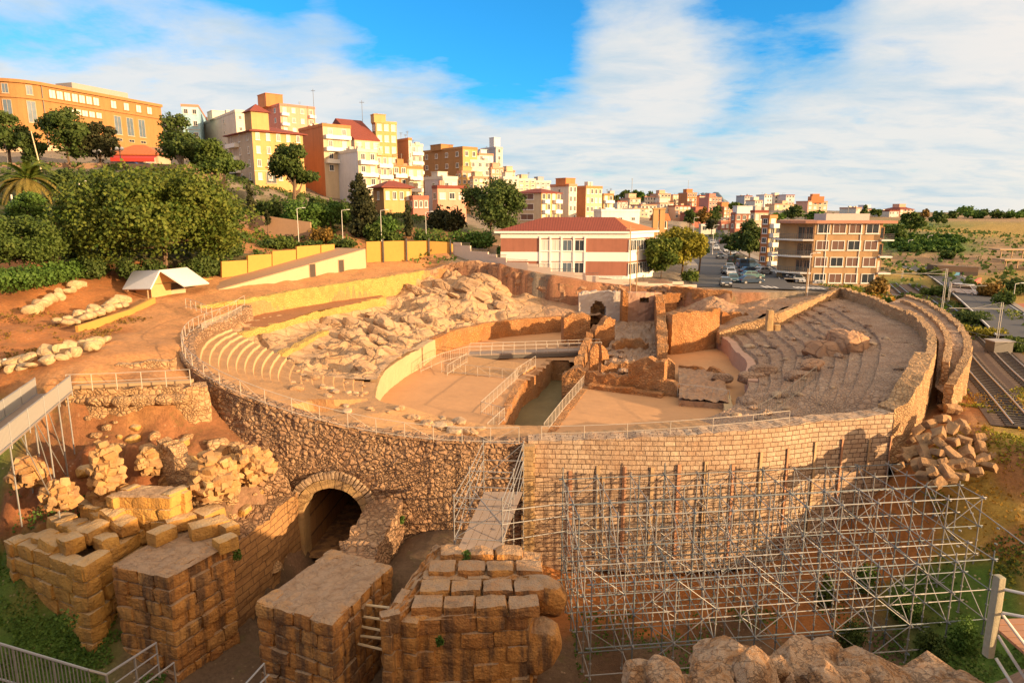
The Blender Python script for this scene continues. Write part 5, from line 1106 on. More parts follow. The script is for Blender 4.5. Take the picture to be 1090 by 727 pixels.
rw('long right nave wall of the chapel with sunlit ragged top',[(710,391,.2),(708,372,.6),(706,352,.9),(704,338,1.2)],[2.2,3.9,4.1,4.0],1.2,side=1,jag=.6)
rw('small leaning wall stub at the right front of the chapel',[(710,403,.1),(718,403.5,.1)],[2.4,1.6],.8,jag=.4,name='chapel_wall')
rw('low lit kerb wall edging the fenced rubble platform',[(722,398,.2),(745,400,.2),(768,405,.2)],[1.0,0.9,1.0],.6)
rw('pale stone kerb at the right end of the arena floor',[(781,449,0),(779,436,0),(777,426,0)],[.6,.6,.6],.8,mat='seat_riser',jag=.08)
rw('low broken cross wall inside the chapel nave, nearer',[(640,398,.5),(655,396,.6),(668,397,.6)],[.9,1.3,.8],.8,jag=.5)
rw('low broken cross wall inside the chapel nave, farther',[(655,372,.9),(672,370,.9),(690,371,.9)],[.8,1.2,.7],.8,jag=.5)
rw('short thick stub against the left inside of the chapel nave',[(640,384,.6),(648,383,.6)],[1.8,1.2],1.4,jag=.6)
rw('ragged wall remnant between the transept and the rim embankment',[(768,345,2.6),(785,342,2.8),(800,341,3.0)],[1.4,1.1,.6],.9,jag=.5)
rw('low stepped footing in front of the chapel front wall',[(626,414,0),(668,419.5,0),(704,424,0)],[.45,.5,.4],.9,jag=.15)
rw('toppled wall slab left of the apse doorway',[(603,350,1.0),(614,348,1.0)],[1.6,.9],1.0,jag=.6)
mb=MB(); q=[P(*p) for p in ((723,424,.75),(776,428,.75),(770,395,.9),(722,390,.9))]
mb.grid(lambda i,j:tuple(np.array(q[0])*(1-i/16)*(1-j/16)+np.array(q[1])*i/16*(1-j/16)+np.array(q[2])*i/16*j/16+np.array(q[3])*(1-i/16)*j/16+np.array((0,0,.25*fbm(i*.4,j*.4,3,1,3)))),16,16); mb.prism([p[:2] for p in q],-.2,.55); tag(mb.build('rubble_platform','rough_ground'),'rubble strewn low platform behind the fence at the right of the arena','platform')
mb=MB(); q=[P(*p) for p in ((640,402,.4),(703,405,.4),(702,343,1.2),(655,343,1.3))]
mb.grid(lambda i,j:tuple(np.array(q[0])*(1-i/30)*(1-j/40)+np.array(q[1])*i/30*(1-j/40)+np.array(q[2])*i/30*j/40+np.array(q[3])*(1-i/30)*j/40+np.array((0,0,.3*fbm(i*.35,j*.35,3,1,4)+.25*min(1,noise.voronoi((i*.4,j*.4,1))[0][0])))),30,40); o=mb.build('rubble_floor','seat_rubble'); tag(o,kind='structure')
rnd=random.Random(4)
for k in range(26):
    u=rnd.uniform(645,702); v=rnd.uniform(345,400); x,y,_=P(u,v,.9); boulder('loose_stone','loose grey stone lying on the rubble floor between the chapel walls',(x,y,.95),(rnd.uniform(.5,1.3),rnd.uniform(.5,1.0),rnd.uniform(.3,.6)),k+200,'seat_rubble',cat='stone',sub=2,group='loose stones inside the chapel')
x,y,_=P(818,357,4.2); mb=MB(); rough_block(mb,(x,y,5.4),(.75,.75,1.3),None,3,.1,.05,3); rough_block(mb,(x,y,6.5),(.7,.7,1.2),rotm(0,0,.1),3,.1,.05,4); rough_block(mb,(x+.9,y,5.1),(.6,.6,.7),None,3,.1,.05,5); tag(mb.build('column_stub','arch_stone'),'lone sunlit stone pillar stub on the far slope right of the chapel','pillar')
for k,(u,v,z,sz,lb) in enumerate(((884,366,4.4,(4.6,3.4,2.4),'brown concrete mass left of the hollow in the ruined seats'),(905,362,4.9,(4.0,3.0,3.4),'tall lit flank of the broken concrete mass in the ruined seats'),(866,382,3.8,(4.0,2.0,1.2),'low orange ledge of broken concrete below the hollow in the seats'),(895,352,5.2,(4.4,2.2,1.6),'cap of the broken concrete mass below the rim corner'))):
    x,y,_=P(u,v,z); boulder('concrete_mass',lb,(x,y,z-.8),sz,k+300,'red_rock',sub=5,rough=.35,sharp=.4,rot=(0,0,.5*k))
for k,(u,v,z,sz) in enumerate(((768,400,1.2,(2.2,1.4,1.1)),(800,400,2.0,(3,1.6,1.2)),(795,430,1.2,(1.6,2.2,1.6)),(812,392,2.6,(2.6,1.6,1.1)),(850,398,3.0,(2.4,1.4,.9)))):
    x,y,_=P(u,v,z); boulder('rock',('grey rock by the fenced platform corner','long grey rock lying across the lowest ruined seats','upright grey rock at the right end of the arena floor','flat grey rock midway up the ruined seats beside the fence','grey rock at the head of the mesh fence in the seats')[k],(x,y,z-.2),sz,k+330,'seat_rubble',sub=4,rough=.3,sharp=.3)
rnd=random.Random(66)
for k in range(90):
    d=rnd.uniform(-58,30); f=rnd.uniform(.08,.9); t=d*DEG; x,y,_=cav(t,f); pr=prof_right(t); z=float(np.interp(f,[q[0] for q in pr],[q[1] for q in pr])); s_=rnd.choice((.3,.4,.5,.7,.9))
    boulder('loose_stone','loose broken stone lying on the ruined seating steps',(x,y,z+s_*.1),(s_*1.3,s_,s_*.6),k+1200,'seat_rubble' if k%3 else 'arch_rubble_stone',cat='stone',sub=2,rough=.4,rot=(0,0,k),group='loose stones on the ruined seats')
rnd=random.Random(88)
for k in range(60):
    d=rnd.uniform(200,250); f=rnd.uniform(.05,.5); t=d*DEG; x,y,_=cav(t,f); pr=prof_left(t); z=float(np.interp(f,[q[0] for q in pr],[q[1] for q in pr])); s_=rnd.choice((.3,.4,.5,.7,1.0))
    if d<seat_edge(f)+2: continue
    boulder('loose_stone','loose tan stone on the lower steps of the rebuilt seating beside the pale arena wall',(x,y,z+s_*.1),(s_*1.3,s_,s_*.6),k+1400,'pale_rock' if k%3 else 'arch_rubble_stone',cat='stone',sub=2,rough=.4,rot=(0,0,k),group='loose stones on the rebuilt seating')
# ================================================================ railings
def railing(label,pts,h=1.1,sp=2.0,mat='rail_paint',style='x',name='railing',r=.025):
    rs_=resample(pts,sp); rt=thing(name,label,'railing',tuple(rs_[0])); pm=None
    for p in rs_[:100]:
        if pm is None:
            mb=MB(); mb.tube((0,0,-.1),(0,0,h),r*1.25,6); o=mb.build('post',mat,rt,local=True); pm=o.data
        else: o=link(bpy.data.objects.new('post',pm)); o.parent=rt
        o.location=Vector(p)-wloc(rt)
    for hh in ((h,.12) if style!='plain' else (h,h*.5)):
        mb=MB()
        for a,b in zip(rs_[:-1],rs_[1:]): mb.tube(a+np.array((0,0,hh)),b+np.array((0,0,hh)),r,5)
        mb.build('rail',mat,rt)
    for k,(a,b) in enumerate(zip(rs_[:-1],rs_[1:])):
        if k>=95: break
        mb=MB()
        if style=='x': mb.tube(a+np.array((0,0,h)),b+np.array((0,0,.12)),r*.6,4) if k%2 else mb.tube(a+np.array((0,0,.12)),b+np.array((0,0,h)),r*.6,4)
        elif style=='bars':
            n=max(2,int(np.linalg.norm(b-a)/.28))
            for q in range(1,n): c=a+(b-a)*q/n; mb.tube(c+np.array((0,0,.12)),c+np.array((0,0,h)),r*.5,4)
        else: continue
        mb.build('brace' if style=='x' else 'bar_panel',mat,rt)
    return rt
pts=[(*cav(d*DEG,.985)[:2],zout(d*DEG)) for d in np.arange(-192,TS+0.1,2)]
railing('long thin railing following the outer wall top from the plaza round to the scaffold',pts[1:],1.15,2.1,style='x')
pts=[(*cav(d*DEG,.945)[:2],zout(d*DEG)-.3) for d in np.arange(-186,-150,2)]
railing('short pale railing inside the rim at the head of the rebuilt tiers',pts[:10],1.0,1.6,style='bars')
railing('low railing along the plaza edge above the U-shaped ruin',[P(72,415,5.7),P(120,413.5,5.7),P(203,409,5.8)],1.1,1.5,style='plain')
railing('railing at the end of the topmost golden wall near the kiosk',[P(198,327,7.4),P(212,331,7.3),P(226,338,6.9)],1.0,1.2,style='x')
zf_=0.06
railing('white barred railing sloping along the right edge of the trench',[P(579,464,zf_),P(600,436,zf_),P(622,410,zf_)],1.1,1.4,style='bars')
railing('white railing along the left edge of the trench with diagonal bracing',[P(512,440,zf_),P(532,421,zf_),P(551,403,zf_)],1.1,1.3,style='bars')
railing('short return railing at the near corner of the left arena floor',[P(512,440,zf_),P(537,447,zf_),P(519,464,zf_)],1.1,1.4,style='bars')
railing('diagonally braced railing crossing the left arena floor before the ramp',[P(470,396,zf_),P(500,399,zf_),P(548,404,zf_)],1.1,1.6,style='x')
railing('pale stair railing rising to the footbridge at the left of the arena',[P(448,396,.3),P(470,386,.8),P(499,378,.9)],1.1,1.5,style='bars')
railing('second stair railing beside the ramp to the footbridge',[P(476,399,.2),P(497,386,.9)],1.1,1.2,style='bars')
railing('railing on the cross wall linking ramp and trench head',[P(549,403,.2),P(570,389,.4)],1.1,1.4,style='x')
railing('grey railing in front of the rubble platform, right of the chapel',[P(721,421,.2),P(748,424,.2),P(776,429,.2)],1.2,1.5,style='x')
railing('long thin hand line on the near rim above the coursed wall',[(*cav(d*DEG,.93)[:2],zout(d*DEG)) for d in np.arange(TS+2,-58,2.5)],1.1,3.2,style='plain')
railing('dark mesh fence climbing through the ruined seats on the right',[P(806,447,1.6),P(835,430,2.4),P(868,404,3.4)],1.2,1.2,mat='iron',style='bars')
fb=thing('footbridge','narrow pale footbridge with railings crossing the far end of the trench','footbridge',P(570,378,0))
a,b=np.array(P(499,379,.6)),np.array(P(640,374,.6)); n_=np.array((0.03,1.9,0))
mb=MB(); mb.obox(a,b-a,n_,(0,0,.18)); mb.build('deck','grey_planks',fb); mb=MB(); mb.obox(a-np.array((0,.12,.45)),b-a,(0,.11,0),(0,0,.44)); mb.build('edge_beam','iron',fb)
for off in (np.zeros(3),n_):
    mb=MB(); mb.tube(a+off+(0,0,1.2),b+off+(0,0,1.2),.035,5); mb.tube(a+off+(0,0,.7),b+off+(0,0,.7),.022,5); mb.build('rail','rail_paint',fb)
    for k in range(13): c=a+off+(b-a)*k/12; mb=MB(); mb.tube(c,c+(0,0,1.2),.035,5); mb.build('post','rail_paint',fb)
mb=MB(); q=[P(475,398,.05),P(549,402,.05),P(570,389,.4),P(499,379,.7)]; vs=[(x,y,-.2) for x,y,z in q]+q; mb.add(vs,[(4,5,6,7),(0,1,5,4),(1,2,6,5),(3,0,4,7)]); tag(mb.build('ramp','seat_tread'),'earth coloured ramp platform between the two arena railings','ramp')
# ================================================================ plateau: ramp building, panel walls, kiosk
m_plain('tan_render',(0.48,0.35,0.22),0.9,0.1,0.6,0.25,0.02)  # even tan render for the ramp building and kiosk counter
m_plain('yellow_render',(0.46,0.25,0.055),0.9,0.14,0.5,0.3,0.02)
m_plain('path_brown',(0.36,0.22,0.13),0.95,0.2,0.6,0.3,0.02)
m_plain('dark_recess',(0.06,0.045,0.035),0.7,0.3,2,0,0)  # flat dark fill standing in for shade inside doorways and openings
m_plain('white_roof',(0.74,0.70,0.66),0.6,0.1,1,0.1,0.01)
m_plain('kiosk_wood',(0.55,0.33,0.14),0.8,0.2,2,0.3,0.01)
m_plain('white_paint',(0.78,0.75,0.70),0.7,0.1,1.5,0.1,0.01)
A_,B_=np.array(D(233,313,86)),np.array(D(390,289,113)); n_=np.array([-(B_-A_)[1],(B_-A_)[0]]); n_/=np.linalg.norm(n_); bk=np.array((*(n_*6),0))
At,Bt=np.array((*A_[:2],D(233,309,86)[2])),np.array((*B_[:2],D(390,265.5,113)[2]))
rb=thing('ramp_building','long pale building with two doorways whose flat roof slopes down as a ramp','building',tuple(A_))
mb=MB(); lo=np.array((0,0,-1.5)); q=[A_+lo,B_+lo,B_+lo+bk,A_+lo+bk,At,Bt,Bt+bk,At+bk]; mb.add(q,[(0,1,5,4),(1,2,6,5),(2,3,7,6),(3,0,4,7)]); mb.build('wall','tan_render',rb)
mb=MB(); q=[At-(0,0,.0),Bt,Bt+bk*1.02,At+bk*1.02]; mb.add(q+[p+np.array((0,0,.12)) for p in q],[(4,5,6,7),(0,1,5,4),(1,2,6,5),(2,3,7,6),(3,0,4,7)]); mb.build('roof','path_brown',rb)
ex=(B_-A_)[:2]/np.linalg.norm((B_-A_)[:2]); 
for u,vt,vb in ((333,279.5,296.5),(363.5,273.5,290)):
    t=[k for k in range(1001) if proj(*(A_+(B_-A_)*k/1000))[0]>=u][0]/1000; c=A_+(B_-A_)*t; h=(vb-vt)/710*c[1]*1.0
    dn=np.array((ex[1],-ex[0],0))
    dr=MB(); dr.obox(c-np.array((*ex,0))*.6+dn*.012+(0,0,-.1),np.array((*ex,0))*1.2,-dn*.01,(0,0,h)); d_=dr.build('door','dark_recess',rb)
    fr=MB()
    for s_ in (-.7,.6): fr.obox(c+np.array((*ex,0))*s_+dn*.05+(0,0,-.1),np.array((*ex,0))*.1,-dn*.05,(0,0,h+.1))
    fr.obox(c-np.array((*ex,0))*.6+dn*.05+(0,0,h-.1),np.array((*ex,0))*1.2,-dn*.05,(0,0,.1)); fr.build('door_frame','path_brown',d_)
def panel(label,u0,u1,vt0,vt1,vb0,vb1,y0,y1,mat='yellow_render',th=.35,drop=.6,group=None):
    a,b,c,d=[np.array(q) for q in (D(u0,vb0,y0),D(u1,vb1,y1),D(u1,vt1,y1),D(u0,vt0,y0))]; e=(b-a)[:2]/np.linalg.norm((b-a)[:2]); n=np.array((-e[1],e[0],0))*th
    a=a-(0,0,drop); b=b-(0,0,drop); mb=MB(); mb.add([a,b,b+n,a+n,d,c,c+n,d+n],[(0,1,5,4),(1,2,6,5),(2,3,7,6),(3,0,4,7),(4,5,6,7)]); return tag(mb.build('panel_wall',mat),label,'wall',group)
for k,q in enumerate(((236,263,278.5,277,301,296,93,96.5),(264,289,272,270.5,296,289,96.6,101),(290,315,267.5,266,289,282,101.1,106),(316,341,262.5,261,282,275,106.1,111),(342,356,261,260,276,270,111.1,114))):
    panel(('first','second','third','fourth','last')[k]+' yellow wall panel up the ramp counted from the kiosk end',*q)
panel('low yellow kerb wall linking kiosk and first yellow panel',214,236,297,296,303,302,90,93)
for k,q in enumerate(((390,407,257.5,257,286,286,116,117.5),(408,432,257,256.5,285,284,117.6,119.5),(433,456,257,256.5,282,280,119.6,121.5),(457,479,257,258,280,276,121.6,122))):
    panel(('leftmost','second','third','rightmost')[k]+' tall yellow boundary panel above the grey rocks',*q)
    x,y,z=D(q[1]+.5,q[3]-2,q[7]-.25); mb=MB(); mb.box((x,y,z-2.2),(.22,.22,4.6)); tag(mb.build('wall_post','iron'),'dark post at the right edge of the %s tall yellow boundary panel'%('leftmost','second','third','rightmost')[k],'post')
panel('short curved yellow end panel turning back at the wall end',479.5,484,258,262,277,279,122,124)
# kiosk
ks=thing('kiosk','small timber kiosk with white gabled roof and serving window on the plaza','kiosk',D(178,318,82))
def quadslab(mb,q,th=.14,m=0):
    q=[np.array(p) for p in q]; n=np.cross(q[1]-q[0],q[2]-q[0]); n/=np.linalg.norm(n); n=n*(th if n[2]>0 else -th); lo=[p-n for p in q]
    mb.add(q+lo,[(0,1,2,3),(7,6,5,4),(0,4,5,1),(1,5,6,2),(2,6,7,3),(3,7,4,0)],m)
mb=MB(); quadslab(mb,[D(130,308,80.5),D(160,307.5,78),D(170,287.5,80.5),D(141,288.5,86)]); mb.build('roof','white_roof',ks)
mb=MB(); quadslab(mb,[D(170,287.5,80.5),D(199,284.5,87),D(223,301.5,86),D(196,304.5,80)]); mb.build('roof','white_roof',ks)
K1,K2=np.array(D(162,321,80)),np.array(D(199,312,84)); e=(K2-K1)*np.array((1,1,0)); L=np.linalg.norm(e); e/=L; nb=np.array((-e[1],e[0],0)); K1[2]=K2[2]=min(K1[2],K2[2])
ap=np.array(D(170,289.5,80.8)); tA=float((ap-K1)@e)
mb=MB(); zt=2.0
mb.obox(K1-(0,0,.6),e*L*.55,nb*3.2,(0,0,zt+.6)); mb.build('front_wall','kiosk_wood',ks)
mb=MB(); g0,g1=K1+(0,0,zt),K1+e*L*.95+(0,0,zt+.25); mb.add([g0,g1,ap,g0+nb*.12,g1+nb*.12,ap+nb*.12],[(0,1,2),(5,4,3),(0,3,4,1),(1,4,5,2),(2,5,3,0)]); mb.build('gable','kiosk_wood',ks)
mb=MB(); mb.obox(K1+e*L*.55-(0,0,.6),e*L*.42,nb*2.6,(0,0,1.7)); mb.build('counter','tan_render',ks)
wn=MB(); wn.obox(K1+e*L*.57+(0,0,1.12)-nb*.02,e*L*.36,nb*.02,(0,0,.85)); w_=wn.build('serving_window','dark_recess',ks); fr=MB(); fr.obox(K1+e*L*.55+(0,0,1.06)-nb*.1,e*L*.42,nb*.2,(0,0,.06)); fr.build('sill','timber',w_)
for t in (0.97,1.2):
    mb=MB(); c=K1+e*L*t+nb*(.3 if t<1 else 2.0); mb.tube(c-(0,0,.6),c+(0,0,2.0),.09,6); mb.build('post','timber',ks)
for u,y in ((136,82),(157,79.5)):
    c=np.array(D(u,309,y)); mb=MB(); mb.tube((c[0],c[1],6.6),c,.09,6); mb.build('post','timber',ks)
mb=MB(); c=np.array(D(140,320,84)); mb.obox(c-(0,0,.3),(2.8,0,0),(0,.1,0),(0,0,1.3)); mb.build('back_wall','timber',ks)
for k,(u,v) in enumerate(((233,293),(228,296))): pass
# planter boulders rows
def rowst(pts,label,group,mat,size,seed0,n):
    rs_=resample(pts,size*.95); rnd=random.Random(seed0)
    for k,p in enumerate(rs_):
        boulder('boulder',label,(p[0]+rnd.uniform(-.3,.3),p[1]+rnd.uniform(-.4,.4),p[2]+rnd.uniform(0,.25)),(size*rnd.uniform(.55,1.6),size*rnd.uniform(.6,1.2),size*rnd.uniform(.45,1.0)),seed0+k,mat,sub=3,rough=.28,sharp=.3,rot=(rnd.uniform(-.3,.3),rnd.uniform(-.3,.3),rnd.uniform(0,3)),group=group)
m_rock('cream_rock',[(0.36,0.23,0.11),(0.48,0.33,0.17),(0.56,0.42,0.25)],.9,.8,.08)
def gp(u,v,y,dz=.25): x,yy,z=og(u,v); return (x,yy,z+dz)
rowst([gp(2,394,52),gp(40,384,54),gp(70,378,56),gp(112,366,60)],'cream boulder in the nearer row edging the orange slope beside the plaza','boulders edging the orange slope','cream_rock',1.15,400,12)
rowst([gp(14,398,51),gp(60,387,53.5),gp(105,374,57.5)],'cream boulder in the nearer row edging the orange slope beside the plaza','boulders edging the orange slope','cream_rock',.9,420,12)
rowst([gp(66,345,66),gp(95,335,70),gp(132,322,75)],'cream boulder in the low bank of stones left of the kiosk','boulders in the bank by the kiosk','cream_rock',1.2,440,12)
rowst([gp(72,348,65),gp(100,339,69),gp(132,328,74)],'cream boulder in the low bank of stones left of the kiosk','boulders in the bank by the kiosk','cream_rock',1.0,460,12)
rowst([gp(32,335,70),gp(55,322,74),gp(88,307,79)],'cream boulder in the upper bank under the green hedge','boulders under the hedge','cream_rock',1.2,480,12)
tag(ruin_wall('kerb_wall',[(*gp(84,355,64)[:2],gp(84,355,64)[2]+.4),(*gp(140,336,70)[:2],gp(140,336,70)[2]+.4),(*gp(166,324,76)[:2],gp(166,324,76)[2]+.5)],5,.3,'yellow_render',side=1,jag=.02,amp=.01),'low smooth yellow kerb wall along the plaza up to the kiosk','wall')
for k,(u0,u1,v0,v1,y) in enumerate(((46,73,224,231,108),(44,85,236,242.5,101),(52,78,248,254,97))):
    a,b=np.array(D(u0,v1,y)),np.array(D(u1,v1,y)); a[2]-=.6; b[2]-=.6; h=(v1-v0)/710*y+.6; mb=MB(); mb.obox(a,b-a,(0,3.0,0),(0,0,h)); tag(mb.build('garden_terrace','golden_masonry'),('highest','middle','lowest')[k]+' golden garden terrace step between palm and big tree','terrace')
# upper street parapet
rs_=[(x,147.5,0) for x in np.linspace(-118,-62,24)]; mb=MB(); 
tag(ruin_wall('parapet_wall',[(-122,146.8,28.2),(-95,146.8,28.2),(-62,148,27.9)],20,.5,'path_brown',side=1,step=2,vstep=2,jag=.04,amp=.02),'brown parapet wall along the upper street below the grand curved building','wall')
tag(ruin_wall('garden_wall',[D(250,228,128),D(290,231,127),D(330,237,126)],8,.5,'path_brown',side=1,step=2,vstep=2,jag=.1,amp=.05),'low brown garden wall behind the cypress','wall')
tag(ruin_wall('garden_wall',[D(440,250,138),D(470,252,136),D(500,258,134)],8,.5,'red_rock',side=1,step=2,vstep=2,jag=.1,amp=.05),'reddish garden wall right of the small yellow villa','wall')
# ================================================================ buildings
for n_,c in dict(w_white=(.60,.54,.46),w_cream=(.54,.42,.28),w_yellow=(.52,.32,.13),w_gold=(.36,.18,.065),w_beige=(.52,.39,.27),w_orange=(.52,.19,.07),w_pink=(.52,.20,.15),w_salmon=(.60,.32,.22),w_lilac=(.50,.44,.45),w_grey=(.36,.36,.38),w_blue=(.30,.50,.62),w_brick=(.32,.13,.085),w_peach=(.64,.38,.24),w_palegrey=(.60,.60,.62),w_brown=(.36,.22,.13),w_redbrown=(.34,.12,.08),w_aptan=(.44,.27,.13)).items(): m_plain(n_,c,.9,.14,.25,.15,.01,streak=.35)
m_tiles('red_tiles',(.25,.055,.035),2.2); m_tiles('orange_tiles',(.50,.15,.05),2.2); m_plain('roof_grey',(.33,.30,.28),.9,.2,.5,.1,.01); m_plain('roof_terracotta',(.46,.22,.14),.9,.2,.5,.2,.01)
m_glass('pane'); m_glass('pane_blue',(.10,.14,.18),.1); m_plain('blind',(.62,.58,.52),.7,.1,2,0,0); m_plain('brown_shutter',(.14,.07,.05),.7,.2,3,0,0); m_plain('frame_white',(.72,.68,.62),.6,.08,2,0,0); m_plain('concrete',(.46,.42,.38),.9,.15,.6,.2,.01)
WM={}
def win_mesh(w,h,fm,pm,fr=.12):
    k=(round(w,2),round(h,2),fm,pm)
    if k not in WM:
        mb=MB()
        mb.obox((-w/2+fr,-.03,fr),(w-2*fr,0,0),(0,.03,0),(0,0,h-2*fr),1)
        for o,a,c in (((-w/2,-.09,0),w,fr),((-w/2,-.09,h-fr),w,fr)): mb.obox(o,(a,0,0),(0,.09,0),(0,0,c),0)
        for x in (-w/2,w/2-fr): mb.obox((x,-.09,fr),(fr,0,0),(0,.09,0),(0,0,h-2*fr),0)
        mb.obox((-.03,-.06,fr),(.06,0,0),(0,.03,0),(0,0,h-2*fr),0)
        if h>1.2: mb.obox((-w/2-.12,-.2,-.1),(w+.24,0,0),(0,.2,0),(0,0,.1),0)
        me=bpy.data.meshes.new('window'); me.from_pydata(mb.v,[],mb.f); me.materials.append(MATS[fm]); me.materials.append(MATS[pm]); me.polygons.foreach_set('material_index',mb.m); WM[k]=me
    return WM[k]
def put(me,name,root,pos,rz):
    o=link(bpy.data.objects.new(name,me)); o.parent=root; o.location=Vector(pos)-wloc(root); o.rotation_euler=(0,0,rz); return o
def solve_len(K,d,u,top):
    lo,hi=0.0,120.0
    for _ in range(50):
        m=(lo+hi)/2; uu,_v=proj(K[0]+d[0]*m,K[1]+d[1]*m,top)
        if (uu<u)==(d[0]>0): lo=m
        else: hi=m
    return (lo+hi)/2
BALM={}
def bld(name,label,uL,uC,uR,vT,vB,y,a,wall,wallL=None,floors=3,nR=3,nL=2,win=(1.3,1.6),fm='frame_white',pm='pane',roof='flat',roofm='roof_terracotta',drop=9,cat='building',group=None,balR=(),balL=(),boxes=(),eave=.4,rise=1.8,depth=None,tall=0,winL=None,pmL=None,chim=0,seed=0,parts=True):
    a*=DEG; dR=np.array((math.cos(a),math.sin(a))); dL=np.array((-math.sin(a),math.cos(a)))
    K=D(uC,vB,y); zt=D(uC,vT,y)[2]; zb=K[2]; K=np.array(K[:2])
    wR=solve_len(K,dR,uR,zt); wL=solve_len(K,dL,uL,zt) if uL is not None and uL<uC-.5 else (depth or wR*.8)
    if depth: wL=depth
    rt=thing(name,label,cat,(*K,zb),group); rnd=random.Random(seed+int(uC))
    c0,c1,c2,c3=K,K+dR*wR,K+dR*wR+dL*wL,K+dL*wL
    mb=MB(); vs=[(*c,zb-drop) for c in (c0,c1,c2,c3)]+[(*c,zt) for c in (c0,c1,c2,c3)]
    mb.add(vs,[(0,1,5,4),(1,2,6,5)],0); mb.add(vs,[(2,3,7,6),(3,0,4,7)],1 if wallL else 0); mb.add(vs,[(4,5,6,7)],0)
    mb.build('wall',[wall]+([wallL] if wallL else []),rt)
    def cc(s,t,z): q=K+dR*s+dL*t; return (q[0],q[1],z)
    if roof=='flat':
        mb=MB(); th=.25
        for (s0,s1,t0,t1) in ((-.12,wR+.12,-.12,th),(-.12,wR+.12,wL-th,wL+.12),(-.12,th,th,wL-th),(wR-th,wR+.12,th,wL-th)):
            mb.obox(cc(s0,t0,zt-.15),(*(dR*(s1-s0)),0),(*(dL*(t1-t0)),0),(0,0,.75))
        mb.obox(cc(th,th,zt+.004),(*(dR*(wR-2*th)),0),(*(dL*(wL-2*th)),0),(0,0,.1)); mb.build('roof',roofm,rt)
    else:
        e=eave; mb=MB(); r=rise
        b=[cc(-e,-e,zt),cc(wR+e,-e,zt),cc(wR+e,wL+e,zt),cc(-e,wL+e,zt)]
        if roof=='hip':
            if wR>wL: t=[cc(wL/2,wL/2,zt+r),cc(wR-wL/2,wL/2,zt+r)]; fs=[(0,1,5,4),(1,2,5),(2,3,4,5),(3,0,4)]
            else: t=[cc(wR/2,wR/2,zt+r),cc(wR/2,wL-wR/2,zt+r)]; fs=[(0,1,4),(1,2,5,4),(2,3,5),(3,0,4,5)]
        elif roof=='gableL':  # ridge along dL, gable on the right face
            t=[cc(wR/2,-e,zt+r),cc(wR/2,wL+e,zt+r)]; fs=[(0,1,4),(1,2,5,4),(2,3,5),(3,0,4,5)]
        else:                 # ridge along dR: slope looks out over the right face
            t=[cc(-e,wL/2,zt+r),cc(wR+e,wL/2,zt+r)]; fs=[(0,1,5,4),(1,2,5),(2,3,4,5),(3,0,4)]
        vs=b+t; mb.add(vs,fs); vs2=[(p[0],p[1],p[2]-.22) for p in b]; mb.add(b+vs2,[(1,0,4,5),(2,1,5,6),(3,2,6,7),(0,3,7,4),(4,7,6,5)]); ro=mb.build('roof',roofm,rt)
        for k in range(chim):
            q=cc(wR*(.25+.4*k),wL*.45,zt+r*.4); mb=MB(); mb.box((q[0],q[1],q[2]+.8),(.8,.6,2.4),a); mb.box((q[0],q[1],q[2]+2.05),(1,.8,.14),a); mb.build('chimney',wall,ro)
    for (s,t,w_,d_,h_,m_) in boxes:
        q=cc(wR*s,wL*t,zt+.1); mb=MB(); mb.box((q[0],q[1],q[2]+h_/2),(w_,d_,h_),a); mb.box((q[0],q[1],q[2]+h_+.08),(w_+.3,d_+.3,.15),a); mb.build('roof_house',m_,rt)
    H=zt-zb; fh=H/floors
    if parts and roof=='flat':
        for k in range(rnd.randrange(2,5)):
            q=cc(wR*rnd.uniform(.1,.9),wL*rnd.uniform(.15,.6),zt+.1); h_=rnd.uniform(1.4,3.2)
            if rnd.random()<.5: mb=MB(); mb.tube((q[0],q[1],q[2]),(q[0],q[1],q[2]+h_),.05,4); mb.tube((q[0]-.5,q[1],q[2]+h_*.9),(q[0]+.5,q[1],q[2]+h_*.9),.035,4); mb.tube((q[0]-.35,q[1],q[2]+h_*.75),(q[0]+.35,q[1],q[2]+h_*.75),.035,4); mb.build('antenna','iron',rt)
            else: mb=MB(); mb.box((q[0],q[1],q[2]+h_*.3),(rnd.uniform(.8,2),rnd.uniform(.8,1.6),h_*.6),a); mb.build('roof_hut',rnd.choice(['w_white','w_beige','concrete',wall]),rt)
    if parts and floors>1:
        mb=MB(); zz=zb+fh
        mb.obox(cc(-.05,-.09,zz-.1),(*(dR*(wR+.1)),0),(*(dL*.085),0),(0,0,.16)); mb.build('string_course','concrete',rt)
    if parts:
        for f in range(floors):
            z=zb+fh*f+fh*.32
            for k in range(nR):
                s=wR*(k+.5)/nR
                w_,h_=win; ww=min(w_,wR/nR*.62); hh=min(h_,fh*.6)
                put(win_mesh(ww,hh,fm,pm if rnd.random()<.75 else 'blind'),'window',rt,(*(K+dR*s-dL*.006),z),a)
            for k in range(nL):
                t=wL*(k+.5)/nL; w_,h_=winL or win; ww=min(w_,wL/nL*.6); hh=min(h_,fh*.6)
                put(win_mesh(ww,hh,fm,pmL or pm),'window',rt,(*(K+dL*t-dR*.006),z),a-math.pi/2)
            def bal(c,e_,L,rz):
                k=round(L,1)
                if k not in BALM:
                    mb=MB(); mb.obox((-k/2,-1.1,0),(k,0,0),(0,1.1,0),(0,0,.18)); mb.obox((-k/2,-1.1,.18),(k,0,0),(0,.1,0),(0,0,.8)); mb.obox((-k/2,-1.0,.18),(.1,0,0),(0,1.0,0),(0,0,.8)); mb.obox((k/2-.1,-1.0,.18),(.1,0,0),(0,1.0,0),(0,0,.8))
                    me=bpy.data.meshes.new('balcony'); me.from_pydata(mb.v,[],mb.f); me.materials.append(MATS['frame_white']); BALM[k]=me
                put(BALM[k],'balcony',rt,c,rz)
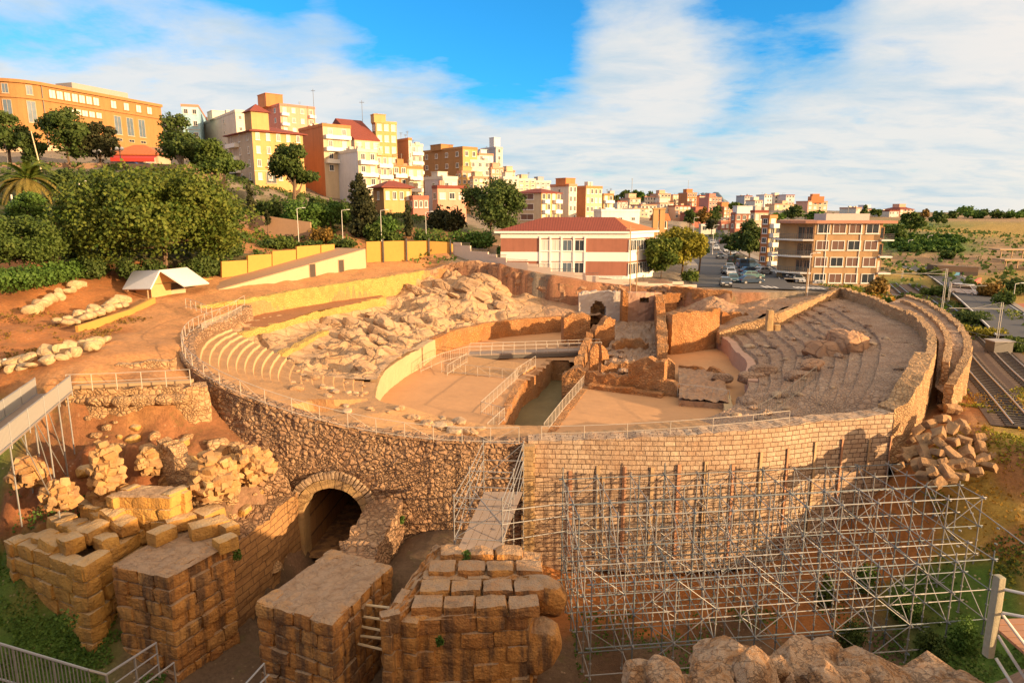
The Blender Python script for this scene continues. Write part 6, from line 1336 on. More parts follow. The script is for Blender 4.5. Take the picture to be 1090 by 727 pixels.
            if f>0:
                for (s0,s1) in balR: q=K+dR*wR*(s0+s1)/2; bal((q[0]+dL[0]*-.01,q[1]-dL[1]*.01,zb+fh*f-.15),None,wR*(s1-s0),a)
                for (s0,s1) in balL: q=K+dL*wL*(s0+s1)/2; bal((q[0],q[1],zb+fh*f-.15),None,wL*(s1-s0),a-math.pi/2)
    return rt,K,dR,dL,wR,wL,zb,zt
# grand building with the rounded end
gy0,gy1=180,216; zt=50.4; zb=37.5
f0=np.array(D(43,88,gy0)[:2]); f1=np.array(D(171,112,gy1)[:2]); e=(f1-f0)/np.linalg.norm(f1-f0); n=np.array((e[1],-e[0])); Lf=np.linalg.norm(f1-f0); R_=8.3; cc_=f0-n*R_
gb_=thing('palace','long ochre palace with rounded end and rows of bright windows, top left of the hill','building',(*cc_,zb))
prof=[f1,f0+e*.0]+[cc_+R_*(n*math.cos(t)-e*math.sin(t)) for t in np.linspace(0.08,math.pi,26)]+[f1-n*2*R_]
def ring_prism(name,pts,z0,z1,out,mat,par):
    c=np.mean(np.array(pts),0); mb=MB(); q=[]
    k=len(pts)
    for i in range(k):
        d=pts[(i+1)%k]-pts[i-1]; d=d/np.linalg.norm(d); q.append(pts[i]+np.array((d[1],-d[0]))*(-out))
    mb.prism([tuple(p) for p in q[::-1]],z0,z1); return mb.build(name,mat,par)
A2=sum(p[0]*q[1]-q[0]*p[1] for p,q in zip(prof,prof[1:]+prof[:1])); sg=1 if A2<0 else -1
ring_prism('wall',prof,zb-9,zt-.8,0,'w_gold',gb_); ring_prism('cornice',prof,zt-.8,zt,.55*sg,'w_gold',gb_); ring_prism('string_course',prof,zt-4.4,zt-3.9,.4*sg,'w_gold',gb_); ring_prism('plinth',prof,zb-9,zb-2.5,.25*sg,'w_beige',gb_)
ang=math.atan2(e[1],e[0])
def on_f(u): return [k for k in range(2001) if proj(*(f0+e*Lf*k/2000),45)[0]>=u][0]/2000*Lf
for u in (57,65,73,81,88.5,96,103.5,122,135.5,148.5,160): put(win_mesh(1.9,2.2,'w_gold','blind'),'window',gb_,(*(f0+e*on_f(u)+n*.02),zt-3.5),ang)
for u in (75,83,90,97.5,105): put(win_mesh(1.9,1.7,'w_gold','blind'),'window',gb_,(*(f0+e*on_f(u)+n*.02),zt-6.9),ang)
for u in (124.5,137.5,150): put(win_mesh(2.4,5.2,'w_beige','pane_blue'),'window',gb_,(*(f0+e*on_f(u)+n*.02),zt-10.6),ang); put(win_mesh(2.0,.9,'w_beige','pane'),'window',gb_,(*(f0+e*on_f(u)+n*.02),zt-12.4),ang)
for t in (.35,.95,1.6): 
    for z,h,w in ((zt-3.5,2.4,1.5),(zt-10.2,5.3,2.0)):
        p=cc_+(R_+.02)*(n*math.cos(t)-e*math.sin(t)); nn=n*math.cos(t)-e*math.sin(t); put(win_mesh(w,h,'w_beige','pane_blue'),'window',gb_,(*p,z),math.atan2(nn[1],nn[0])+math.pi/2)
mb=MB(); p=f0+n*.15; mb.tube((*p,zb-4),(*p,zt-.8),.14,6); mb.build('drainpipe','iron',gb_)
mb=MB(); a_=f0+e*12-n*4; mb.obox((*a_,zt),(*(e*18),0),(*(-n*6),0),(0,0,2.3)); mb.build('roof_house','roof_grey',gb_)
# street cafe below it
r=bld('cafe','low street cafe with orange tiled roof and red awning, below the palace','',)if False else None
rt,K,dR,dL,wR,wL,zb_,zt_=bld('cafe','low street cafe with orange tiled roof and red awning, below the palace',113,118,168,164,177,158,8,'w_beige',floors=1,nR=3,nL=1,roof='hip',roofm='orange_tiles',rise=2.4,depth=8,win=(2,1.4),drop=3)
mb=MB(); q=K+dR*1.0-dL*2.2; mb.add([(*(K+dR*1.0),zb_+2.4),(*(K+dR*wR),zb_+2.4),(*(K+dR*wR-dL*2.4),zb_+1.7),(*(K+dR*1-dL*2.4),zb_+1.7),(*(K+dR*wR-dL*2.4),zb_+.9),(*(K+dR*1-dL*2.4),zb_+.9)],[(0,1,2,3),(3,2,4,5)]); m_plain('red_cloth',(.45,.04,.03),.8,.2,2,0,0); mb.build('awning','red_cloth',rt)
B=bld
B('apartment_block','pale blue block with stepped top behind the umbrella pines',190,196,211,113,150,225,20,'w_blue',floors=3,nR=2,nL=1,boxes=((.3,.3,3,3,2.4,'w_blue'),))
B('apartment_block','plain white block with two small windows, shaded left wall, behind the pines',207,254,269,119,168,215,38,'w_white',floors=4,nR=2,nL=2,win=(1.1,1.3),roof='flat',roofm='w_white',boxes=((.3,.5,5,6,2.6,'w_white'),))
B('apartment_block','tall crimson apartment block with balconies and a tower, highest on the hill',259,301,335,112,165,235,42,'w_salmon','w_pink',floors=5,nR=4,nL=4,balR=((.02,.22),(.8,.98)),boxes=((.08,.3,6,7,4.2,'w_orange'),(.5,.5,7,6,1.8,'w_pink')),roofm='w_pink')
rt,K,dR,dL,wR,wL,zb_,zt_=B('villa','yellow villa with red hipped roofs, turret and arched ground floor',242,272,322,139,196,165,42,'w_yellow','w_beige',floors=4,nR=5,nL=3,roof='hip',roofm='red_tiles',rise=2.0,eave=.9,win=(1.0,1.7),balL=((.55,.95),))  # left face beige: its shade is put into the wall colour
q=K+dR*2.4+dL*2.6; mb=MB(); mb.box((q[0],q[1],zt_+2.2),(4.2,4.2,4.4),42*DEG); tr=mb.build('turret','w_yellow',rt); mb=MB(); zz=zt_+4.4; c4=[(q[0]+math.cos(42*DEG+math.pi/4+i*math.pi/2)*3.8,q[1]+math.sin(42*DEG+math.pi/4+i*math.pi/2)*3.8,zz) for i in range(4)]; mb.add(c4+[(q[0],q[1],zz+2.1)],[(0,1,4),(1,2,4),(2,3,4),(3,0,4),(3,2,1,0)]); mb.build('turret_roof','red_tiles',tr)
q=K+dR*4-dL*.02; put(win_mesh(2.6,2.6,'w_beige','pane'),'arched_opening',rt,(*q,zb_+.2),42*DEG)
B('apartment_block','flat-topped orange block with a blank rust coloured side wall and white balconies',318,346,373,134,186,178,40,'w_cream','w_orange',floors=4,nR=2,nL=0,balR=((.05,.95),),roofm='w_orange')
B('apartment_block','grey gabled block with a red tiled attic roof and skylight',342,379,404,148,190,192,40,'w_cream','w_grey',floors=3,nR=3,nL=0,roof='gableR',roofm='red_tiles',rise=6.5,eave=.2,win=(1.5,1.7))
B('apartment_block','tallest yellow block of the row with two full-height white stripes',396,402,422,131,190,200,30,'w_yellow',floors=5,nR=3,nL=1,win=(1.4,2.6),pm='blind',boxes=((.2,.4,3.5,3,2.2,'w_yellow'),),roofm='w_yellow')
B('apartment_block','white block with a blank side wall coloured in bluish shade above the dark conifer',347,383,401,161,214,172,40,'w_cream','w_palegrey',floors=4,nR=2,nL=0,balR=((.05,.95),),roofm='w_white')  # cream right and bluish left faces carry sun and shade in their colour
B('apartment_block','cream and yellow terrace block beside the blank white wall, upper bay',400,402,418,166,214,177,36,'w_cream',floors=4,nR=3,nL=1,balR=((.1,.9),),roofm='w_yellow')
B('apartment_block','cream and yellow terrace block, middle bay with loggias above the small villa',417,419,433,176,214,182,36,'w_gold',floors=3,nR=2,nL=1,balR=((.1,.9),),pm='pane')
B('apartment_block','cream and yellow terrace block, lowest bay next to the lilac wall',432,434,450,179,216,187,36,'w_cream',floors=3,nR=2,nL=1,balR=((.1,.9),),pm='pane',roofm='w_gold')
B('apartment_block','narrow orange block with blank side between striped block and ochre block',421,436,438,149,195,208,40,'w_white','w_orange',floors=4,nR=1,nL=0,roofm='w_orange')
B('apartment_block','slim white fronted block beside the narrow orange one',436,438,450,155,195,212,34,'w_white','w_orange',floors=4,nR=2,nL=1,balR=((.05,.95),),roofm='w_white')
B('apartment_block','broad ochre block with a dark red band of four windows and roof parapet',449,493,508,158,194,220,42,'w_yellow','w_gold',floors=3,nR=2,nL=4,winL=(1.5,1.5),boxes=((.3,.6,5,6,1.8,'w_gold'),),roofm='w_gold')  # sunlight on the right face is put into its brighter wall colour
rt,K,dR,dL,wR,wL,zb_,zt_=B('villa','small bright yellow villa with low red-brown roof above the garden',397,409,438,199,219,158,36,'w_yellow','w_gold',floors=1,nR=4,nL=1,roof='hip',roofm='red_tiles',rise=1.6,eave=.9,win=(1.0,1.9))  # right face painted brighter than the left to carry the sunlight
B('house','lilac grey house with blank wall right of the small yellow villa',452,472,487,190,222,176,40,'w_lilac','w_lilac',floors=2,nR=2,nL=1,roofm='w_white',boxes=((.4,.5,3,3,1.6,'w_white'),))
B('house','low salmon house with dark windows beside the big pine',460,466,496,200,218,168,26,'w_salmon',floors=1,nR=3,nL=1,win=(2.0,1.6),roofm='red_tiles')
B('house','low red house with a veranda between yellow villa and lilac house',436,440,456,211,226,160,30,'w_pink',floors=1,nR=3,nL=1,roofm='w_redbrown')
for k,q in enumerate(((487,492,507,184,205,205,'w_yellow','yellow house with flat roof below the ochre block'),(494,500,522,172,198,222,'w_white','white house with many small windows on the slope right of the ochre block'),(520,523,536,180,200,225,'w_salmon','rosy house with white window frames in the middle of the slope'),(532,536,552,190,206,218,'w_white','white house with a pergola terrace on the slope above the cream flats'),(506,510,525,165,190,245,'w_palegrey','pale stepped house with crowded chimneys below the grey tower'),(548,552,570,192,204,235,'w_beige','beige house with dark loggia on the skyline above the cream flats'),(536,538,548,183,196,250,'w_cream','small cream house below the skyline trees'),(566,570,586,194,206,250,'w_grey','grey house on the skyline left of the red roof house'),(500,504,520,190,208,200,'w_cream','cream house half hidden by the big pine'))):
    B('house',q[7],q[0],q[1],q[2],q[3],q[4],q[5],30,q[6],floors=3,nR=3,nL=1,roofm='w_white' if k%2 else 'roof_terracotta',boxes=((.35,.5,2.5,2.5,1.7,q[6]),))
B('apartment_tower','plain grey concrete tower on the skyline above the white houses',512,528,535,158,195,270,40,'w_white','w_grey',floors=5,nR=1,nL=0,boxes=((.5,.3,3,3,4,'w_palegrey'),),roofm='w_grey')
B('house','dark red roofed house with brick front on the skyline, right of the grey house',590,594,612,199,212,260,24,'w_brick',floors=2,nR=3,nL=1,roof='hip',roofm='red_tiles',rise=1.5)
B('apartment_block','cream apartment block with two brown balconies on its side, left of the school roof',547,576,597,205,238,182,44,'w_yellow','w_cream',floors=3,nR=4,nL=1,roof='hip',roofm='red_tiles',rise=1.2,winL=(5,2),pmL='brown_shutter',balR=((.05,.3),(.6,.95)))
B('apartment_block','white slab block with blank wall and dark recessed windows behind the school',586,605,614,198,238,195,42,'w_white','w_white',floors=4,nR=2,nL=1,winL=(1,1),win=(1.6,1.7),boxes=((.5,.4,4,4,2,'w_orange'),))
B('apartment_block','orange walled block with four yellow storeys of windows behind the school',612,623,641,200,238,205,40,'w_cream','w_orange',floors=4,nR=4,nL=0,win=(1.5,1.5),roofm='w_orange')
B('apartment_block','small yellow balcony block at the right end of the hill terrace',640,642,653,208,232,235,30,'w_yellow',floors=3,nR=2,nL=0,balR=((.05,.95),),roofm='w_gold')
B('shed','long low pale blue-white shed behind the school chimneys',632,640,681,225,240,190,18,'w_palegrey',floors=1,nR=3,nL=1,roofm='w_palegrey',win=(1.2,1))
B('house','narrow ochre chimney house at the back of the school',694,696,711,234,262,140,18,'w_gold',floors=2,nR=2,nL=1,roof='gableR',roofm='orange_tiles',rise=1.2)
for u in (697,704): x,y,z=D(u,246,136); mb=MB(); mb.box((x,y,z+1.6),(1.0,1.0,5.4)); mb.box((x,y,z+4.4),(1.3,1.3,.25)); tag(mb.build('chimney_stack','w_yellow'),'square yellow chimney stack behind the school, %s of the pair'%('left' if u<700 else 'right'),'chimney')
# school
a=11*DEG; y0=118; dR=np.array((math.cos(-6*DEG),math.sin(-6*DEG)))
Kr=np.array(D(668,297,118)[:2]); zt=D(668,247,118)[2]; zb=D(668,296,118)[2]; dF=np.array((-math.cos(4*DEG),math.sin(4*DEG))); wF=solve_len(Kr,dF,533,zt); dS=np.array((.60,.80)); dS=np.array((math.sin(38*DEG),math.cos(38*DEG))); wS=solve_len(Kr,dS,696,zt)
sc_=thing('school','brick and white two-storey school with red hipped roof below the hill','building',(*Kr,zb))
def sp_(s,t,z,o=0): q=Kr+dF*s+dS*t; return Vector((q[0],q[1],z))
Hh=zt-zb
mb=MB(); vs=[sp_(0,0,zb-4),sp_(wF,0,zb-4),sp_(wF,wS,zb-4),sp_(0,wS,zb-4)]+[sp_(0,0,zt),sp_(wF,0,zt),sp_(wF,wS,zt),sp_(0,wS,zt)]; mb.add(vs,[(1,0,4,5),(2,1,5,6),(3,2,6,7),(0,3,7,4),(4,7,6,5)]); mb.build('wall','w_brick',sc_)
for z0,z1 in ((zb-2,zb+.4),(zb+Hh*.36,zb+Hh*.56),(zb+Hh*.86,zt+.1)):
    mb=MB(); nF=Vector((-dF[1],dF[0],0)); nF=nF if nF.y<0 else -nF; nS=Vector((dS[1],-dS[0],0)); o=.06
    q0=sp_(0,0,z0)+nF*o; mb.obox(q0+Vector((*(-dF*.06),0)),Vector((*(dF*(wF+.1)),0)),-nF*.05,(0,0,z1-z0)); mb.obox(sp_(0,.02,z0)+nS*o,Vector((*(dS*wS),0)),-nS*.05,(0,0,z1-z0)); mb.build('white_band','white_paint',sc_)
angF=math.atan2(-dF[1],-dF[0]); angS=math.atan2(dS[1],dS[0])
def uF(u): return solve_len(Kr,dF,u,zt)
for k,(u,pm) in enumerate(((580,'blind'),(592,'blind'),(604,'pane_blue'),(617,'pane'))):
    for z,h in ((zb+Hh*.58,Hh*.25),(zb+Hh*.06,Hh*.28)):
        w_=link(bpy.data.objects.new('window',win_mesh(1.75,h,'white_paint',pm))); w_.parent=sc_; w_.location=Vector((*(Kr+dF*uF(u)),z))+nF*.03-wloc(sc_); w_.rotation_euler=(0,0,angF)
for u in (575,586,598,611,623): mb=MB(); q=sp_(uF(u),0,zb+Hh*.5)+nF*.1; mb.box((q.x,q.y,q.z),(.3,.2,Hh*.8),angF); mb.build('pilaster','white_paint',sc_)
for k in range(7):
    for z,h in ((zb+Hh*.58,Hh*.25),(zb+Hh*.06,Hh*.26)):
        q=sp_(0,wS*(k+.5)/7,z)+nS*.03; w_=link(bpy.data.objects.new('window',win_mesh(1.5,h,'white_paint','pane'))); w_.parent=sc_; w_.location=q-wloc(sc_); w_.rotation_euler=(0,0,angS)
mb=MB(); e=.7; b=[sp_(-e,-e,zt+.1),sp_(wF+e,-e,zt+.1),sp_(wF+e,wS+e,zt+.1),sp_(-e,wS+e,zt+.1)]; r=D(640,231.5,118)[2]-zt
t=[sp_(wF*.22,wS*.5,zt+r),sp_(wF*.78,wS*.5,zt+r)]; mb.add(b+t,[(1,0,4,5)],0); mb.add(b+t,[(2,1,5),(3,2,5,4)],0); mb.add(b+t,[(0,3,4)],1)  # right slope in brighter tiles: its sunlight is put into the colour
b2=[p-Vector((0,0,.35)) for p in b]; mb.add(b+b2,[(0,1,5,4),(1,2,6,5),(2,3,7,6),(3,0,4,7),(7,4,5,6)],2); mb.build('roof',['red_tiles','orange_tiles','white_paint'],sc_)
# fence wall in front of the school
m_plain('pale_wall',(.62,.50,.40),.9,.12,.8,.2,.01)
fw=[(482,253,122),(505,261,119),(525,268,116.5),(545,274,114),(575,280,112.5),(610,287,111),(650,293.5,110),(690,298,109.5),(742,300.5,109.5)]
F_=[D(*q) for q in fw]
fe=thing('street_wall','pale stepped street wall with railing panels between piers below the school','wall',F_[4])
for k,(p,q) in enumerate(zip(resample(F_,4.2)[:-1],resample(F_,4.2)[1:])):
    d=(q-p); L=np.linalg.norm(d[:2]); e=np.array((*(d[:2]/L),0)); nrm_=np.array((-e[1],e[0],0))*.3; zb2=min(p[2],q[2])-1.9
    mb=MB(); mb.obox((p[0],p[1],zb2-1.0),e*L,nrm_,(0,0,2.5)); mb.build('base_wall','pale_wall',fe)
    if k%2==0: mb=MB(); mb.obox((p[0],p[1],zb2+1.4),e*L*.45,nrm_,(0,0,.6)); mb.build('pier','pale_wall',fe)
    mb=MB(); s0=.45 if k%2==0 else 0
    for j in range(int(L*(1-s0)/.22)): c=np.array((p[0],p[1],zb2+1.4))+e*(L*s0+.22*j)+nrm_*.5; mb.tube(c,c+(0,0,.6),.022,4)
    c=np.array((p[0],p[1],zb2+2.0))+nrm_*.5; mb.tube(c+e*L*s0,c+e*L,.03,4); mb.build('fence_panel','iron',fe)
# apartment building, right
rt=None
Kc=np.array(D(862,308,121)[:2]); zt=D(862,238,121)[2]; zb=D(862,308,121)[2]; dF=np.array((math.cos(-3*DEG),math.sin(-3*DEG))); wF=solve_len(Kc,dF,950,zt)
ap_=thing('apartment_building','tan four-storey apartment building with rounded corner balconies on the right','building',(*Kc,zb)); dp=15
dB=np.array((-dF[1],dF[0])); wl=np.linalg.norm(Kc-np.array(D(834,240,123)[:2]))
def ap(s,t,z): q=Kc+dF*s+dB*t; return (q[0],q[1],z)
s1=wF*.86
mb=MB(); mb.add([ap(-wl*.45,2.2,zb-5),ap(0,0,zb-5),ap(s1,0,zb-5),ap(s1,1.6,zb-5),ap(wF-.8,1.6,zb-5),ap(wF-.8,dp,zb-5),ap(1.5,dp,zb-5),ap(-wl*.85,5,zb-5)]+[ap(-wl*.45,2.2,zt),ap(0,0,zt),ap(s1,0,zt),ap(s1,1.6,zt),ap(wF-.8,1.6,zt),ap(wF-.8,dp,zt),ap(1.5,dp,zt),ap(-wl*.85,5,zt)],[(i,(i+1)%8,8+(i+1)%8,8+i) for i in range(8)]+[tuple(range(8,16))]); mb.build('wall','w_aptan',ap_)
mb=MB(); q=[ap(-wl-.3,4,0),ap(-wl*.75,1.0,0),ap(-wl*.35,-.3,0),ap(0,-.7,0),ap(wF+.6,-.7,0),ap(wF+.6,dp+.5,0),ap(1.0,dp+.5,0)]; mb.prism([p[:2] for p in q],zt,zt+.5); mb.build('roof','roof_terracotta',ap_)
mb=MB(); q=ap(wF*.55,7,zt+.5); mb.box((q[0],q[1],q[2]+.6),(8,5,1.2)); mb.build('roof_house','concrete',ap_)
fh=(zt-zb)/4
for f in range(4):
    z=zb+fh*f
    for s in (.04,.245,.455,.675,): 
        w_=put(win_mesh(2.3 if s>.1 else 2.2,1.75,'frame_white','brown_shutter' if (f+int(s*10))%3 else 'pane'),'window',ap_,ap(wF*s+1.0,-.006,z+1.15),-3*DEG)
    arc=[ap(-wl-.2,5.5,0),ap(-wl*.98,3.0,0),ap(-wl*.75,.9,0),ap(-wl*.4,-.35,0),ap(-.3,-.6,0),ap(-.3,2.2,0),ap(-wl*.45,4.2,0),ap(-wl*.8,6.2,0)]
    mb=MB(); mb.prism([p[:2] for p in arc],z-.12,z+.14); bl=mb.build('balcony','frame_white',ap_)
    if f:
        mb=MB(); 
        for p,q in zip(arc[:4],arc[1:5]):
            for h_ in (.3,.55,.8,1.05): mb.tube((p[0],p[1],z+h_),(q[0],q[1],z+h_),.035,4)
            for j in range(6): c=np.array(p)+(np.array(q)-np.array(p))*j/6; mb.tube((c[0],c[1],z+.14),(c[0],c[1],z+1.1),.03,4)
        mb.build('balcony_rail','iron',bl)
    for t_,w in ((.3,1.6),(.68,1.6)): put(win_mesh(w,2.2,'w_brown','pane'),'balcony_door',ap_,ap(-wl*.45*t_*1.0,2.2*t_-.05,z+.2),-math.atan2(2.2,wl*.45)-3*DEG)
    mb=MB(); o=ap(s1+.05,-.55,z-.12); mb.obox(o,(*(dF*(wF-s1+.3)),0),(*(dB*2.1),0),(0,0,.26)); bl=mb.build('balcony','frame_white',ap_)
    mb=MB()
    if f:
        for h_ in (.4,.75,1.1): mb.tube(ap(s1+.05,-.5,z+h_),ap(wF+.3,-.5,z+h_),.035,4); mb.tube(ap(wF+.3,-.5,z+h_),ap(wF+.3,1.5,z+h_),.035,4)
        for j in range(14): q=ap(s1+.05+(wF-s1+.2)*j/13,-.5,z); mb.tube((q[0],q[1],z+.1),(q[0],q[1],z+1.1),.025,4)
        mb.build('balcony_rail','iron',bl)
    put(win_mesh(1.5,2.1,'w_brown','pane' if f!=1 else 'blind'),'balcony_door',ap_,ap((s1+wF)/2-.3,1.594,z+.2),-3*DEG)
for s in (.16,.60): mb=MB(); q=ap(wF*s,-.08,0); mb.tube((q[0],q[1],zb-1),(q[0],q[1],zt),.07,5); mb.build('drainpipe','frame_white',ap_)
mb=MB(); mb.obox(ap(-wl,-1.6,zb-4),(*(dF*(wF+wl)),0),(*(dB*.3),0),(0,0,5.0)); tag(mb.build('garden_wall','w_aptan'),'low tan wall along the foot of the right apartment building','wall')
B('apartment_block','narrow bright orange block with white balconies left of the tan apartments',811,815,827,232,292,150,30,'w_yellow','w_orange',floors=6,nR=1,nL=1,balR=((.1,.9),),roofm='w_orange',win=(1.6,1.5))
B('house','low brick red building with white upper panel beyond the parked cars',778,782,802,228,246,240,12,'w_brick',floors=2,nR=3,nL=1,boxes=((.5,.2,7,3,2.6,'w_palegrey'),),roofm='w_brick')
B('house','beige flat building with a red roof edge left of the narrow orange block',799,802,818,226,250,205,12,'w_beige',floors=2,nR=3,nL=1,roofm='red_tiles')
B('house','dark red shopfront row closing the far end of the street',764,767,786,236,246,330,8,'w_redbrown',floors=1,nR=4,nL=0,win=(2.4,1.8),pm='blind')
B('gatehouse','white gate house crossing the far left end of the street',744,746,762,240,248,300,8,'w_white',floors=1,nR=2,nL=0,roofm='w_palegrey',win=(3,2))
far=((655,668,215,227,380,'w_white','white house with two windows right of the yellow balcony block'),(668,682,212,227,400,'w_cream','cream house below the treed hilltop'),(680,699,219,233,360,'w_white','white flats with pink loggias, first of the near distant row'),(700,717,217,233,370,'w_white','bright white flats, second of the near distant row'),(716,736,220,233,365,'w_peach','peach flats with long windows, third of the near distant row'),(698,714,207,219,520,'w_peach','peach block on the town skyline left of the orange one'),(714,729,208,219,530,'w_cream','cream block on the town skyline beside the peach one'),(729,742,206,221,500,'w_orange','orange block standing proud in the middle of the town skyline'),(742,752,209,222,510,'w_peach','small peach block right of the orange skyline block'),(752,768,211,224,480,'w_pink','crimson block left of the distant blue hill'),(684,698,210,219,520,'w_white','white block on the skyline right of the treed hilltop'),(768,780,221,234,420,'w_orange','orange block above the street trees'),(790,801,209,220,600,'w_grey','grey slab at the right foot of the blue hill'),(801,812,214,226,560,'w_white','white block right of the grey slab'),(811,822,208,220,640,'w_palegrey','pale grey tower, left of the twin pale towers'),(822,834,209,221,650,'w_white','white tower, right of the twin pale towers'),(834,846,208,219,640,'w_lilac','lilac slab on the skyline left of the orange stepped block'),(822,852,218,227,560,'w_cream','long cream flats on the skyline above the right trees'),(857,881,215,229,480,'w_salmon','stepped salmon block, rightmost high building of the town'),(735,760,227,236,350,'w_redbrown','dark red roofed hall behind the street trees'),(660,680,227,236,330,'w_redbrown','red roofed house beyond the pale shed'),(640,656,220,229,420,'w_cream','low cream house right behind the yellow balcony block'),(672,690,223,231,345,'w_beige','beige house in front of the first white flats'),(919,934,224,235,420,'w_palegrey','pale house on the horizon above the tan apartments'),(944,957,225,235,400,'w_white','white farmhouse on the far ridge right of the pale house'),(955,973,223,234,410,'w_salmon','rosy farmhouse with red roof on the far ridge'),(908,917,222,236,380,'w_white','slim white tower house left on the far ridge'))
for k,q in enumerate(far):
    B('distant_block',q[6],q[0],q[0]+2,q[1],q[2],q[3],q[4],18,q[5],floors=3 if q[3]-q[2]>10 else 2,nR=4 if q[1]-q[0]>12 else 3,nL=0,roofm='red_tiles' if 'red' in q[6] or k%4==0 else 'roof_terracotta',roof='hip' if 'roof' in q[6] else 'flat',rise=2,win=(2.2,2.0),depth=12,cat='building',boxes=((.5,.5,5,5,3,q[5]),) if k%2 else ())
x,y,_=D(871,215,480); mb=MB(); z=D(871,215,480)[2]; mb.box((x,y+4,z+1.5),(9,6,4.5)); mb.box((x-1,y+4,z+4.6),(5,4,1.8)); tag(mb.build('roof_storey','w_orange'),'orange setback storey on top of the stepped salmon block','storey')
# far hills
def hill(name,u0,u1,vt,y,mat,amp=.3,dep=60):
    mb=MB(); a=D(u0,vt,y); b=D(u1,vt,y); H=a[2]; n=40
    mb.grid(lambda i,j:(a[0]+(b[0]-a[0])*i/n,y+dep*j/10,10+(H-10)*(math.sin(math.pi*i/n)**.6)*(math.sin(math.pi*j/10)**.7)*(1+amp*nz(i*.3,j*.3,u0))),n,10); o=mb.build(name,mat,smooth=True); o['kind']='structure'
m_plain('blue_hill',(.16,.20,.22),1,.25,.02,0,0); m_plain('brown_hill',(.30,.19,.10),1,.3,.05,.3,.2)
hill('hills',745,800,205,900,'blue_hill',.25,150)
hill('hills',985,1300,233,330,'brown_hill',.05,80)
# underpass, pergolas on the right
mb=MB(); a=np.array(D(996,297,160)); b=np.array(D(1040,299,158)); mb.obox(a-(0,0,1),b-a,(0,4,0),(0,0,4.2)); up=thing('underpass','dark concrete underpass with a blue gate across the coast road','underpass',tuple(a)); mb.build('wall','dark_soil',up)
mb=MB(); c=a+(b-a)*.5+(0,-.15,0); mb.obox(c-(.9,0,.2),(2.0,0,0),(0,.12,0),(0,0,2.0)); m_plain('blue_paint',(.06,.25,.42),.5,.1,2,0,0); mb.build('gate','blue_paint',up)
mb=MB(); mb.obox(a+(1,-.2,-.4),(b-a)*.42,(0,.15,0),(0,0,2.4)); mb.build('opening_shade','dark_recess',up); mb=MB(); mb.obox(a+(b-a)*.62+(0,-.2,-.4),(b-a)*.36,(0,.15,0),(0,0,2.4)); mb.build('opening_shade','dark_recess',up)  # solid dark panels stand in for the shade of the tunnel mouths
for k,(u,v,y) in enumerate(((1066,266,180),(1071,277,165))):
    x,y_,z=D(u,v,y); pg=thing('pergola',('farther','nearer')[k]+' flat-topped timber pergola on the tan field at the right edge','pergola',(x,y_,z)); mb=MB(); mb.box((x+6,y_+2,z),(13,4.5,.35)); mb.build('roof','timber',pg)
    for i in range(5): mb=MB(); mb.tube((x+.3+i*2.9,y_+.4,z-3),(x+.3+i*2.9,y_+.4,z),.18,5); mb.build('post','timber',pg)
m_plain('red_wall',(.50,.12,.08),.85,.2,1,.1,.01)
mb=MB(); a=np.array(D(1028,310,128)); b=np.array(D(1040,302,140)); mb.obox(a-(0,0,1),b-a,(1.2,.6,0),(0,0,2.2)); tag(mb.build('barrier_wall','red_wall'),'short red wall beside the coast road below the underpass','wall')
# ================================================================ trees and plants
m_plain('bark',(.16,.10,.06),.95,.35,3,.6,.04); m_plain('bark_pale',(.30,.21,.14),.95,.3,3,.6,.04)
m_leaf('leaf_olive',(.03,.075,.009),(.07,.12,.015),(.155,.175,.028)); m_leaf('leaf_pine',(.028,.06,.013),(.052,.095,.018),(.09,.12,.028)); m_leaf('leaf_dark',(.018,.028,.012),(.035,.045,.016),(.06,.06,.022))
m_leaf('leaf_green',(.035,.085,.012),(.065,.14,.02),(.10,.17,.03)); m_leaf('leaf_yellow',(.12,.13,.015),(.22,.21,.02),(.30,.26,.03)); m_leaf('leaf_brown',(.10,.06,.015),(.17,.10,.02),(.24,.15,.03)); m_leaf('leaf_orange',(.22,.10,.015),(.34,.17,.02),(.42,.25,.03)); m_leaf('leaf_palm',(.10,.09,.02),(.17,.14,.03),(.25,.19,.05))
m_leaf('leaf_mid',(.035,.075,.012),(.06,.11,.018),(.10,.135,.026))
def leaves(name,pts,nrm,size,mat,parent,seed=0,asp=1.0,local=True):
    n=len(pts); r=np.random.default_rng(seed)
    d=nrm+r.normal(0,.75,(n,3)); d/=np.linalg.norm(d,axis=1,keepdims=True)+1e-9
    h=np.cross(d,r.normal(0,1,(n,3))); h/=np.linalg.norm(h,axis=1,keepdims=True)+1e-9; k=np.cross(d,h)
    s=size*r.uniform(.55,1.35,(n,1)); h=h*s*.5*asp; k=k*s*.5
    bend=d*s*.18
    V=np.stack([pts-h-k*.4,pts+k-bend,pts+h-k*.4,pts-k*1.0-bend],1).reshape(-1,3)
    me=bpy.data.meshes.new(name); me.vertices.add(4*n); me.vertices.foreach_set('co',V.astype(np.float32).ravel())
    me.loops.add(4*n); me.loops.foreach_set('vertex_index',np.arange(4*n,dtype=np.int32)); me.polygons.add(n); me.polygons.foreach_set('loop_start',np.arange(0,4*n,4,dtype=np.int32)); me.update(calc_edges=True)
    me.materials.append(MATS[mat]); o=link(bpy.data.objects.new(name,me)); o.parent=parent; return o
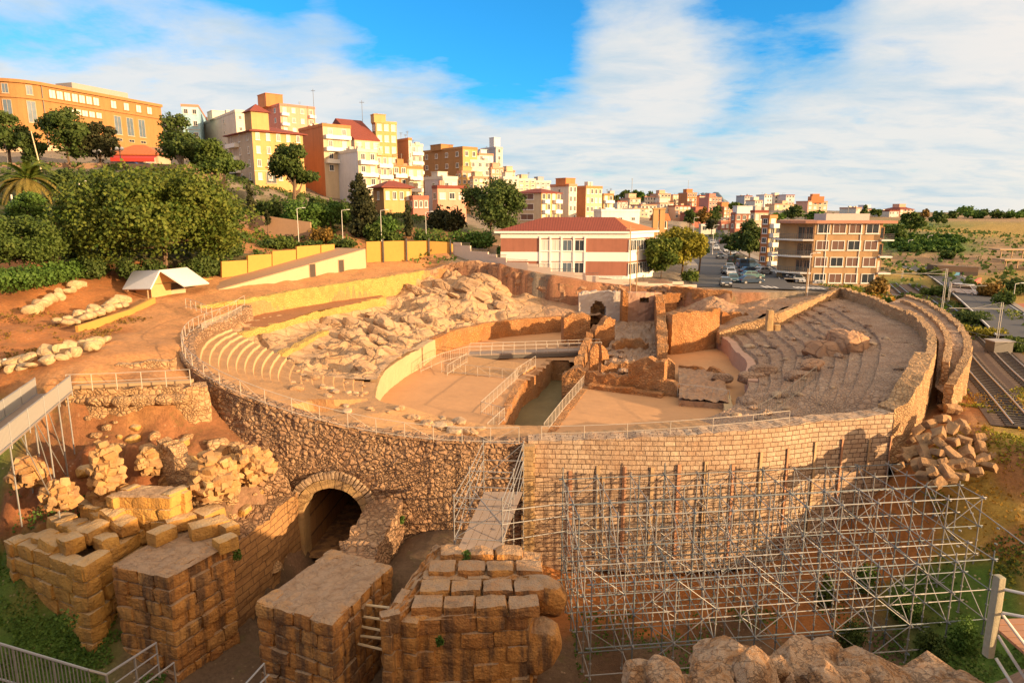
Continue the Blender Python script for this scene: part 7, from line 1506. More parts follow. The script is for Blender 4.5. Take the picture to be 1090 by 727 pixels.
def sample(lobes,n,seed,shell=.55):
    r=np.random.default_rng(seed); L=np.array([l[0] for l in lobes],float); Rr=np.array([l[1] for l in lobes],float)
    w=(Rr[:,0]*Rr[:,1]+Rr[:,1]*Rr[:,2]+Rr[:,0]*Rr[:,2]); w/=w.sum(); idx=r.choice(len(L),n,p=w)
    d=r.normal(0,1,(n,3)); d/=np.linalg.norm(d,axis=1,keepdims=True); rad=r.uniform(0,1,(n,1))**shell
    rad*=r.uniform(.82,1.12,(n,1))
    # clumps and gaps
    p=L[idx]+d*Rr[idx]*rad; nr=d/np.maximum(Rr[idx],.1); nr/=np.linalg.norm(nr,axis=1,keepdims=True)
    sc=2.2/max(Rr.max(),.5)
    k=np.array([noise.noise((q[0]*sc+seed,q[1]*sc,q[2]*sc))+.6*noise.noise((q[0]*sc*2.3,q[1]*sc*2.3+seed,q[2]*sc*2.3)) for q in p])
    keep=k>-.34; return p[keep],nr[keep]
def tree(name,label,u,vt,vc,w,y,mat='leaf_mid',kind='broad',group=None,n=None,leaf=None,seed=0,bark='bark',lean=0.0,cat='tree',vb=None):
    for _k in range(30):
        x,_,zt=D(u,vt,y); zc=D(u,vc,y)[2]; zg=gz(x,y)
        if zg<=zc+.3: break
        y*=.985
    if vb is not None: zg=D(u,vb,y)[2]
    if zg>zc:
        if zg>zc+.8: print('BURIED',label,round(zg-zc,1),round(zt-zc,1))
        zg=zc
    wm=w/F*y*1.0; r=random.Random(seed+int(u*7+vt)); rt=thing(name,label,cat,(x,y,zg-.1),group)
    H=zt-zg; c0=max(zc-zg,.05*H); ch=H-c0; px=y/F
    leaf=leaf or max(.16,2.6*px); 
    lobes=[]
    if kind=='broad':
        lobes.append(((0,0,c0+ch*.5),(wm*.36,wm*.36,ch*.40)))
        m=11 if w<60 else 30
        for k in range(m):
            a=r.uniform(0,6.28); e=r.uniform(-.95,1.0); q=math.sqrt(max(0,1-e*e*.97)); rr=wm*r.uniform(.12,.2)
            lobes.append(((math.cos(a)*wm*.36*q,math.sin(a)*wm*.36*q,c0+ch*(.5+.36*e)),(rr*1.1,rr*1.1,rr*.85)))
    elif kind=='pine':
        m=9 if w<60 else 14
        for k in range(m):
            a=r.uniform(0,6.28); t=r.uniform(0,1); q=wm*.36*(1-.55*t)*r.uniform(.3,1); rr=wm*r.uniform(.2,.3)*(1-.35*t); lobes.append(((math.cos(a)*q,math.sin(a)*q,c0+ch*(.16+.72*t)),(rr,rr,ch*r.uniform(.13,.22))))
    elif kind=='umbrella':
        for k in range(16):
            a=r.uniform(0,6.28); q=wm*.40*math.sqrt(r.uniform(0,1)); lobes.append(((math.cos(a)*q,math.sin(a)*q,c0+ch*(.62-.35*(q/(wm*.4))**2+r.uniform(-.12,.12))),(wm*.16,wm*.16,ch*.22)))
    elif kind=='column':
        for k in range(9):
            t=(k+.5)/9; q=wm*.5*(math.sin(math.pi*min(1,t*.85+.15))**.6)
            lobes.append(((r.uniform(-.12,.12)*wm,r.uniform(-.12,.12)*wm,c0+ch*t),(max(q*.85,.1),max(q*.85,.1),ch*.10)))
    elif kind=='bush':
        for k in range(8):
            a=r.uniform(0,6.28); q=wm*.3*math.sqrt(r.uniform(0,1)); h_=ch*r.uniform(.5,.95)
            lobes.append(((math.cos(a)*q,math.sin(a)*q,h_*.5),(wm*r.uniform(.16,.26),wm*r.uniform(.16,.26),h_*.5)))
    area=w*max(3,(vc-vt)); nn=n or int(min(26000,max(350,area/(leaf/px)**2*15)))
    p,nr=sample(lobes,nn,seed+int(u+vt),.42 if kind!='column' else .35)
    p[:,2]=np.maximum(p[:,2],.05)
    leaves('crown',p,nr,leaf,mat,rt,seed+int(u))
    if kind!='bush':
        mb=MB(); tr=max(.1,min(.5,H*.022)); top=c0+ch*(.55 if kind!='column' else .8); mid=Vector((r.uniform(-.3,.3)+lean,r.uniform(-.3,.3),top*.5))
        mb.sweep([(0,0,-.8),mid,(lean*1.6,0,top)],[tr*1.35,tr,tr*.5],7)
        if kind in('broad','pine','umbrella'):
            for k in range(6 if w>25 else 3):
                l=lobes[r.randrange(len(lobes))][0]; b=Vector((lean,0,max(c0*.75,top*.4)))+Vector((0,0,r.uniform(0,.25)*top)); e=Vector(l); mb.sweep([b,(b+e)/2+Vector((0,0,-.05*H)),e],[tr*.55,tr*.4,tr*.15],5)
        mb.build('trunk',bark,rt,local=True)
    return rt
tree('fig_tree','huge spreading olive-green tree behind the kiosk, its right side sunlit',165,181,283,188,92,'leaf_olive',n=60000,leaf=.40,seed=1)
tree('round_tree','round dark green tree with short trunk on the orange slope at the left edge',20,229,279,84,80,'leaf_mid',leaf=.30,seed=2,n=16000)
tree('shrub_tree','mid green bushy tree under the palm at the left edge',26,200,240,42,100,'leaf_green',seed=3)
tree('stone_pine','dark green pine in front of the palace, taller of the two by the round end',66,108,172,56,146,'leaf_pine','broad',seed=4)
tree('stone_pine','smaller blackish pine right of the taller one before the palace',101,126,176,44,150,'leaf_dark','broad',seed=5)
tree('dark_tree','dark tree cut by the left edge below the palace',2,112,168,44,150,'leaf_pine','broad',seed=6)
tree('dark_tree','low dark green tree between the palm and the taller pine',30,138,176,30,148,'leaf_pine','broad',seed=7)
tree('bush','dark bush bank right of the palm below the upper street',70,172,205,50,125,'leaf_pine','bush',seed=8,cat='bush')
tree('bush','dark bush under the upper street parapet above the big tree',110,185,215,50,126,'leaf_pine','bush',seed=9,cat='bush')
tree('stone_pine','tall spreading pine left of the yellow villa, left of a close pair',188,120,182,66,138,'leaf_pine','pine',seed=10,bark='bark_pale',n=9000)
tree('stone_pine','lower spreading pine leaning toward the yellow villa, right of a close pair',226,148,192,64,135,'leaf_mid','pine',seed=11,bark='bark_pale',n=9000)
tree('stone_pine','lone pine with a bare curved trunk in front of the yellow villa',307,152,204,58,142,'leaf_pine','pine',seed=12,lean=.6,n=9000)
tree('garden_tree','bright green rounded garden tree, left of two touching crowns',318,207,245,52,132,'leaf_green',seed=13)
tree('garden_tree','bright green rounded garden tree, right of two touching crowns',350,212,246,38,134,'leaf_green',seed=14)
tree('conifer','tall dark conifer with pale trunk before the blank white wall',383,186,250,34,130,'leaf_dark','column',seed=15,bark='bark_pale',leaf=.42,n=8000)
tree('cypress','very slim dark cypress right of the big tree',265,192,240,10,128,'leaf_dark','column',seed=16,n=900)
tree('cypress','small dark cypress beside the small yellow villa',434,216,252,12,138,'leaf_dark','column',seed=17,n=1000)
tree('cypress','stubby dwarf cypress on the garden terrace',284,224,238,7,126,'leaf_dark','column',seed=18,n=400)
tree('bush','rusty brown shrub between the green garden trees and the conifer',342,234,258,28,126,'leaf_brown','bush',seed=19,cat='bush')
tree('bush','long dark hedge bush at the lawn edge above the first yellow panel',285,250,264,44,120,'leaf_pine','bush',seed=20,cat='bush')
tree('bush','light green shrub in the middle of the lawn edge',300,247,263,34,119,'leaf_mid','bush',seed=21,cat='bush')
tree('bush','dark clipped bush behind the white ramp building',330,252,266,34,122,'leaf_pine','bush',seed=22,cat='bush')
tree('bush','dark clipped bush under the tall conifer',362,250,264,34,124,'leaf_pine','bush',seed=23,cat='bush')
for k,(u,vt,vc,w,y,m,lb) in enumerate(((252,212,238,52,134,'leaf_green','green shrub mass below the two pines'),(280,205,232,46,142,'leaf_pine','dark shrub mass at the foot of the yellow villa'),(236,198,228,40,138,'leaf_pine','dark shrub mass under the leaning pine'),(340,196,222,46,150,'leaf_pine','dark bush bank below the orange block'),(372,208,238,40,150,'leaf_pine','dark bush left of the tall conifer'),(408,222,252,46,144,'leaf_green','green bush below the small yellow villa'),(402,230,258,30,136,'leaf_mid','olive shrub right of the tall conifer'),(418,242,258,30,128,'leaf_mid','loose shrub behind the second tall yellow panel'),(450,242,259,26,127,'leaf_mid','tufty shrub behind the third tall yellow panel'),(470,246,260,20,126,'leaf_olive','dry shrub at the right end of the tall yellow panels'),(474,212,246,46,152,'leaf_dark','dark hedge below the salmon house'),(505,238,264,52,128,'leaf_green','broad green bush in front of the big pine'),(535,240,262,26,126,'leaf_green','green bush beside the left end of the school'),(553,228,250,30,150,'leaf_mid','olive bush above the school eaves'),(575,224,238,40,160,'leaf_pine','dark tree top showing above the school roof'),(540,216,232,24,170,'leaf_pine','dark small tree left of the cream block'))):
    tree('bush',lb,u,vt,vc,w,y,m,'bush',seed=30+k,cat='bush')
tree('stone_pine','big dark pine above the school, left of its red roof',522,188,246,72,140,'leaf_pine','broad',seed=50,n=10000)
tree('street_tree','yellow-green willowy tree at the right end of the school, front one',706,246,292,42,122,'leaf_olive',seed=51,n=9000)
tree('street_tree','bright yellow-green tree filling the school yard by the street',728,236,286,50,128,'leaf_yellow',seed=52,n=9000)
tree('street_tree','green tree at the kerb of the street, right of the yellow-green ones',746,246,272,24,134,'leaf_green',seed=53)
tree('bush','low yellow shrub behind the street wall corner',735,274,294,22,118,'leaf_olive','bush',seed=54,cat='bush')
tree('street_tree','tall dark pine over the parked cars, left of the orange block',800,234,272,38,160,'leaf_pine','broad',seed=55,n=6000)
tree('street_tree','smaller dark tree left of the tall pine by the parked cars',779,246,268,22,175,'leaf_pine','broad',seed=56)
for k,(u,vt,vc,w,y,m,lb) in enumerate(((735,222,240,16,300,'leaf_pine','first dark tree of the row at the far end of the street'),(748,219,240,18,305,'leaf_brown','brownish tree second in the row at the far end of the street'),(762,217,242,18,310,'leaf_pine','tallest dark tree in the row at the far end of the street'),(758,232,246,14,280,'leaf_dark','dark low tree below the row at the far end of the street'),(783,214,226,14,400,'leaf_olive','palm-like tree left of the white panel building'),(792,217,226,10,400,'leaf_olive','small tree right of the palm-like one above the red building'),(810,220,228,8,420,'leaf_pine','small round tree above the beige flat building'),(843,219,233,28,260,'leaf_pine','dark pine above the left end of the tan apartments'),(826,226,236,18,255,'leaf_green','green tree left of the dark pine above the tan apartments'),(868,225,235,26,262,'leaf_green','pale green tree above the middle of the tan apartments'),(888,228,235,14,300,'leaf_mid','small olive tree above the tan apartments'),(666,203,216,18,520,'leaf_pine','dark tree on the hilltop, left of the mast'),(680,202,215,18,525,'leaf_green','green tree on the hilltop, right of the mast'),(693,205,213,16,540,'leaf_pine','flat dark tree at the right of the hilltop'),(655,207,222,10,500,'leaf_pine','slim tree at the left of the hilltop'),(672,210,222,20,500,'leaf_mid','lower tree below the hilltop'),(922,218,234,10,420,'leaf_pine','slim dark tree beside the pale house on the ridge'),(932,222,232,12,430,'leaf_mid','tree between the pale house and the farmhouse'),(957,220,227,14,440,'leaf_pine','dark tree behind the white farmhouse'),(985,222,233,10,430,'leaf_brown','small brown tree right of the rosy farmhouse'))):
    tree('far_tree',lb,u,vt,vc,w,y,m,'broad',seed=60+k)
for k,(u,vt,vc,w,y,m,lb) in enumerate(((972,224,250,26,300,'leaf_mid','tall olive tree above the green grove, tallest there'),(955,234,258,26,285,'leaf_mid','leafy tree left of the tallest grove tree'),(1000,226,240,24,330,'leaf_pine','dark tree on the slope right of the tallest grove tree'))):
    tree('grove_tree',lb,u,vt,vc,w,y,m,'broad',seed=90+k)
rnd=random.Random(9)
for k in range(34):
    row=k%4; u=952+(k//4)*8.5+rnd.uniform(-3,3)+row*2; vt=249+row*4+rnd.uniform(-1,1); 
    tree('orchard_tree','round bright green tree in the grove beyond the tan apartments',u,vt,vt+7,13,235-row*9,'leaf_green','broad',seed=100+k,group='trees of the green grove',n=420)
for k,(u,vt,w,y,m) in enumerate(((1030,221,26,520,'leaf_green'),(1046,223,16,540,'leaf_pine'),(1062,224,18,500,'leaf_mid'),(1078,224,20,520,'leaf_green'),(1094,223,20,520,'leaf_mid'),(1015,224,12,540,'leaf_pine'),(1038,224,20,530,'leaf_green'))):
    tree('far_tree','rounded %s tree on the far right skyline, number %s from the left'%(('bright green','dark','olive','bright green','olive','dark','bright green')[k],('two','four','five','six','seven','one','three')[k]),u,vt,vt+9,w,y,m,'broad',seed=140+k)
for k,(u,vt,vc,w,y,m,lb) in enumerate(((937,281,305,36,106,'leaf_brown','dry brown bush before the right balconies of the tan apartments'),(908,294,308,36,104,'leaf_yellow','yellow-green bush left of the dry brown one'),(947,297,309,18,101,'leaf_green','spiky green agave clump right of the yellow bush'),(975,282,298,36,118,'leaf_mid','olive scrub on the bank behind the rim'),(998,276,292,30,130,'leaf_mid','scrub below the tan path at the underpass'),(985,300,316,26,98,'leaf_orange','orange autumn shrub on the bank behind the walkways'),(968,292,306,24,104,'leaf_orange','rusty shrub at the top of the bank'),(1000,312,326,22,96,'leaf_yellow','yellow weeds at the foot of the bank'),(1005,300,312,18,108,'leaf_green','green shrub between bank and coast road'),(1013,322,336,16,92,'leaf_yellow','yellow shrub beside the outermost ring wall'),(1040,322,340,46,98,'leaf_pine','long dark bush bank by the railway signals'),(1030,338,352,34,90,'leaf_yellow','yellow flowering scrub along the railway, upper'),(1062,345,362,34,86,'leaf_yellow','yellow flowering scrub along the railway, lower'),(1084,352,376,30,80,'leaf_mid','dark scrub at the right edge above the railway'),(1042,286,306,28,126,'leaf_mid','bush left in the clump beyond the coast road'),(1058,290,312,34,122,'leaf_brown','brown bush in the middle of the clump beyond the coast road'),(1080,284,308,34,124,'leaf_pine','dark bush at the right edge beyond the coast road'),(1070,304,322,28,112,'leaf_mid','lower bush at the right edge beside the terracotta ground'),(1008,262,274,20,190,'leaf_mid','bush on the tan field beyond the grove'),(990,270,282,26,160,'leaf_olive','scrub between grove and tan field'),(748,306,312,10,106,'leaf_mid','small weed clump at the embankment by the street corner'),(860,305,313,16,99,'leaf_green','clipped green bush beside the wooden pole'))):
    tree('bush',lb,u,vt,vc,w,y,m,'bush',seed=160+k,cat='bush')
for k,(u,vt,vc,w,y,m,lb) in enumerate(((930,588,628,44,43,'leaf_green','green shrub growing inside the scaffold bays, upper'),(968,622,660,50,40,'leaf_green','green shrub growing inside the scaffold bays, middle'),(910,640,680,46,38,'leaf_pine','dark green shrub at the scaffold foot, left of three'),(1030,640,690,50,38,'leaf_green','green shrub at the right foot of the scaffold'),(1000,668,700,44,36,'leaf_pine','dark green shrub at the scaffold foot behind the rock crest'),(880,606,640,30,43,'leaf_mid','small shrub under the scaffold near the wall'),(745,690,712,26,33,'leaf_mid','low weeds under the middle of the scaffold'),(690,690,712,24,34,'leaf_pine','low weeds under the left of the scaffold'))):
    tree('bush',lb,u,vt,vc,w,y,m,'bush',seed=190+k,cat='bush',leaf=.13,n=2600)
for k,(u,v,y,s,lb) in enumerate(((252,590,38.3,.7,'tuft of green weeds in the joint between pier and passage wall'),(428,553,45.8,.5,'green weed tuft at the wall corner right of the arch'),(497,592,37,.6,'green weed tuft on top of the block stack under the ramp'),(468,682,31.6,.45,'small green weed growing from the face of the block stack'),(70,660,31,1.2,'weed patch at the foot of the leftmost pier'))):
    x,_,z=D(u,v,y); rt=thing('weed',lb,'weed',(x,y,z)); p,nr=sample([((0,0,0),(s*.5,s*.4,s*.7))],240,k); leaves('foliage',p,nr,.14,'leaf_green',rt,k)
for k,(u,vt,vc,w,y,lb) in enumerate(((100,262,296,50,93,'dark shrub under the left of the huge olive-green tree'),(150,268,298,60,92,'dark shrub at the trunk of the huge olive-green tree'),(210,262,296,56,95,'dark shrub under the right of the huge olive-green tree'),(70,246,276,40,97,'dark shrub between the round tree and the huge olive-green tree'),(245,250,272,34,108,'dark shrub beside the lawn right of the huge tree'))):
    tree('bush',lb,u,vt,vc,w,y,'leaf_pine','bush',seed=230+k,cat='bush')
# palm
x,y,_=D(30,196,113); zg=gz(x,y); zc=D(30,192,113)[2]; pm=thing('palm_tree','date palm with arching yellowish fronds on the slope at the left edge','palm',(x,y,zg)); mb=MB(); mb.sweep([(0,0,-.5),(.2,0,(zc-zg)*.5),(0,0,zc-zg)],[.55,.45,.5],9); mb.build('trunk','bark',pm,local=True)
rnd=random.Random(3); 
for k in range(46):
    a=rnd.uniform(0,6.28); el=rnd.uniform(-.35,1.25); L=rnd.uniform(5.6,7.4); pts=[];nn=[]
    P0=Vector((0,0,zc-zg)); d=Vector((math.cos(a)*math.cos(el),math.sin(a)*math.cos(el),math.sin(el))); side=Vector((-math.sin(a),math.cos(a),0)); mb=MB(); prev=P0
    n_=14
    for i in range(1,n_+1):
        d=(d+Vector((0,0,-.105-.02*i*.3))).normalized(); q=prev+d*L/n_; mb.tube(prev,q,.045*(1-i/n_)+.012,4,caps=False)
        if i>1:
            wl_=1.0*math.sin(math.pi*(i/n_)**.7)*.9+.2
            for s_ in (-1,1):
                for f_ in (.15,.5,.85):
                    c=prev+(q-prev)*f_; e=(side*s_+d*.9+Vector((0,0,-.35))).normalized()*wl_; w_=d*.15; mb.add([c-w_,c+w_,c+e],[(0,1,2)])
        prev=q
    mb.build('frond','leaf_palm' if el<.5 else 'leaf_olive',pm,local=True)
# hedge along the orange slope
hp=resample([gp(-12,322,72),gp(30,312,76),gp(60,300,80),gp(92,286,86)],1.2); hd=thing('hedge','thick leafy green hedge creeping along the top of the orange slope','hedge',tuple(hp[len(hp)//2])); lo=[]
for k,p in enumerate(hp): q=np.array(p)-np.array(hp[len(hp)//2]); lo.append(((q[0],q[1],.7+.2*math.sin(k*2.1)),(2.3,2.0,1.35)))
p,nr=sample(lo,12000,5,.3); leaves('foliage',p,nr,.30,'leaf_green',hd,4)
# undergrowth on slopes: grass and scrub nobody could count
def cover(name,pols,n,size,mat,seed,h=.25):
    r=np.random.default_rng(seed); X=[];
    for (x0,x1,y0,y1,m) in pols:
        k=int(n*m); xs=r.uniform(x0,x1,k); ys=r.uniform(y0,y1,k)
        kk=np.array([noise.noise((a*.22+seed,b*.22,1))+.5*noise.noise((a*.9,b*.9,4)) for a,b in zip(xs,ys)]); s=kk>.02; xs,ys=xs[s],ys[s]; th=np.arctan2(ys-CY,xs-CX); ro=np.interp(th,TH,RO,period=2*math.pi); s=np.hypot(xs-CX,ys-CY)>ro+1.5
        xs,ys=xs[s],ys[s]; zs=ground(xs,ys)+r.uniform(0,h,len(xs)); X.append(np.stack([xs,ys,zs],1))
    p=np.vstack(X); o=bpy.data.objects.new(name,None); 
    c=p.mean(0); me_o=leaves(name,p-c,np.tile([0,-.5,.6],(len(p),1)),size,mat,None,seed); me_o.location=c; me_o['kind']='stuff'; return me_o
cover('grass',[(-42,-24,28,42,1.0),(-30,-20,27,36,.5)],18000,.16,'leaf_green',1,.2)
cover('grass',[(31,50,36,62,1.0)],22000,.20,'leaf_yellow',2,.25)
cover('weeds',[(31,48,40,60,1.0)],6000,.18,'leaf_orange',12,.3)
cover('scrub',[(24,42,31,42,1.0)],8000,.2,'leaf_mid',3,.35)
cover('scrub',[(4,30,31,43,1.0)],7000,.17,'leaf_green',13,.3)
cover('scrub',[(-90,-40,92,142,1.0),(-60,-10,118,140,.6)],9000,.55,'leaf_mid',4,.8)
cover('scrub',[(-75,-20,140,172,1.0),(-110,-60,128,150,.5)],9000,.6,'leaf_pine',14,.9)
cover('scrub',[(55,80,84,130,1.0)],9000,.42,'leaf_olive',5,.6)
cover('scrub',[(52,66,88,110,1.0)],3500,.42,'leaf_orange',6,.6)
cover('scrub',[(-52,-38,50,70,1.0)],3500,.22,'leaf_brown',7,.2)
cover('scrub',[(80,190,140,320,1.0)],7000,1.1,'leaf_mid',8,1.2)
# ================================================================ vehicles
m_glass('car_glass',(.03,.04,.05),.08); m_plain('tyre',(.03,.03,.03),.9,.2,5,0,0); m_plain('rim',(.45,.45,.46),.35,.1,3,0,0,metal=.8); m_plain('lamp_clear',(.75,.75,.72),.2,.05,3,0,0); m_plain('lamp_red',(.4,.02,.02),.3,.05,3,0,0); m_plain('plate',(.7,.7,.68),.5,.05,3,0,0)
def carpaint(n,c):
    m,g,b,_=newmat(n); p=wpos(g); setc(g,b,g.mix(g.noise(p,3,4),dark(c,.85),dark(c,1.1))); b.inputs['Roughness'].default_value=.28; b.inputs['Coat Weight'].default_value=.5; b.inputs['Metallic'].default_value=.2
for n,c in dict(car_white=(.72,.72,.72),car_grey=(.09,.10,.11),car_silver=(.45,.46,.47),car_black=(.02,.02,.025),car_blue=(.05,.11,.20),car_navy=(.03,.06,.11),car_teal=(.10,.20,.20),car_green=(.04,.08,.06),car_red=(.4,.03,.02)).items(): carpaint(n,c)
CARG={}
def car_geo(van):
    if van in CARG: return CARG[van]
    L,W,H=(4.9,1.9,2.0) if van else (4.2,1.76,1.46)
    # side outline (x forward)
    if van: low=[(-L/2,.35),(-L/2,1.0),(-L/2+.05,1.1),(L/2-.9,1.1),(L/2-.08,.92),(L/2,.75),(L/2,.35)]; cab=[(-L/2+.06,1.08),(-L/2+.14,H-.05),(-L/2+.3,H),(L/2-1.7,H),(L/2-1.5,H-.06),(L/2-.8,1.08)]
    else: low=[(-L/2,.32),(-L/2-.02,.62),(-L/2+.06,.88),(-L/2+.5,.93),(L/2-1.2,.92),(L/2-.2,.76),(L/2,.6),(L/2,.32)]; cab=[(-L/2+.22,.9),(-L/2+.75,H-.08),(-L/2+1.1,H),(L/2-1.95,H),(L/2-1.75,H-.05),(L/2-1.05,.9)]
    def ext(mb,pr,w0,w1,z0,z1):
        n=len(pr); vs=[]
        for s in (-1,1):
            for x,z in pr: k=(z-z0)/(z1-z0); vs.append((x,s*(w0+(w1-w0)*k)/2,z))
        mb.add(vs,[tuple(range(n-1,-1,-1)),tuple(range(n,2*n))]+[(i,(i+1)%n,n+(i+1)%n,n+i) for i in range(n)])
    body=MB(); ext(body,low,W,W*.97,.3,1.0); ext(body,cab,W*.95,W*.74 if not van else W*.86,.9,H)
    gl=MB(); e=.012
    def lerp(a,b,t): return (a[0]+(b[0]-a[0])*t,a[1]+(b[1]-a[1])*t)
    z0=.9 if not van else 1.08
    def hw(z): k=(z-.9)/(H-.9); return (W*.95+((W*.74 if not van else W*.86)-W*.95)*k)/2
    a,b=cab[-1],cab[-2]; p0,p1=lerp(a,b,.12),lerp(a,b,.94); gl.add([(p0[0]+e,-hw(p0[1])+.1,p0[1]+e),(p0[0]+e,hw(p0[1])-.1,p0[1]+e),(p1[0]+e,hw(p1[1])-.12,p1[1]+e),(p1[0]+e,-hw(p1[1])+.12,p1[1]+e)],[(0,1,2,3)])
    a,b=cab[0],cab[1]; p0,p1=lerp(a,b,.2),lerp(a,b,.95); gl.add([(p0[0]-e,-hw(p0[1])+.12,p0[1]+e),(p0[0]-e,hw(p0[1])-.12,p0[1]+e),(p1[0]-e,hw(p1[1])-.14,p1[1]+e),(p1[0]-e,-hw(p1[1])+.14,p1[1]+e)],[(3,2,1,0)])
    zt=H-.13; xf0=cab[-1][0]-.12;xf1=cab[-2][0]-.05; xb0=cab[0][0]+.25; xb1=cab[1][0]+.12
    for s in (-1,1):
        mid=(xf1+xb1)/2
        for xa0,xa1,xc0,xc1 in ((xb0,mid-.05,xb1,mid-.05),(mid+.05,xf0,mid+.05,xf1)):
            gl.add([(xa0,s*(hw(z0+.08)+e),z0+.08),(xa1,s*(hw(z0+.08)+e),z0+.08),(xc1,s*(hw(zt)+e),zt),(xc0,s*(hw(zt)+e),zt)],[(0,1,2,3)])
    ty=[];
    for x in (-L/2+.8,L/2-.82):
        for s in (-1,1):
            t=MB(); t.tube((x,s*(W/2-.2),.32),(x,s*(W/2+.012),.32),.32,16); r=MB(); r.tube((x,s*(W/2-.1),.32),(x,s*(W/2+.025),.32),.2,12); ty.append((t,r))
    hl=[]; 
    for s in (-1,1): h=MB(); h.box((L/2-.06,s*(W/2-.3),.68 if not van else .82),(.2,.42,.16)); hl.append(h)
    tl=[]
    for s in (-1,1): h=MB(); h.box((-L/2+.03,s*(W/2-.16),.75 if not van else 1.1),(.12,.22,.22)); tl.append(h)
    gr=MB(); gr.box((L/2-.03,0,.5),(.1,1.0,.2)); pl=MB(); pl.box((L/2+.03,0,.42),(.02,.5,.11))
    mi=[]
    for s in (-1,1): h=MB(); h.box((L/2-1.35,s*(W/2+.06),1.0),(.12,.2,.14)); mi.append(h)
    CARG[van]=(body,gl,ty,hl,tl,gr,pl,mi); return CARG[van]
def car(label,u,v,y,rz,mat,van=False,name='parked_car',z=None):
    x,yy,zz=D(u,v,y); zz=z if z is not None else gz(x,yy)+.13
    rt=thing(name,label,'van' if van else 'car',(x,yy,zz)); rt.rotation_euler=(0,0,rz)
    body,gl,ty,hl,tl,gr,pl,mi=car_geo(van); kw=dict(local=True)
    def bb(mb,n,m,par): o=mb.build(n,m,par,**kw); return o
    bb(body,'body',mat,rt); bb(gl,'windows','car_glass',rt)
    for t,r in ty: w=bb(t,'wheel','tyre',rt); bb(r,'rim','rim',w)
    for h in hl: bb(h,'headlight','lamp_clear',rt)
    for h in tl: bb(h,'tail_light','lamp_red',rt)
    bb(gr,'grille','car_black',rt); bb(pl,'number_plate','plate',rt)
    for h in mi: bb(h,'mirror',mat,rt)
    return rt
def syz(yv): return None
def onst(u,v): # on the street surface
    for y in np.arange(104,330,.5):
        x,_,z=D(u,v,y)
        if z<=gz(x,y)+.13: return y
    return 200
fc=-math.pi/2-.2
for lb,u,v,rz,m,van in (('dark grey car parked nearest the crossing, facing us',772,304.5,fc,'car_grey',False),('teal car second in the left parked row of the street',780,300.5,fc,'car_teal',False),('white car third in the left parked row of the street',777.5,293,fc,'car_white',False),('silver car fourth in the left parked row of the street',776.5,287.5,fc,'car_silver',False),('black car peeping out behind the silver one in the left row',773,291.5,fc,'car_black',False),
    ('dark grey car driving toward us down the street',766,275,fc,'car_grey',False),('white car parked under the smaller dark tree, farther of a pair',773.5,268.5,fc,'car_white',False),('silver car parked under the smaller dark tree, nearer of a pair',779,272,fc,'car_silver',False),
    ('light blue van at the back of the right parked row',796,285.5,.12,'car_blue',True),('navy car in the right parked row before the blue van',799,292,.12,'car_navy',False),('pale blue-grey car in the right parked row, second from the front',800,297,.12,'car_teal',False),('dark blue car at the front of the right parked row',799,302,.12,'car_navy',False),('dark green van half under the tall pine behind the blue van',785,281.5,.5,'car_green',True),
    ('white car far up the street, left kerb, first beyond the driving car',762,266,fc,'car_white',False),('red car far up the street by the dark red shopfronts',768,259,fc,'car_red',False),('silver car far up the street beside the kerb tree',758,260,fc,'car_silver',False),('black car parked below the tall pine, right side of the street',787,276,.2,'car_black',False),('silver car at the right kerb before the narrow orange block',812,292,.5,'car_silver',False),('grey car nosing out behind the white pair at the tan apartments',838,296,-1.7,'car_grey',False),
    ('white car parked before the tan apartments, left of two',849,301,-1.75,'car_white',False),('white car parked before the tan apartments, right of two beside the pole',869,302.5,-1.75,'car_white',False)):
    car(lb,u,v,onst(u,v),rz,m,van)
car('white van with red stripe colour on the coast road below the underpass',1028,313,125,-1.1,'car_white',True,'van')
for lb,u,v,rz,m in (('white car on the upper street behind the palm',36,169,.1,'car_white'),('dark car on the upper street below the cafe, left',143,176.5,.1,'car_black'),('dark blue car on the upper street below the cafe, right',157,178,.1,'car_navy')):
    x,_,z=D(u,v,149.5); car(lb,u,v,149.5,rz,m,False,z=gz(x,149.5)+.15)
# ================================================================ poles, lamps, masts
def lamp(label,u,vt,y,h=None,mat='frame_white',arm=1.2,name='street_lamp',vb=None,two=False):
    x,_,zt=D(u,vt,y); zg=gz(x,y) if vb is None else D(u,vb,y)[2]; rt=thing(name,label,'street lamp',(x,y,zg-.2)); H=zt-zg+.2
    mb=MB(); mb.tube((0,0,0),(0,0,H),.06,7,r2=.04); mb.tube((0,0,0),(0,0,.8),.1,7); mb.build('pole',mat,rt,local=True)
    for s in ((-1,1) if two else (1,)):
        mb=MB(); mb.tube((0,0,H-.05),(s*arm*.8,0,H+.12),.045,5); mb.build('arm',mat,rt,local=True); mb=MB(); rough_block(mb,(s*arm,0,H+.12),(.6,.25,.14),None,2,.3,0); mb.build('lamp_head','lamp_clear',rt,local=True)
    return rt
def globe(label,u,vt,y,n=2):
    x,_,zt=D(u,vt,y); zg=gz(x,y); rt=thing('globe_lamp',label,'street lamp',(x,y,zg-.2)); H=zt-zg; mb=MB(); mb.tube((0,0,0),(0,0,H),.09,7); mb.build('pole','iron',rt,local=True)
    for k in range(n):
        s=(k-(n-1)/2)*1.1; bm=bmesh.new(); bmesh.ops.create_icosphere(bm,subdivisions=2,radius=.38); me=bpy.data.meshes.new('globe'); bm.to_mesh(me); bm.free(); me.materials.append(MATS['lamp_clear']); o=link(bpy.data.objects.new('globe',me)); o.parent=rt; o.location=(s,0,H)
        mb=MB(); mb.tube((0,0,H-.7),(s,0,H-.35),.04,5); mb.build('arm','iron',rt,local=True)
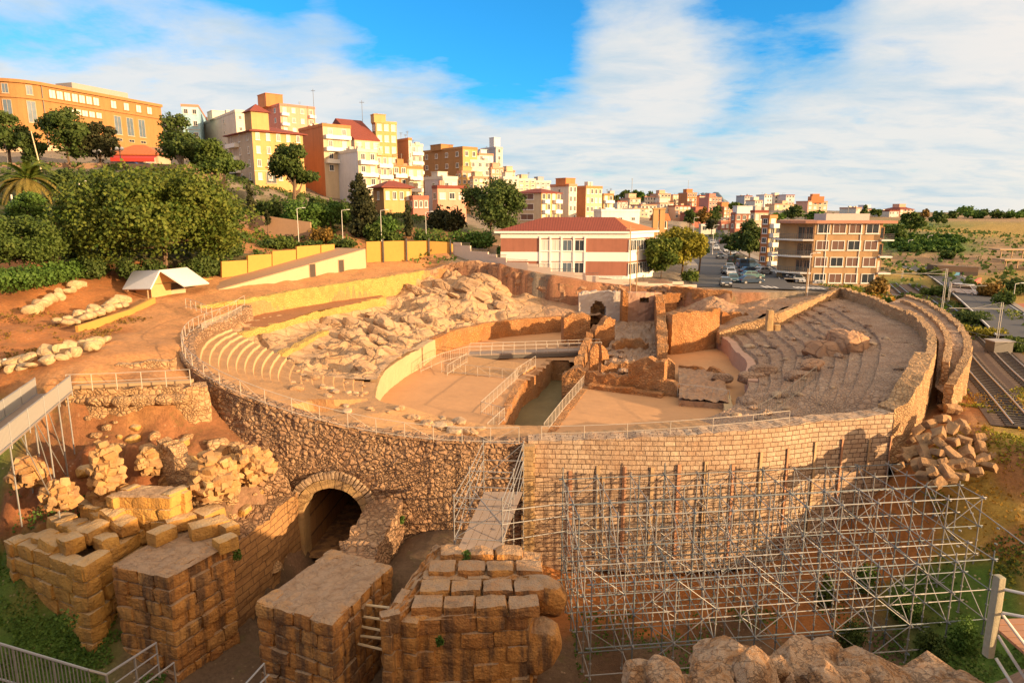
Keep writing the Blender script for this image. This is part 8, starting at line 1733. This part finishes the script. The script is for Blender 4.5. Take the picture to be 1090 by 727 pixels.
globe('twin globe lamp on the upper street at the left edge',4,142,148); globe('twin globe lamp on the upper street in front of the smaller pine',103,160,148); globe('twin globe lamp in front of the cafe awning',127,157.5,148); 
lamp('white lamp post in front of the bright garden tree',316,222,122); lamp('white lamp post right of the brown shrub',363.5,224,123); lamp('white lamp post behind the second tall yellow panel',405,224,126); lamp('lamp post with pale head right of the small cypress',453,226,130)
lamp('tall white lamp post at the corner of the tan apartments',863,270,104); lamp('lamp post at the far left of the street',739,232,200); lamp('grey lamp post above the white gate house',760,240,190); lamp('lamp post among the orchard trees, left',967,256,215); lamp('lamp post among the orchard trees, middle',988,251,225); lamp('lamp post among the orchard trees, right',1007,249,230); lamp('lamp post with pale globe at the right edge',1081,302,118)
def pole(label,u,vt,y,mat='timber',r=.13,name='utility_pole',cat='pole',cross=True,vb=None,u2=None):
    x,_,zt=D(u,vt,y); zg=(gz(x,y) if vb is None else D(u,vb,y)[2])-.3; rt=thing(name,label,cat,(x,y,zg)); mb=MB(); e=(0 if u2 is None else D(u2,vt,y)[0]-x); mb.tube((0,0,0),(e,0,zt-zg),r,8,r2=r*.7); mb.build('pole',mat,rt,local=True)
    if cross: mb=MB(); mb.box((e*.95,0,zt-zg-.6),(1.4,.12,.12)); mb.build('crossarm',mat,rt,local=True)
    return rt
pole('tall leaning dark utility pole before the right corner of the school',676,240,107,u2=671); pole('shorter dark utility pole right of the leaning one at the school',679,262,107,cross=False); pole('brown wooden pole beside the white parked cars',860,286,104,cross=False); pole('dark utility pole on the street left of the small dark tree',776,234,210)
pole('pale leaning flagpole-like post before the palace',39,140,140,'pale_timber',.14,cross=False,u2=33)
for k,(u,vt,y,lb) in enumerate(((55,222,104,'first short white post on the garden steps'),(12,208,104,'tall white post left of the garden steps'),(84,196,116,'white post at the upper garden path, left of two'),(91,193,116,'white post at the upper garden path, right of two'),(104,376,56.5,'single white post standing on the plaza edge'),(5,383,51,'white post behind the gangway'))):
    x,_,z=D(u,vt,y); mb=MB(); g_=gz(x,y); rough_block(mb,(x,y,(z+g_)/2),(.18,.18,z-g_+.2),None,2,.1,.0); tag(mb.build('white_post','frame_white'),lb,'post')
pole('thin tall radio mast on the treed hilltop',673,190,520,'iron',.22,'radio_mast','mast',True); pole('hair-thin mast on the skyline right of the hilltop',733,192,560,'iron',.16,'radio_mast','mast',False); pole('antenna rising behind the crimson block',333,95,240,'iron',.09,'antenna','antenna',True,vb=140); pole('antenna rising behind the grey gabled block',385,107,205,'iron',.08,'antenna','antenna',True,vb=150); pole('thin mast above the far ridge right of the tan apartments',903,221,360,'iron',.16,'radio_mast','mast',False)
# railway
mb=MB(); strip('railway_bed',[(x,y,z-.03) for x,y,z in RAIL],8.6,'dark_soil')
m_plain('rail_steel',(.38,.36,.35),.35,.15,2,0,0,metal=.8); m_plain('sleeper',(.09,.07,.055),.9,.2,2,.3,.02)
for k,off in enumerate((-2.1,2.0)):
    sp=spline(RAIL,14); tr=thing('railway_track','%s railway track curving past the outer ring wall at the right edge'%('nearer','farther')[k],'railway track',tuple(sp[0]))
    c=[]
    for i,p in enumerate(sp):
        d=sp[min(i+1,len(sp)-1)]-sp[max(i-1,0)]; d=d[:2]/np.linalg.norm(d[:2]); c.append((p,np.array((d[1],-d[0])),math.atan2(d[1],d[0])))
    for g_ in (-.75,.75):
        mb=MB(); q=[(p[0]+n[0]*(off+g_),p[1]+n[1]*(off+g_),p[2]+.22) for p,n,_ in c]
        for a,b in zip(q[:-1],q[1:]): mb.tube(a,b,.075,5,caps=False)
        mb.build('rail','rail_steel',tr)
    mb=MB()
    for (p,n,a),(p2,_,_) in zip(c[:-1],c[1:]):
        L=np.linalg.norm(p2-p); m_=max(1,int(L/.7))
        for j in range(m_): q=p+(p2-p)*j/m_; mb.box((q[0]+n[0]*off,q[1]+n[1]*off,q[2]+.08),(.26,2.5,.14),a)
    o=mb.build('sleepers','sleeper',tr); o['kind']='stuff'
for k,(u,vt,y,side,lb) in enumerate(((1067,322,82,-1,'railway catenary mast with a long arm at the right edge'),(1008,286,100,-1,'railway catenary mast rising behind the outer ring wall'),(1012,300,118,1,'slender railway mast beside the coast road'),(961,288,150,-1,'distant railway mast behind the bank of shrubs'))):
    x,_,zt=D(u,vt,y); zg=gz(x,y)-.3; rt=thing('catenary_mast',lb,'mast',(x,y,zg)); H=zt-zg; mb=MB(); mb.tube((-.12,0,0),(-.12,0,H),.05,5); mb.tube((.12,0,0),(.12,0,H),.05,5)
    for j in range(int(H/.8)): mb.tube((-.12,0,j*.8),(.12,0,j*.8+.5),.035,4)
    mb.build('mast','galvanised',rt,local=True); mb=MB(); mb.tube((0,0,H-.8),(side*6.5,0,H-.7),.05,6); mb.tube((0,0,H),(side*3.5,0,H-.75),.03,4); mb.build('arm','galvanised',rt,local=True)
def wire(label,a,b,sag,r=.03): 
    a,b=Vector(a),Vector(b); mb=MB(); pr=a
    for i in range(1,13): t=i/12; q=a+(b-a)*t-Vector((0,0,sag*4*t*(1-t))); mb.tube(pr,q,r,4,caps=False); pr=q
    tag(mb.build('overhead_wire','iron'),label,'wire')
wire('overhead railway wire passing from mast to mast at the right',D(1067,336,82),D(1008,296,100),.3); wire('lower overhead wire running to the right edge above the track',D(1020,350,84),D(1130,372,72),.2); wire('long overhead wire from the ring wall mast toward the tan apartments',D(1008,296,100),D(900,288,150),.4)
x,y,z=D(1062,378,78); sb=thing('signal_box','small dark trackside cabinet hut beside the rails','hut',(x,y,gz(x,y)-.1)); mb=MB(); mb.box((0,0,.9),(2.2,1.6,1.4)); mb.build('wall','iron',sb,local=True); mb=MB(); mb.box((0,0,1.68),(2.5,1.9,.12)); mb.build('roof','roof_grey',sb,local=True)
# terracotta ground patch beyond the coast road
m_plain('terracotta_ground',(.42,.15,.08),.95,.15,.4,.2,.02); mb=MB(); q=[D(1050,312,112),D(1100,312,112),D(1110,350,88),D(1072,330,98)]
mb.add([(a,b,gz(a,b)+.12) for a,b,c in q],[(0,1,2,3)]); o=mb.build('path','terracotta_ground'); o['kind']='structure'
